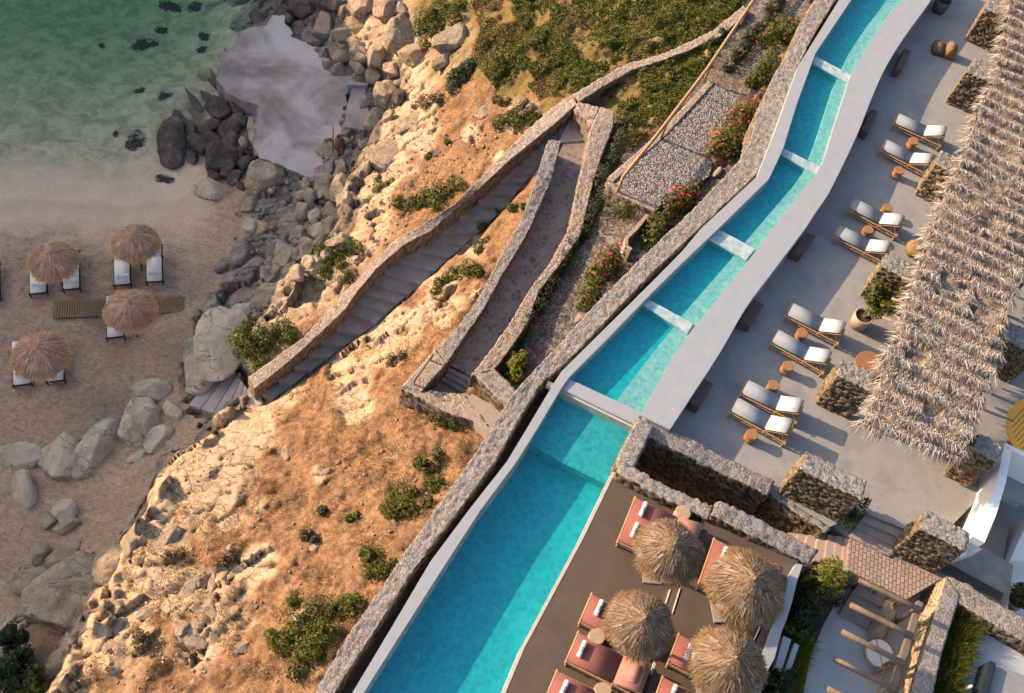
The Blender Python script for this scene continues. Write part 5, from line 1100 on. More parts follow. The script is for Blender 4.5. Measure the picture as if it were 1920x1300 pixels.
bush('dry_bush', 'brown bush beside a white rock above the stairs', 'bush', [(945, 195, 14), (930, 190, 10)], 'dry leaf', h=.35)
bush('green_shrub', 'dark green bush below the rounded cream outcrop', 'shrub', [(870, 140, 20), (855, 150, 20), (880, 125, 12)], 'dark leaf', h=.4)
bush('green_shrub', 'green shrub covering the cream rocks at the top', 'shrub', [(800, 40, 28), (825, 20, 26), (790, 60, 18), (850, 40, 18), (815, 60, 22), (795, 90, 12), (860, 15, 16)], 'shrub leaf', h=.5)
for px, py, r in [(375, 800, 7), (397, 800, 7), (405, 812, 7), (386, 815, 6)]: pass
bush('succulent', 'little pale green succulents on the orange soil', 'plant', [(375, 800, 6), (392, 805, 6), (404, 813, 6)], 'grey leaf', h=.15)
# trees in the bottom left corner
def tree(name, label, px, py, rpx, h, mats, base_z, nb=7, dens_=500, size=.07, cat='tree'):
    g = at(px, py, base_z + h * .6); g = V((g.x, g.y, base_z)); t = thing(name, label, cat, g)
    r = (at(px + rpx, py, base_z + h * .6) - at(px, py, base_z + h * .6)).length
    m = MB(); m.tube([(0, 0, 0), (.05, .02, h * .3), (.0, .06, h * .6)], .09 * h / 2, 8, .04 * h / 2)
    cen = []; rad = []
    for k in range(nb):
        a = k * 2.4 + random.random(); q = r * (.55 if k else 0); c = V((math.cos(a) * q, math.sin(a) * q, h * random.uniform(.5, .85) if k else h * .85)); cen.append(c); rad.append([r * random.uniform(.38, .55)] * 2 + [h * .25])
        m.tube([(0, 0, h * .3), c], .035 * h / 2, 6, .01)
    m.build('trunk', MAT['timber'], t); n = int(min(9000, dens_ * r * r * 12))
    leafcloud('crown', mats, cen, rad, n, size, t, g, clip=False, shell=.3); return t
tree('pine_tree', 'green tree in the bottom left corner, nearest the corner', 25, 1262, 52, 2.4, 'dark leaf', -11.2, dens_=800)
tree('pine_tree', 'green tree with yellow tips left of the grey slab', 62, 1290, 40, 2.0, 'shrub leaf', -11.2, dens_=800)
tree('pine_tree', 'small dark green tree below the heap of stones', 22, 1200, 34, 1.8, 'dark leaf', -11.3, dens_=800)
bush('lime_shrub', 'yellow green shrub between the corner trees', 'shrub', [(20, 1243, 14), (65, 1245, 12), (60, 1275, 10)], 'lime leaf', h=.9, base=-10.4)

# green slope at the top: ground cover
PX, PY = scatter(130000, 780, 1430, -10, 330, lambda X, Y: (inp(X, Y, [(880, 0), (1400, -10), (1390, 15), (1290, 85), (1180, 122), (1075, 178), (1020, 180), (985, 130), (930, 170), (880, 110), (900, 60)]) | inp(X, Y, [(1400, 30), (1300, 160), (1180, 290), (1150, 230), (1160, 190), (1110, 180), (1190, 135), (1300, 95)]) | inp(X, Y, [(985, 160), (1060, 130), (1080, 170), (1010, 190)])) & (fbm(np.c_[X / 34, Y / 34, X * 0], 4, 5) > -.5 + .35 * (X > 1150) * (Y > 130)))
G = ground_pts(PX, PY); n = len(G); clump = fbm(np.c_[PX / 22, PY / 22, PX * 0], 3, 6)
def cover(name, label, k, mat, size):
    P = G[k] + np.c_[np.zeros((k.sum(), 2)), .03 + .22 * np.clip(clump[k] + .3, 0, 1) * rng.random(k.sum())]; nn = rng.normal(size=(len(P), 3)) * .6 + np.array([0, 0, 1.]); nn /= np.linalg.norm(nn, axis=1)[:, None]
    a = np.cross(nn, rng.normal(size=(len(P), 3))); a /= np.linalg.norm(a, axis=1)[:, None]; b = np.cross(nn, a); s = size * (.6 + .8 * rng.random(len(P)))[:, None]
    Vv = np.stack([P - a * s, P - b * s * .45, P + a * s, P + b * s * .45], 1).reshape(-1, 3); tag(link(name, np_mesh(name, Vv, np.arange(len(Vv)).reshape(-1, 4)), MAT[mat]), label, kind='stuff')
k = fbm(np.c_[PX / 60, PY / 60, PX * 0], 3, 9) + .5 * rng.random(n); cover('green_ground_cover', 'green ice plant carpeting the upper slope', k > .2, 'shrub leaf', .06); cover('olive_ground_cover', 'olive and lime patches in the carpet of plants', (k <= .2) & (k > -.05), 'lime leaf', .05); cover('dry_ground_cover', 'brown dry patches in the carpet of plants', k <= .05, 'dry leaf', .045)
# dry grass on the slope
PX, PY = scatter(90000, 120, 940, 540, 1300, lambda X, Y: inp(X, Y, HILL2) & (fbm(np.c_[X / 60, Y / 60, X * 0], 4, 15) > .12 - .0 * X))
G = ground_pts(PX, PY); n = len(G); D = rng.normal(size=(n, 3)); D[:, 2] = np.abs(D[:, 2]) * .6 + .25; D /= np.linalg.norm(D, axis=1)[:, None]
k = rng.random(n) < .6
tag(ribbons('dry_grass', 'dry grass', G[k], D[k], .06 + .20 * rng.random(k.sum()), np.full(k.sum(), .012), 1), 'tufts of dry golden grass on the slope', kind='stuff')
tag(ribbons('dry_scrub_leaves', 'dry leaf', G[~k], D[~k], .04 + .10 * rng.random((~k).sum()), np.full((~k).sum(), .018), 1), 'low brown scrub on the slope', kind='stuff')

# garden strip between ramp and pool
HEDGE = [(1165, 232), (1163, 250), (1160, 268), (1155, 288), (1148, 306), (1138, 320), (1126, 335), (1122, 352), (1128, 372), (1118, 392), (1106, 410), (1098, 428), (1090, 445), (1068, 470), (1055, 495), (1045, 515), (1032, 540), (1020, 560), (1008, 582), (992, 605), (978, 625), (965, 650)]
for i in range(0, len(HEDGE), 2):
    wh = ['at the upper end of the ramp hedge, beside the dry grass', 'second from the upper end of the ramp hedge', 'beside the upper corner of the gravel platform', 'left of the corner post of the wooden rail', 'left of the rough edge of the gravel platform', 'in the ramp hedge left of the round bush',
          'in the middle of the ramp hedge', 'in the ramp hedge just below its middle', 'in the lower half of the ramp hedge', 'second from the lower end of the ramp hedge', 'at the lower end of the ramp hedge, above the lime bush'][i // 2]
    bush('hedge_shrub', 'grey green shrub ' + wh, 'shrub', [(*HEDGE[i], 15), (*HEDGE[i + 1], 15)], 'grey leaf' if i % 4 else 'dark leaf', h=.7, size=.045, dens_=900, group='shrubs of the hedge along the ramp')
for (x, y, r, lb) in [(1448, 22, 16, 'shrub at the top of the dark hedge beside the rail'), (1432, 55, 15, 'shrub of the dark hedge left of the highest oleander'), (1405, 75, 15, 'shrub in the middle of the dark hedge by the rail'), (1385, 105, 15, 'shrub of the dark hedge where the rail crosses bare soil'), (1365, 130, 14, 'shrub at the lower end of the dark hedge by the platform'), (1340, 80, 10, 'lone shrub left of the wooden rail')]:
    bush('hedge_shrub', 'dark green ' + lb, 'shrub', [(x, y, r), (x + 12, y - 14, r * .8)], 'dark leaf', h=.45, size=.05, dens_=800, group='shrubs of the dark hedge beside the rail')
bush('round_bush', 'small round clipped bush on gravel below the platform', 'bush', [(1170, 398, 21)], 'shrub leaf', h=.6, dens_=1500, size=.04)
bush('lime_bush', 'bright lime green bush where the garden narrows to a corner', 'bush', [(965, 690, 20), (975, 680, 14), (955, 700, 16), (968, 712, 14)], 'lime leaf', h=.7, size=.06, dens_=900)
ol = [('pink flowering oleander highest in the photo, leaning on the long wall', [(1455, 70, 24), (1470, 80, 18), (1435, 85, 18)], .012), ('green oleander without blossom below the highest flowering one', [(1425, 150, 22), (1440, 125, 20), (1410, 160, 16)], 0), ('widest pink oleander at the right side of the gravel platform', [(1385, 235, 30), (1360, 270, 28), (1375, 290, 24), (1345, 285, 20), (1400, 225, 18)], .02),
      ('deep pink oleander below the gravel platform', [(1275, 385, 26), (1250, 400, 22), (1290, 380, 16)], .028), ('sparse oleander between the two deep pink ones', [(1225, 440, 24), (1215, 460, 16), (1240, 425, 14)], .008), ('pink oleander in the lower garden', [(1130, 510, 28), (1145, 500, 20), (1115, 525, 20)], .02), ('green lower oleander with few blossoms beside the long wall', [(1105, 555, 22), (1095, 575, 16)], .006)]
for lb, bl, fr in ol:
    bush('oleander', lb, 'shrub', bl, 'shrub leaf', h=1.0, size=.065, dens_=600, extra=('petal', fr * 3.2) if fr else None, group='oleanders along the long wall')
for (x, y, lb) in [(1345, 325, 'ochre rock at the foot of the widest oleander'), (1206, 480, 'ochre rock under the sparse oleander'), (1085, 600, 'ochre rock under the lowest oleander')]: boulder(x, y, 26, 16, -40, CB_, lb, cat='rock')
# earth showing in the garden under the hedge (soil bank left of the rail)

# ------------------------------------------------------------------ pier, shower, boardwalk
PIER = [(437, 63), (480, 50), (503, 47), (510, 30), (533, 28), (547, 67), (587, 87), (625, 105), (655, 118), (668, 150), (655, 165), (648, 200), (640, 240), (652, 262), (655, 285), (640, 300), (612, 322), (598, 336), (585, 337), (560, 325), (520, 308), (485, 295), (475, 277), (478, 240), (484, 200), (455, 190), (430, 175), (403, 148), (412, 120), (425, 90)]
pts = []
for i in range(len(PIER)):
    a, b = PIER[i], PIER[(i + 1) % len(PIER)]; nseg = max(1, int(math.hypot(b[0] - a[0], b[1] - a[1]) / 5))
    for k in range(nseg): pts.append((a[0] + (b[0] - a[0]) * k / nseg + random.uniform(-1.6, 1.6) + 3.5 * math.sin(k * .9 + i * 2.1), a[1] + (b[1] - a[1]) * k / nseg + random.uniform(-1.6, 1.6)))
m = MB(); m.prism([at(*p, -11.5) for p in pts], -13.5); tag(m.build('concrete_pier', MAT['pier concrete'], bevel=.03), 'worn pale concrete bathing platform with a ragged outline', 'pier')
m = MB(); m.prism([at(*p, -11.2) for p in [(661, 162), (686, 166), (692, 205), (688, 245), (646, 238), (650, 200)]], -12.4); tag(m.build('concrete_slab', MAT['pier concrete'], bevel=.03), 'raised oblong concrete slab at the landward side of the pier', 'slab')
m = MB(); m.prism([at(*p, -11.0) for p in [(650, 152), (690, 155), (690, 161), (651, 159)]], -12); tag(m.build('concrete_kerb', MAT['white plaster'], bevel=.02), 'short whitish curb at the head of the raised slab', 'kerb')
pt = thing('shower_platform', 'square slatted wooden shower platform on the pier', 'platform', at(609, 287, -11.5), math.radians(-24))
m = MB(); [m.box((-.32 + .128 * k, 0, .1), (.118, .62, .03)) for k in range(6)]; m.build('deck_board', MAT['pale stump'], pt, bevel=.004)
m = MB(); [m.box((0, y, .05), (.72, .05, .07)) for y in (-.25, 0, .25)]; m.build('frame', MAT['black timber'], pt)
sh = thing('beach_shower', 'thin metal outdoor shower pole with curved head beside the wooden platform', 'shower', at(624, 291, -11.5))
m = MB(); m.tube([(0, 0, 0), (0, 0, 2.0)], .028, 8); m.build('pole', MAT['brown wicker'], sh, True)
m = MB(); m.tube([(0, 0, 2.0), (-.06, .03, 2.12), (-.18, .06, 2.18), (-.34, .08, 2.17), (-.38, .08, 2.1)], .028, 8); m.lathe([(0, 2.02), (.07, 2.03), (.05, 2.09), (0, 2.1)], (-.38, .08, 0), 14); m.build('shower_head', MAT['metal'], sh, True)
jar = MB(); jar.lathe([(0, 0), (.16, 0), (.25, .2), (.28, .45), (.22, .72), (.13, .85), (.15, .92), (.11, .92), (.10, .8), (0, .75)], (0, 0, 0), 24); o = jar.build('clay_jar', MAT['terracotta'], smooth=True, origin=V((0, 0, 0))); o.location = at(636, 280, -11.55); tag(o, 'tall rusty clay jar standing behind the shower', 'jar')
lp = MB(); lp.tube([(0, 0, 0), (0, 0, .5), (.1, .05, 1.0)], .025, 8); lp.lathe([(0, .0), (.14, .0), (.16, .08), (.1, .1), (0, .1)], (0, 0, 0), 16); o = lp.build('metal_hook', MAT['dark pot'], smooth=True, origin=V((0, 0, 0))); o.location = at(661, 283, -11.5); tag(o, 'dark metal stand on the rocks right of the clay jar', 'stand')
bw = thing('boardwalk', 'short boardwalk of narrow brown slats laid across the sand', 'boardwalk', gp(225, 577) + V((0, 0, .02)), 0)
A0, A1 = at(100, 584, -11.97), at(348, 572, -11.97); u = (A1 - A0); ln = u.length; bw.location = (A0 + A1) / 2 + V((0, 0, .10)); bw.rotation_euler.z = math.atan2(u.y, u.x)
m = MB()
for k in range(int(ln / .1)):
    if random.random() > .02: m.box((-ln / 2 + .05 + .1 * k, random.uniform(-.012, .012), .05), (.062, .9, .05), random.uniform(-.01, .01))
m.build('slat', MAT['board brown'], bw)
m = MB(); [m.box((0, y, .02), (ln, .06, .03)) for y in (-.3, .3)]; m.build('runner', MAT['board brown'], bw)

# ------------------------------------------------------------------ parasols
def parasol(name, label, cat, R, H, cap, fringe, group, n=2200, slab=True, bulge=1.25, seed=0):
    rg_ = np.random.default_rng(seed); t = thing(name, label, cat, (0, 0, 0), 0, group)
    rim, top = H, H + .62
    zf = lambda r: top - (top - rim) * (np.clip(r, 0, 1.2) / 1.0) ** bulge
    m = MB(); prof = [(R * q, float(zf(q)) - .05) for q in (.98, .85, .7, .5, .3, .12)] + [(0.01, top - .03)]
    m.lathe(prof, n=40); m.lathe([(R * .9, rim - .03), (R * .3, top - .3), (.02, top - .2)], n=24); m.build('canopy', MAT['thatch mat'], t, recalc=False)
    for nm, mat, nn, r0, r1, ln0, ln1, wd, lift in (('straw', cap, n, .02, .66, .24, .44, .036, .05), ('fringe', fringe, int(n * 1.5), .58, .97, .12, .30, .020, .0)):
        a = rg_.random(nn) * 2 * np.pi; q = np.sqrt(rg_.random(nn)) * (r1 - r0) + r0 if nm == 'straw' else r0 + (r1 - r0) * rg_.random(nn) ** .7
        if nm == 'straw': q = r0 + (r1 - r0) * rg_.random(nn) ** .8
        wob = 1 + .035 * np.sin(5 * a + seed) + .02 * np.sin(11 * a); r = q * R * wob
        base = np.c_[np.cos(a) * r, np.sin(a) * r, zf(q) + lift * rg_.random(nn) - (.0 if nm == 'straw' else .02 + .09 * rg_.random(nn))]
        ln = (ln0 + (ln1 - ln0) * rg_.random(nn)) * (R / 1.05); ln = np.minimum(ln, (.84 * R - r) * 1.0 + .12) if nm == 'straw' else ln
        aa = a + rg_.normal(size=nn) * (.10 if nm == 'straw' else .28); q2 = np.clip(q + ln / R, 0, 1.15); dz = (zf(q2) - zf(q)); dz = np.where(nm == 'fringe', -(.25 + .5 * rg_.random(nn)) * ln, dz)
        D = np.c_[np.cos(aa), np.sin(aa), dz / np.maximum(ln, .05)]; D /= np.linalg.norm(D, axis=1)[:, None]
        if nm == 'fringe': ln = ln * .75
        out = np.c_[np.cos(a), np.sin(a), np.full(nn, 1.6)] + rg_.normal(size=(nn, 3)) * .45
        ribbons(nm, mat, base, D, ln, np.full(nn, wd) * (.6 + .8 * rg_.random(nn)), 2, droop=rg_.random(nn) * .03, parent=t, up=out)
    m = MB(); m.lathe([(0, top - .04), (.07, top - .03), (.05, top + .05), (.02, top + .09), (0, top + .09)], n=10); m.build('finial', MAT[cap], t)
    m = MB(); m.tube([(0, 0, 0), (0, 0, top - .1)], .055, 10); m.build('pole', MAT['bamboo'], t, True)
    if slab: m = MB(); m.box((0, 0, .03), (.62, .62, .06)); m.build('base_slab', MAT['grey step'], t, bevel=.01)
    return t
def put(t, px, py, zfloor, H, rz=0, s=1):
    p = at(px, py, zfloor + H * s); t.location = (p.x, p.y, zfloor); t.rotation_euler.z = rz; t.scale = (s, s, s)
dp = parasol('thatched_parasol', 'dark straw parasol beside the double daybed, nearest the stairwell wall', 'parasol', 1.0, 2.0, 'straw', 'golden straw', 'straw parasols on the brown deck', 2300, seed=1)
put(dp, 1255, 1034, DZ, 2.0, .2, .94)
for px, py, z, rz, s, lb in [(1400, 1101, DZ + .24, 1.9, 1.06, 'golden straw parasol nearest the white planter wall, the largest on the deck'), (1200, 1171, DZ, 3.4, .92, 'dark straw parasol with a long coral lounger at its lower left'), (1366, 1246, DZ + .24, 5.0, 1.0, 'straw parasol at the bottom edge right of the middle deck step')]:
    c = copy_tree(dp); put(c, px, py, z, 2.0, rz, s); c['label'] = lb
bp_ = parasol('thatched_parasol', 'pinkish straw parasol highest on the beach, two loungers below it', 'parasol', .98, 1.9, 'beach straw', 'beach fringe', 'straw parasols on the sand', 2300, False, seed=2)
BEACH = -12.02
put(bp_, 254, 455, BEACH - .05, 1.9, .3, 1.04)
for px, py, z, rz, s, lb in [(100, 489, BEACH, 2.1, 1.0, 'straw parasol on the sand near the left edge above the boardwalk'), (244, 582, BEACH + .03, 4.0, 1.03, 'straw parasol standing over the boardwalk with one lounger'), (76, 667, BEACH + .06, 5.4, 1.08, 'lowest straw parasol on the beach, above two short loungers')]:
    c = copy_tree(bp_); put(c, px, py, z, 1.9, rz, s * 1.04); c['label'] = lb

# ------------------------------------------------------------------ loungers
def cushion(m, c, size, ry=0): m.box(c, size, 0, ry)
def lounger(name, label, L, Wd, mats, back=.38, ang=33, group=None, cat='sun lounger', style='bamboo', pillow=None):
    fm, cm, bmx = mats; t = thing(name, label, cat, (0, 0, 0), 0, group); hx = L / 2 - back * L; zf = .30
    m = MB()
    for s in (-1, 1):
        y = s * (Wd / 2 + .005)
        m.tube([(-L / 2 - .05, y, zf), (L / 2 + .04, y, zf)], .026, 8); m.tube([(-L / 2, y, zf - .12), (L / 2 + .06, y, zf - .12)], .02, 8)
        if style == 'bamboo':
            for k in range(9): m.tube([(-L / 2 + .12 + k * (L - .2) / 8, y, zf - .12), (-L / 2 + .12 + k * (L - .2) / 8, y, zf)], .012, 6)
    for x in (-L / 2, hx, L / 2): m.tube([(x, -Wd / 2 - .07, zf + .002), (x, Wd / 2 + .07, zf + .002)], .032, 8)
    for k in range(10): x = -L / 2 + .08 + k * (L - .14) / 9; m.box((x, 0, zf), (.035, Wd, .015))
    m.build('frame', MAT[fm], t)
    for x in (-L / 2 + .04, L / 2 - .04):
        for y in (-Wd / 2, Wd / 2): m = MB(); m.tube([(x, y, 0), (x, y, zf + .03)], .035, 8, .028); m.build('leg', MAT[fm], t)
    th = .10; m = MB(); ml = L - back * L - .02; m.box((-L / 2 + ml / 2 + .01, 0, zf + .04 + th / 2), (ml, Wd - .04, th)); m.build('mattress', MAT[cm], t, bevel=.035, smooth=True)
    a = math.radians(ang); bl = back * L
    m = MB(); cx = hx + math.cos(a) * bl / 2; m.box((cx - math.sin(a) * .07, 0, zf + .02 + math.sin(a) * bl / 2 + math.cos(a) * .09), (bl, Wd - .03, th), 0, -a); m.build('backrest', MAT[bmx], t, bevel=.035, smooth=True)
    m = MB()
    for y in (-Wd / 2 + .03, Wd / 2 - .03): m.tube([(hx, y, zf + .01), (hx + math.cos(a) * bl * 1.02, y, zf + .02 + math.sin(a) * bl * 1.02)], .018, 6); m.tube([(hx + math.cos(a) * bl * .8, y, zf + math.sin(a) * bl * .8), (hx + math.cos(a) * bl * 1.15, y, zf - .1)], .014, 6)
    m.tube([(hx + math.cos(a) * bl * 1.02, -Wd / 2, zf + .02 + math.sin(a) * bl * 1.02), (hx + math.cos(a) * bl * 1.02, Wd / 2, zf + .02 + math.sin(a) * bl * 1.02)], .02, 6); m.build('backrest_frame', MAT[fm], t)
    if pillow:
        m = MB(); q = .62 * bl; m.box((hx + math.cos(a) * q - math.sin(a) * .16, 0, zf + .02 + math.sin(a) * q + math.cos(a) * .17), (.34, Wd * .62, .10), 0, -a); m.build('pillow', MAT[pillow], t, bevel=.045, smooth=True)
    return t
def place(t, foot, head, z, label=None, s=None):
    A, B = at(*foot, z + .38), at(*head, z + .62); c = (A + B) / 2; t.location = (c.x, c.y, z); t.rotation_euler.z = math.atan2(B.y - A.y, B.x - A.x)
    if s: t.scale = (s, s, s)
    if label: t['label'] = label
L0 = lounger('sun_lounger', '', 1.98, .62, ('bamboo', 'grey cushion', 'sunlit cushion'), group='pale cushioned bamboo loungers on the terrace')
spots = [((1681, 222), (1774, 254), 'uppermost pale lounger on the grey terrace, beside a stone block'), ((1656, 270), (1748, 307), 'pale lounger second from the top, its backrest touching the narrow stone block'), ((1599, 382), (1692, 421), 'pale lounger third from the top, a round stump at its upper right'),
         ((1570, 432), (1669, 472), 'pale lounger fourth from the top, beside the wicker pouf'), ((1484, 581), (1580, 621), 'pale lounger left of the large potted tree'), ((1457, 632), (1553, 676), 'pale lounger just above the stone block wall, a stump at its lower left'),
         ((1400, 727), (1501, 768), 'upper of the two lowest pale loungers set side by side'), ((1382, 761), (1480, 806), 'lowest pale lounger on the terrace, a stump under its lower side')]
for i, (f, h, lb) in enumerate(spots): o = L0 if i == 0 else copy_tree(L0); place(o, f, h, 0, lb)
C0 = lounger('sun_lounger', '', 2.15, .86, ('bamboo', 'coral cushion', 'pale coral cushion'), ang=22, back=.36, group='coral loungers on the brown deck', pillow='pale coral cushion')
place(C0, (1088, 1220), (1198, 1268), DZ, 'long coral lounger fully in view, a pale pillow on its backrest')
for f, h, lb, z in [((1112, 1146), (1222, 1194), 'coral lounger reaching under the lower left straw parasol', DZ), ((1049, 1294), (1159, 1342), 'coral lounger cut by the bottom edge, left of the pale stump', DZ), ((1279, 1224), (1389, 1272), 'coral lounger almost hidden under the bottom straw parasol', DZ + .24), ((1250, 1306), (1360, 1354), 'coral lounger of which only the towel end shows at the bottom edge', DZ + .24)]:
    c = copy_tree(C0); place(c, f, h, z, lb)
D0 = lounger('double_daybed', 'wide coral daybed with two towels under the upper left straw parasol', 2.1, 1.5, ('bamboo', 'coral cushion', 'pale coral cushion'), ang=22, back=.34, cat='daybed'); place(D0, (1186, 978), (1294, 1020), DZ)
c = copy_tree(D0); place(c, (1338, 1058), (1446, 1100), DZ + .24, 'wide coral daybed with one towel showing, under the largest golden parasol')
B0 = lounger('beach_lounger', '', 2.0, .68, ('black timber', 'white cushion', 'white cushion'), ang=12, back=.34, group='white loungers on black frames under the beach parasols', style='plain')
for i, (x, y, lb) in enumerate([(74, 556, 'white beach lounger left of the pair at the left edge parasol'), (136, 548, 'white beach lounger right of the pair at the left edge parasol'), (231, 540, 'white beach lounger left of the pair under the highest beach parasol'), (291, 534, 'white beach lounger right of the pair under the highest beach parasol'),
                               (218, 638, 'single white beach lounger below the boardwalk parasol'), (44, 727, 'white beach lounger left of the pair under the lowest beach parasol'), (106, 720, 'white beach lounger right of the pair under the lowest beach parasol'), (-14, 566, 'beach lounger of which only the black side shows at the left edge')]):
    o = B0 if i == 0 else copy_tree(B0); z = BEACH + (.05 if y > 600 else 0)
    A = at(x, y, z + .1); Bp = at(x - 2, y - 84, z + .1); d = (A - Bp).normalized(); c = A - d * 1.0; o.location = (c.x, c.y, z); o.rotation_euler.z = math.atan2(-d.y, -d.x); o['label'] = lb
    # rolled towel near the end that faces the land
    # (head of the lounger stays under the parasol)
def towel(label, p, rz, stripes=True, cat='towel', r=.065, ln=.48, mat='white cushion'):
    t = thing('rolled_towel', label, cat, p, rz); m = MB(); m.tube([(0, -ln / 2, r), (0, ln / 2, r)], r, 14); m.tube([(.012, -ln / 2 - .005, r), (.012, ln / 2 + .005, r)], r * .6, 12); m.build('towel_roll', MAT[mat], t, bevel=.012)
    if stripes: m = MB(); [m.tube([(0, y - .011, r), (0, y + .011, r)], r * 1.02, 14) for y in (-.07, -.02, .03)]; m.build('stripe', MAT['black timber'], t)
    return t
for (px, py), z, lb in [((1206, 955), DZ, 'upper striped towel roll on the wide daybed'), ((1190, 994), DZ, 'lower striped towel roll on the wide daybed'), ((1123, 1140), DZ, 'striped towel roll on the lounger under the lower left parasol'), ((1091, 1217), DZ, 'striped towel roll on the long coral lounger'), ((1057, 1292), DZ, 'striped towel roll at the bottom edge left of the pale stump'),
                       ((1357, 1040), DZ + .24, 'striped towel roll peeping out beside the largest golden parasol'), ((1291, 1222), DZ + .24, 'striped towel roll beside the bottom straw parasol'), ((1262, 1300), DZ + .24, 'towel roll at the bottom edge below the deck steps')]:
    p = at(px, py, z + .50); p.z = z + .44; towel(lb, p, math.radians(-12), True)
for x, y, lb in [(71, 533, 'white towel roll on the left lounger near the left edge'), (134, 527, 'white towel roll on the right lounger near the left edge'), (230, 518, 'white towel roll on the left lounger under the highest beach parasol'), (290, 511, 'white towel roll on the right lounger under the highest beach parasol'),
                 (44, 706, 'white towel roll on the left lounger under the lowest parasol'), (105, 699, 'white towel roll on the right lounger under the lowest parasol')]:
    p = at(x, y, BEACH + .5); p.z = BEACH + .45; t = towel(lb, p, B0.rotation_euler.z, False, r=.08, ln=.56)

# stump tables
def stump(px, py, z, label, r=.2, h=.42, mat='stump wood', group='round wooden stump tables'):
    t = thing('stump_table', label, 'side table', at(px, py, z + h)); t.location.z = z; m = MB(); sd_ = int(px)
    m.lathe([(0, 0), (r * .85, 0), (r * .95, h * .3), (r * .82, h * .6), (r, h * .92), (r * .96, h), (0, h)], (0, 0, 0), 22, .07, sd_); m.build('trunk_block', MAT[mat], t, bevel=0)
    m = MB(); m.lathe([(0, h), (r * .9, h + .001), (r * .88, h + .008), (0, h + .008)], (0, 0, 0), 22, .07, sd_); m.build('top_face', MAT[mat], t); t['group'] = group; return t
for a in [(1714, 264, 'orange stump table between the two highest loungers'), (1687, 319, 'orange stump table left of the narrow stone block'), (1665, 389, 'orange stump table above the third pair of loungers'), (1629, 430, 'orange stump table between the third and fourth loungers'), (1505, 624, 'orange stump table between the loungers beside the potted tree'),
          (1478, 686, 'orange stump table left of the stone block, below its lounger'), (1451, 722, 'orange stump table above the lowest pair of loungers'), (1411, 814, 'orange stump table at the lower side of the lowest lounger')]: stump(a[0], a[1], 0, a[2])
stump(1281, 961, DZ, 'pale brown stump table beside the stairwell wall', .24, .45, 'pale stump', 'stump tables on the deck'); stump(1120, 1193, DZ, 'cracked pale stump table between two coral loungers', .24, .45, 'pale stump', 'stump tables on the deck'); stump(1131, 1295, DZ, 'pale stump table at the bottom edge', .24, .45, 'pale stump', 'stump tables on the deck')

# wooden benches against the inner rim
for q, lb in [([(1678, 130), (1696, 90), (1709, 96), (1690, 133)], 'brown wooden block bench against the pool rim, highest one'), ([(1615, 243), (1634, 203), (1647, 210), (1628, 250)], 'brown wooden block bench against the pool rim, second from the top'), ([(1484, 472), (1513, 436), (1531, 441), (1503, 480)], 'brown wooden block bench left of the fourth lounger'),
              ([(1386, 604), (1412, 560), (1433, 571), (1407, 612)], 'brown wooden block bench left of the potted tree loungers'), ([(1293, 756), (1318, 708), (1338, 720), (1311, 765)], 'brown wooden block bench nearest the stairwell wall')]:
    m = MB(); m.prism([at(*p, .42) for p in q], .0); tag(m.build('wooden_bench', MAT['bench wood'], bevel=.02), lb, 'bench', 'wooden benches along the pool rim')

for (x, y, a, b_, lb) in [(275, 88, 30, 16, 'largest dark seaweed patch in the open water'), (256, 268, 23, 27, 'round seaweed patch nearest the beach'), (325, 14, 34, 14, 'seaweed patch at the top edge'), (372, 14, 20, 12, 'seaweed patch right of the one at the top edge'), (302, 58, 15, 9, 'small seaweed patch above the largest one'), (385, 70, 16, 9, 'upper of two small seaweed patches near the pier'),
                          (378, 95, 12, 9, 'lower of two small seaweed patches near the pier'), (310, 338, 24, 7, 'thin dark weed lying in the shallows'), (310, 182, 14, 14, 'faint seaweed patch left of the slab rocks'), (192, 88, 8, 5, 'tiny lone seaweed tuft far from the rocks'), (216, 253, 6, 6, 'tiny tuft beside the round seaweed patch'), (262, 172, 9, 8, 'little seaweed tuft in mid water')]:
    g = gp(x, y); t = thing('seaweed_patch', lb, 'seaweed', g); sx = (at(x + a, y, g.z) - at(x, y, g.z)).length; sy = (at(x, y + b_, g.z) - at(x, y, g.z)).length
    ce = [[random.uniform(-.45, .45) * sx, random.uniform(-.45, .45) * sy, .03] for _ in range(6)]; leafcloud('foliage', 'weed leaf', ce, [[sx * .62, sy * .62, .10]] * 6, int(200 + 1300 * sx * sy), .08, t, g, clip=False, shell=.0)

# ------------------------------------------------------------------ thatched pergola
PG = [(2010, -60), (1900, -60), (1885, 10), (1877, 57), (1868, 110), (1862, 147), (1845, 180), (1828, 207), (1815, 247), (1803, 292), (1782, 337), (1762, 366), (1752, 412), (1728, 446), (1731, 476), (1718, 500), (1704, 546), (1684, 600), (1675, 640), (1645, 680), (1652, 712), (1636, 752), (1612, 790), (1640, 808), (1688, 822), (1735, 850), (1802, 862), (1816, 823), (1842, 746), (1864, 693), (1874, 666), (1872, 633), (1892, 576), (1911, 530), (1935, 470), (2010, 380)]
PZ = 2.3
pg = thing('thatched_pergola', 'long pergola roofed with shaggy layers of dry palm leaves', 'pergola', at(1800, 480, 0)); G0 = V(pg.location)
PW = np.array([[*at(*p, PZ)][:2] for p in PG]); lo, hi = PW.min(0), PW.max(0)
o_ = at(1780, 500, PZ); Dn = np.array(at(1780 - 40, 500 + 93, PZ) - o_); Dn[2] = 0; Dn /= np.linalg.norm(Dn); Rw = np.array([-Dn[1], Dn[0], 0])
def band(P):
    s = P[:, :2] @ Dn[:2] / .62 + .35 * fbm(np.c_[P[:, :2] * .5, np.zeros(len(P))], 3, 3) + .12 * vnoise(np.c_[P[:, :2] * 2.2, np.zeros(len(P))], 9)
    return s - np.floor(s), np.floor(s)
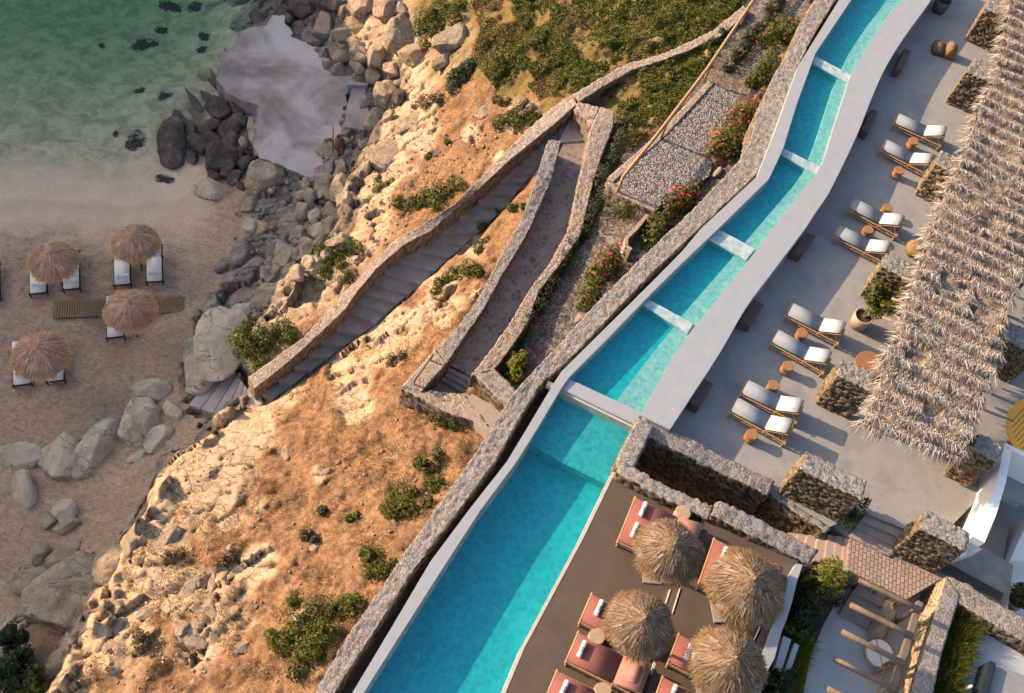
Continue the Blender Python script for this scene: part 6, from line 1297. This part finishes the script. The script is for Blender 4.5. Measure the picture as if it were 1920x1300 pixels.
PATCH = [[(1768, 498), (1822, 522), (1800, 575), (1752, 552)], [(1828, 545), (1884, 566), (1862, 620), (1812, 598)], [(1708, 640), (1742, 652), (1728, 690), (1690, 676)], [(1835, 392), (1872, 406), (1858, 448), (1822, 434)], [(1736, 748), (1772, 762), (1760, 796), (1722, 786)]]
PATW = [[tuple(at(*p, PZ))[:2] for p in q] for q in PATCH]
def patchy(P):
    o = np.zeros(len(P))
    for q in PATW: o = np.maximum(o, inpoly(P[:, :2], q))
    return o
def pgz(P):
    f, k = band(P); return PZ + .34 * (f ** 1.6) - .16 * patchy(P) + .07 * fbm(np.c_[P[:, :2] * .8, np.zeros(len(P))], 3, 12)
n = 120000; P = np.c_[rng.uniform(lo[0], hi[0], n), rng.uniform(lo[1], hi[1], n), np.zeros(n)]; P = P[inpoly(P[:, :2], PW)]
f, k = band(P); P[:, 2] = pgz(P); n = len(P)
ed, _, _ = segdist(P[:, :2], np.vstack([PW, PW[:1]])); tuft = sstep(.1, .5, vnoise(np.c_[P[:, :2] * 1.3, k * 3.3], 14) * .5 + .55)
rag = sstep(.72, 1.0, f) * tuft
jit = (.16 + .85 * rag)[:, None]; D = Dn + Rw * rng.normal(size=(n, 1)) * jit + Dn * rng.normal(size=(n, 1)) * jit * .3; D[:, 2] = -.02 + rag * (.35 * rng.random(n)) + .10 * rng.normal(size=n); D /= np.linalg.norm(D, axis=1)[:, None]
ln = (.10 + .18 * rng.random(n)) * (1 + .5 * rag) * (1 - .45 * patchy(P)); upv = np.array([0, 0, 1.]) + rng.normal(size=(n, 3)) * .75
ribbons('palm_leaves', 'palm thatch', P - np.array(G0) + np.array([0, 0, .02]), D, ln, (.012 + .022 * rng.random(n)), 2, droop=rng.random(n) * .05, parent=pg, up=upv)
# hanging fringe round the edge
Pe, De = [], []
for i in range(len(PW)):
    a, b = PW[i], PW[(i + 1) % len(PW)]; L_ = np.linalg.norm(b - a); q = int(L_ * 80); tt = rng.random(q)[:, None]; nrm = np.array([b[1] - a[1], -(b[0] - a[0])]) / L_
    c = a + (b - a) * tt
    if inpoly((c + nrm * .05)[:1], PW)[0]: nrm = -nrm
    Pe.append(c - nrm * .08 * rng.random((q, 1))); De.append(np.c_[nrm + rng.normal(size=(q, 2)) * .6 + Dn[:2] * .5, -.5 - 1.0 * rng.random(q)])
Pe = np.vstack(Pe); De = np.vstack(De); De /= np.linalg.norm(De, axis=1)[:, None]; Pe = np.c_[Pe, pgz(np.c_[Pe, Pe[:, 0]]) - .03]
ribbons('edge_fringe', 'palm thatch', Pe - np.array(G0), De, .15 + .3 * rng.random(len(Pe)), .02 + .025 * rng.random(len(Pe)), 2, parent=pg, up=rng.normal(size=(len(Pe), 3)))
g1, g2 = np.meshgrid(np.arange(lo[0], hi[0], .12), np.arange(lo[1], hi[1], .12)); PP = np.c_[g1.ravel(), g2.ravel()]; okv = inpoly(PP, PW); zz = pgz(np.c_[PP, PP[:, 0]]) - .03
idx = np.arange(len(PP)).reshape(g1.shape); Fq = np.stack([idx[:-1, :-1], idx[:-1, 1:], idx[1:, 1:], idx[1:, :-1]], -1).reshape(-1, 4); Fq = Fq[okv[Fq].all(1)]
me = np_mesh('thatch_mat', np.c_[PP, zz] - np.array(G0), Fq); bm = bmesh.new(); bm.from_mesh(me); bmesh.ops.delete(bm, geom=[v for v in bm.verts if not v.link_faces], context='VERTS'); bm.to_mesh(me); bm.free()
mt = link('thatch_mat', me, MAT['thatch mat'], pg); so_ = mt.modifiers.new('thick', 'SOLIDIFY'); so_.thickness = .08
for a, b in [((1672, 560), (1900, 640)), ((1655, 595), (1880, 690)), ((1690, 520), (1910, 600)), ((1722, 430), (1950, 510)), ((1640, 690), (1900, 790)), ((1795, 245), (2000, 320)), ((1610, 765), (1850, 850)), ((1868, 90), (2000, 150)), ((1755, 345), (1960, 420))]:
    m = MB(); m.tube([at(*a, PZ - .14) - G0, at(*b, PZ - .14) - G0], .045, 8); m.build('beam', MAT['grey timber'], pg, True)
for p in [(1698, 690), (1738, 560), (1790, 420), (1850, 240), (1905, 90), (1830, 780), (1875, 660), (1930, 520)]:
    q = at(*p, PZ - .1) - G0; m = MB(); m.tube([q, V((q.x, q.y, -G0.z))], .06, 8); m.build('post', MAT['timber'], pg, True)

# things on the terrace
pf = thing('floor_pouf', 'dark angular floor pouf with a sunlit brown top, alone on the upper terrace', 'pouf', at(1765, 100, 0), math.radians(-8))
m = MB(); m.add([(-.45, -.38, 0), (.15, -.30, 0), (.15, .35, 0), (-.5, .38, 0), (-.4, -.2, .45), (.1, -.18, .30), (.1, .28, .30), (-.42, .3, .42)], [(3, 2, 1, 0), (4, 5, 6, 7), (0, 1, 5, 4), (1, 2, 6, 5), (2, 3, 7, 6), (3, 0, 4, 7)]); m.build('cushion', MAT['pouf fabric'], pf, bevel=.07, smooth=True)
m = MB(); m.add([(.0, -.26, 0), (.55, -.3, 0), (.6, .26, 0), (.02, .34, 0), (.1, -.1, .62), (.42, -.16, .58), (.5, .12, .55), (.08, .26, .66)], [(3, 2, 1, 0), (4, 5, 6, 7), (0, 1, 5, 4), (1, 2, 6, 5), (2, 3, 7, 6), (3, 0, 4, 7)]); m.build('backrest', MAT['brown wicker'], pf, bevel=.07, smooth=True)
def pot(name, label, px, py, z, r, h, mat, plant=None, ph=.8, pr=.5, pmat='dark leaf', off=(0, 0), cat='potted plant', n=3500, size=.06):
    t = thing(name, label, cat, at(px, py, z + h)); t.location.z = z; m = MB(); m.lathe([(0, 0), (r * .8, 0), (r * .97, h * .5), (r, h), (r * .86, h), (r * .84, h * .86)], n=28); m.build('pot', MAT[mat], t, True, recalc=False)
    m = MB(); m.lathe([(r * .86, h * .86), (.01, h * .88)], n=20); m.build('soil', MAT['soil'], t, recalc=False)
    if plant:
        m = MB(); ce = []; rd = []
        for k in range(8):
            a = k * 2.4; q = pr * .6 * (k > 0); c = V((off[0] + math.cos(a) * q, off[1] + math.sin(a) * q, h + ph * random.uniform(.45, .9))); ce.append(c); rd.append([pr * .45, pr * .45, ph * .25]); m.tube([(0, 0, h * .8), c], .022, 6, .006)
        m.build('stem', MAT['timber'], t); leafcloud('foliage', pmat, ce, rd, n, size, t, t.location, clip=False, shell=.2)
    return t
pot('potted_tree', 'leafy small tree in a pale clay pot below a stone block', 1621, 592, 0, .34, .62, 'clay', True, 1.1, .75, 'shrub leaf', (.35, .25), n=3600)
pot('potted_plant', 'dark grey cylindrical pot at the top edge of the terrace', 1771, 0, 0, .33, .62, 'dark pot', True, .5, .3, 'dark leaf', n=900)
pot('potted_plant', 'round leafy bush beside the white building at the right edge', 1906, 1125, -1.2, .3, .5, 'clay', True, .9, .42, 'dark leaf', n=2600, size=.05)
wk = MB(); wk.lathe([(0, 0), (.3, 0), (.36, .2), (.34, .36), (.2, .44), (0, .46)], n=24, wob=.06, seed=4); o = wk.build('wicker_pouf', MAT['brown wicker'], smooth=True, origin=V((0, 0, 0))); o.location = at(1712, 474, 0); tag(o, 'brown wicker pouf at the edge of the thatch, right of the fourth lounger', 'pouf')
def round_table(label, px, py, z, r, h, mat, slots=0):
    t = thing('round_table', label, 'table', at(px, py, z + h)); t.location.z = z; m = MB(); m.lathe([(0, h - .05), (r, h - .05), (r, h), (0, h)], n=40); m.build('tabletop', MAT[mat], t, bevel=0); m = MB(); m.lathe([(0, 0), (r * .5, 0), (r * .3, .06), (.07, .1), (.07, h - .05), (0, h - .05)], n=20); m.build('leg', MAT['timber'], t)
    if slots:
        m = MB(); u = V((math.cos(1.0), math.sin(1.0), 0)); w_ = V((-u.y, u.x, 0))
        for k in range(-slots, slots + 1): c = w_ * (k * .13); hl = math.sqrt(max(.01, (r * .85) ** 2 - (k * .13) ** 2)); m.tube([c - u * hl + V((0, 0, h)), c + u * hl + V((0, 0, h))], .012, 4)
        m.build('groove', MAT['bench wood'], t)
    return t
round_table('brown round table half hidden under the edge of the thatch', 1632, 683, 0, .52, .45, 'stump wood')
round_table('big ochre yellow round table with dark grooves at the right edge', 1962, 815, 0, 1.35, 1.2, 'ochre wood', 8)
# folded ochre screen standing on the table side
tc = thing('rattan_chair', 'curved rattan chair showing at the right edge beside the thatch', 'chair', at(1925, 592, 0)); m = MB()
for z_, r_ in ((.42, .34), (.62, .36), (.8, .36)): m.tube([(math.cos(a) * r_, math.sin(a) * r_, z_) for a in np.linspace(-.4, 3.6, 16)], .02, 6)
m.build('backrest', MAT['bamboo'], tc, True); m = MB(); m.lathe([(0, .38), (.32, .38), (.32, .44), (0, .46)], n=20); m.build('seat', MAT['ochre wood'], tc)
for a in (.7, 2.3, 3.9, 5.4): m = MB(); m.tube([(math.cos(a) * .28, math.sin(a) * .28, 0), (math.cos(a) * .26, math.sin(a) * .26, .4)], .02, 6); m.build('leg', MAT['bamboo'], tc)

# ------------------------------------------------------------------ white building and its sunken court
run_wall('white_parapet', [(1884, 835), (1868, 905), (1848, 960), (1824, 1006)], [(1897, 845), (1886, 905), (1868, 965), (1846, 1018)], [1.3, 1.3, 1.3, 1.3], -1.4, 'bright plaster', 'white plaster parapet running down from the stone block, sunlit at its lower end', cat='parapet', rough=False)
run_wall('white_parapet', [(1884, 830), (1990, 880)], [(1888, 840), (1990, 892)], [1.3, 1.3], -1.4, 'bright plaster', 'thin white parapet crossing to the right edge', cat='parapet', rough=False)
m = MB(); A = [at(*p, 0.0) for p in [(1806, 945), (1850, 930), (1826, 1020), (1796, 1006)]]; 
run_wall('white_ledge', [(1812, 1018), (1778, 1000)][::-1], [(1842, 1030), (1800, 1046)][::-1], [.25, .25], -.9, 'bright plaster', 'low white sunlit ledge below the parapet', cat='ledge', rough=False)
floor('court_floor', [(1870, 905), (2000, 950), (2000, 1150), (1880, 1120), (1815, 1045), (1850, 990)], -2.2, 'slate floor', 'shaded floor of the sunken white court', -2.6)
run_wall('white_wall', [(1893, 1052), (1935, 962)], [(1960, 1052), (1990, 985)], [-.6, -.6], -2.4, 'bright plaster', 'sunlit white wall at the right edge above the potted bush', cat='wall', rough=False)
run_wall('brown_ramp', [(1862, 960), (1828, 1034)], [(1892, 985), (1880, 1058)], [-1.2, -1.0], -2.4, 'pink step', 'curved brownish ramp beside the white parapet', cat='ramp', rough=False)
floor('white_court_floor', [(1880, 1060), (1990, 1040), (1990, 1200), (1890, 1150), (1868, 1118)], -1.25, 'bright plaster', 'white floor behind the slatted bench', -1.8)
sb = thing('slatted_bench', 'long dark bench of parallel slats behind the cobbled path', 'bench', at(1825, 1096, -.65)); s0 = V(sb.location)
for k in range(6):
    m = MB(); dx, dy = 1.6 * k, -3.2 * k; A, B = at(1762 + dx, 1069 + dy, -.2) - s0, at(1874 + dx, 1130 + dy, -.2) - s0; u = (B - A).normalized(); nn = V((-u.y, u.x, 0)) * .022; m.prism([A - nn, B - nn, B + nn, A + nn], A.z - .04); m.build('slat', MAT['dark grate'], sb)
for p in [(1770, 1062), (1820, 1092), (1872, 1120)]:
    q = at(*p, -.24) - s0; m = MB(); m.box((q.x, q.y, q.z - .22), (.06, .3, .42)); m.build('leg', MAT['dark grate'], sb)
pk = thing('clay_bowl', 'dark round bowl at the lower end of the slatted bench', 'bowl', at(1868, 1128, -.7)); m = MB(); m.lathe([(0, 0), (.12, 0), (.2, .14), (.22, .2), (.18, .2), (0, .1)], n=20); m.build('bowl', MAT['dark pot'], pk)

# ------------------------------------------------------------------ lower court with timber beams
run_wall('stone_wall', [(1775, 1080), (1762, 1120), (1740, 1190), (1714, 1284), (1700, 1335)], [(1800, 1118), (1790, 1150), (1768, 1220), (1752, 1284), (1738, 1340)], [.35] * 5, -1.6, 'pale stone', 'tall L shaped stone wall, its sunlit face behind the timber beams', amp=.018, seed=40, scale=4)
run_wall('stone_wall', [(1777, 1081), (1820, 1100), (1860, 1126), (1990, 1196)], [(1800, 1132), (1829, 1149), (1850, 1163), (1970, 1232)], [.34] * 4, -1.6, 'wall stone', 'thick stone wall running from the corner to the right edge', amp=.05, seed=41, scale=4)
CZ = -1.35
floor('courtyard_floor', [(1560, 1120), (1640, 1060), (1760, 1100), (1745, 1340), (1470, 1340), (1488, 1290), (1505, 1240), (1528, 1180)], CZ, 'courtyard concrete', 'pale grey concrete floor of the lower court', -2.2)
steps('stone_steps', [(1612, 1092), (1598, 1110), (1586, 1130), (1574, 1150)], [(1690, 1130), (1676, 1150), (1664, 1172), (1652, 1192)], [-.85, -1.0, -1.12, -1.22], 3, 'grey step', 'broad shaded steps dropping into the court with beams', thick=.5)
pr = thing('timber_pergola', 'open pergola of five heavy round ended timbers resting on a ledger', 'pergola', at(1650, 1200, CZ)); p0 = V(pr.location)
for (a, b) in [((1610, 1087), (1726, 1144)), ((1594, 1134), (1712, 1193)), ((1578, 1184), (1699, 1246)), ((1564, 1236), (1680, 1294)), ((1551, 1291), (1660, 1345))]:
    m = MB(); A, B = at(*a, .75) - p0, at(*b, .75) - p0; m.tube([A, A.lerp(B, .33), A.lerp(B, .66), B], .085, 10); m.build('rafter', MAT['timber'], pr, True)
A, B = at(1727, 1128, .55) - p0, at(1664, 1330, .55) - p0; u = (B - A).normalized(); nn = V((-u.y, u.x, 0)) * .09; m = MB(); m.prism([A - nn, B - nn, B + nn, A + nn], A.z - .2); m.build('ledger_beam', MAT['timber'], pr, bevel=.01)
for f_ in (.05, .5, .95): q = A.lerp(B, f_); m = MB(); m.tube([q - V((0, 0, .2)), V((q.x, q.y, 0))], .07, 8); m.build('post', MAT['timber'], pr, True)
db = thing('round_daybed', 'round bamboo chair with white halved cushion under the beams', 'chair', at(1648, 1226, CZ + .4)); db.location.z = CZ
m = MB(); rr0 = .46
for z_, r_ in ((.36, rr0), (.44, rr0 + .03)): m.tube([(math.cos(a) * r_, math.sin(a) * r_, z_) for a in np.linspace(0, 2 * math.pi, 33)], .022, 6)
m.build('ring_frame', MAT['bamboo'], db, True)
for s in (0, 1):
    m = MB(); aa = np.linspace(math.pi * s + .04 + 1.9, math.pi * s + math.pi - .04 + 1.9, 14); m.prism([V((math.cos(a) * (rr0 - .03), math.sin(a) * (rr0 - .03), .48)) for a in aa], .36); m.build('cushion', MAT['white cushion'], db, bevel=.02)
for a in (.5, 2.6, 4.7): m = MB(); m.tube([(math.cos(a) * .6, math.sin(a) * .6, 0), (math.cos(a) * .4, math.sin(a) * .4, .4)], .025, 6); m.build('leg', MAT['bamboo'], db, True)
ld = thing('bamboo_rack', 'yellow bamboo ladder rack leaning under the beams at the bottom', 'rack', at(1655, 1262, CZ)); q0 = V(ld.location); m = MB()
Pa, Pb, Pc, Pd = at(1659, 1250, -.4) - q0, at(1640, 1320, -.4) - q0, at(1690, 1225, -.5) - q0, at(1665, 1300, -.5) - q0
m.tube([Pa, Pb], .04, 8); m.tube([Pc, Pd], .03, 8); [m.tube([Pa.lerp(Pb, f_), Pc.lerp(Pd, f_)], .025, 6) for f_ in (.1, .35, .6, .85)]; m.build('frame', MAT['bamboo'], ld, True)
for p in (Pa, Pb): m = MB(); m.tube([p, V((p.x, p.y, 0))], .03, 6); m.build('leg', MAT['bamboo'], ld, True)

# planter between deck and court
floor('planter_soil_ground', [(1500, 1055), (1600, 1075), (1545, 1170), (1520, 1230), (1500, 1330), (1410, 1340), (1440, 1230), (1470, 1150)], -.35, 'soil', 'dark soil of the planted strip', -2)
run_wall('white_planter_wall', [(1493, 1057), (1482, 1076), (1470, 1120), (1458, 1154), (1446, 1179), (1430, 1227), (1415, 1270), (1402, 1310)], [(1505, 1059), (1495, 1088), (1486, 1126), (1475, 1162), (1465, 1186), (1452, 1235), (1437, 1262), (1422, 1312)], [DZ + .5] * 8, -1.0, 'white plaster', 'low rounded white wall between the brown deck and the planting', cat='wall', rough=False)
for q, lb in [([(1469, 1192), (1484, 1199), (1465, 1260), (1453, 1253)], 'longer grey slab beside the white planter wall'), ([(1490, 1205), (1499, 1210), (1482, 1259), (1470, 1262)], 'shorter grey slab next to the grass strip')]:
    m = MB(); m.prism([at(*p, -.05) for p in q], -.4); tag(m.build('paving_slab', MAT['courtyard concrete'], bevel=.01), lb, 'slab')
bush('feathery_bush', 'tall feathery green bush at the corner of the cobbled path', 'bush', [(1538, 1088, 26), (1518, 1096, 22), (1552, 1102, 20), (1543, 1072, 15), (1560, 1116, 12)], 'lime leaf', h=1.0, base=.1, dens_=1200, size=.06)
bush('dark_bush', 'dark green planting below the feathery bush', 'bush', [(1505, 1130, 24), (1520, 1145, 22), (1495, 1160, 20), (1510, 1175, 16)], 'dark leaf', h=.6, base=-.1, dens_=1200, size=.06)
bush('dark_bush', 'dark green planting with ochre tips beside the grey slabs', 'bush', [(1480, 1180, 12), (1500, 1190, 14), (1515, 1200, 10)], 'shrub leaf', h=.35, base=-.1, dens_=1200, size=.05)
bush('dark_bush', 'dark bush at the bottom below the grey slabs', 'bush', [(1455, 1275, 20), (1440, 1295, 18), (1470, 1290, 20), (1480, 1270, 14)], 'dark leaf', h=.5, base=-.1, dens_=1200, size=.06)
bush('silver_bush', 'silvery faded bush spilling over the court steps', 'bush', [(1572, 1110, 18), (1580, 1090, 14), (1570, 1130, 12)], 'grey leaf', h=.4, base=-.4, dens_=900, size=.05)
bush('climbing_plant', 'small dark climber beside the long block at the stair head', 'plant', [(1605, 962, 16), (1590, 978, 14), (1620, 945, 9)], 'dark leaf', h=.5, base=.3, dens_=900, size=.05)
def grass_strip(name, label, pts, z, n, ln=.35, mat='lime leaf'):
    Wp = np.array([[*at(*p, z)][:2] for p in pts]); l, h_ = Wp.min(0), Wp.max(0); P = rng.uniform(l, h_, (n * 3, 2)); P = P[inpoly(P, Wp)][:n]; q = len(P); D = rng.normal(size=(q, 3)) * .7; D[:, 2] = .8; D /= np.linalg.norm(D, axis=1)[:, None]
    return tag(ribbons(name, mat, np.c_[P, np.full(q, z)], D, ln * (.5 + rng.random(q)), np.full(q, .02), 2, droop=rng.random(q) * .15, up=rng.normal(size=(q, 3))), label, kind='stuff')
grass_strip('grass_strip', 'narrow strip of long green grass beside the court', [(1505, 1205), (1522, 1195), (1500, 1260), (1488, 1300), (1478, 1335), (1462, 1335), (1480, 1270)], -.35, 4200)
grass_strip('tall_grass', 'tall green grass behind the L shaped wall', [(1802, 1130), (1830, 1150), (1812, 1200), (1792, 1260), (1775, 1340), (1752, 1340), (1765, 1270), (1785, 1190)], -.35, 9000, .55, 'shrub leaf')
floor('patio_floor', [(1800, 1140), (1990, 1215), (1990, 1340), (1740, 1340)], -.4, 'slate floor', 'blue grey floor of the patio at the lower right', -1.6)
for px, py, lb in [(1822, 1178, 'upper dark brown bowl standing in the tall grass'), (1808, 1226, 'lower dark brown bowl standing in the tall grass')]:
    t = thing('planter_bowl', lb, 'bowl', at(px, py, -.1), 0, 'dark bowls beside the tall grass'); t.location.z = -.4; m = MB(); m.lathe([(0, 0), (.2, 0), (.32, .16), (.34, .34), (.28, .34), (.26, .28), (0, .28)], n=26); m.build('bowl', MAT['terracotta'], t, True)
sf = thing('outdoor_sofa', 'grey woven daybed with a dark armrest in the bottom right corner', 'daybed', at(1900, 1290, -.4), math.radians(-14)); s0 = V(sf.location)
m = MB(); 
A = [at(*p, .1) for p in [(1866, 1246), (1990, 1290), (1960, 1370), (1838, 1345)]]; M_ = Matrix.Rotation(math.radians(14), 3, 'Z'); m.prism([M_ @ (p - s0) for p in A], .12); m.build('seat', MAT['sofa weave'], sf, bevel=.03)
m = MB(); A = [at(*p, .3) for p in [(1856, 1238), (1869, 1243), (1842, 1345), (1828, 1340)]]; m.prism([M_ @ (p - s0) for p in A], .0); m.build('armrest', MAT['pipe'], sf, bevel=.03)
po = MB(); po.lathe([(0, 0), (.05, 0), (.055, .5), (.03, .62), (0, .63)], n=12); o = po.build('white_bottle', MAT['bright plaster'], smooth=True, origin=V((0, 0, 0))); o.location = at(1803, 1296, -.4); tag(o, 'small white object standing at the bottom edge of the patio', 'ornament')

hr_ = thing('handrail', 'weathered wooden handrail on the small parapet at the foot of the ramp', 'handrail', at(790, 692, -4.6)); h0 = V(hr_.location)
Ha, Hb = at(812, 664, -4.35) - h0, at(775, 716, -4.6) - h0
m = MB(); m.tube([Ha, Ha.lerp(Hb, .5), Hb], .05, 8); m.build('rail', MAT['grey timber'], hr_, True)
for p_ in (Ha.lerp(Hb, .08), Ha.lerp(Hb, .92)): m = MB(); m.tube([p_, p_ - V((0, 0, .38))], .03, 6); m.build('post', MAT['grey timber'], hr_, True)
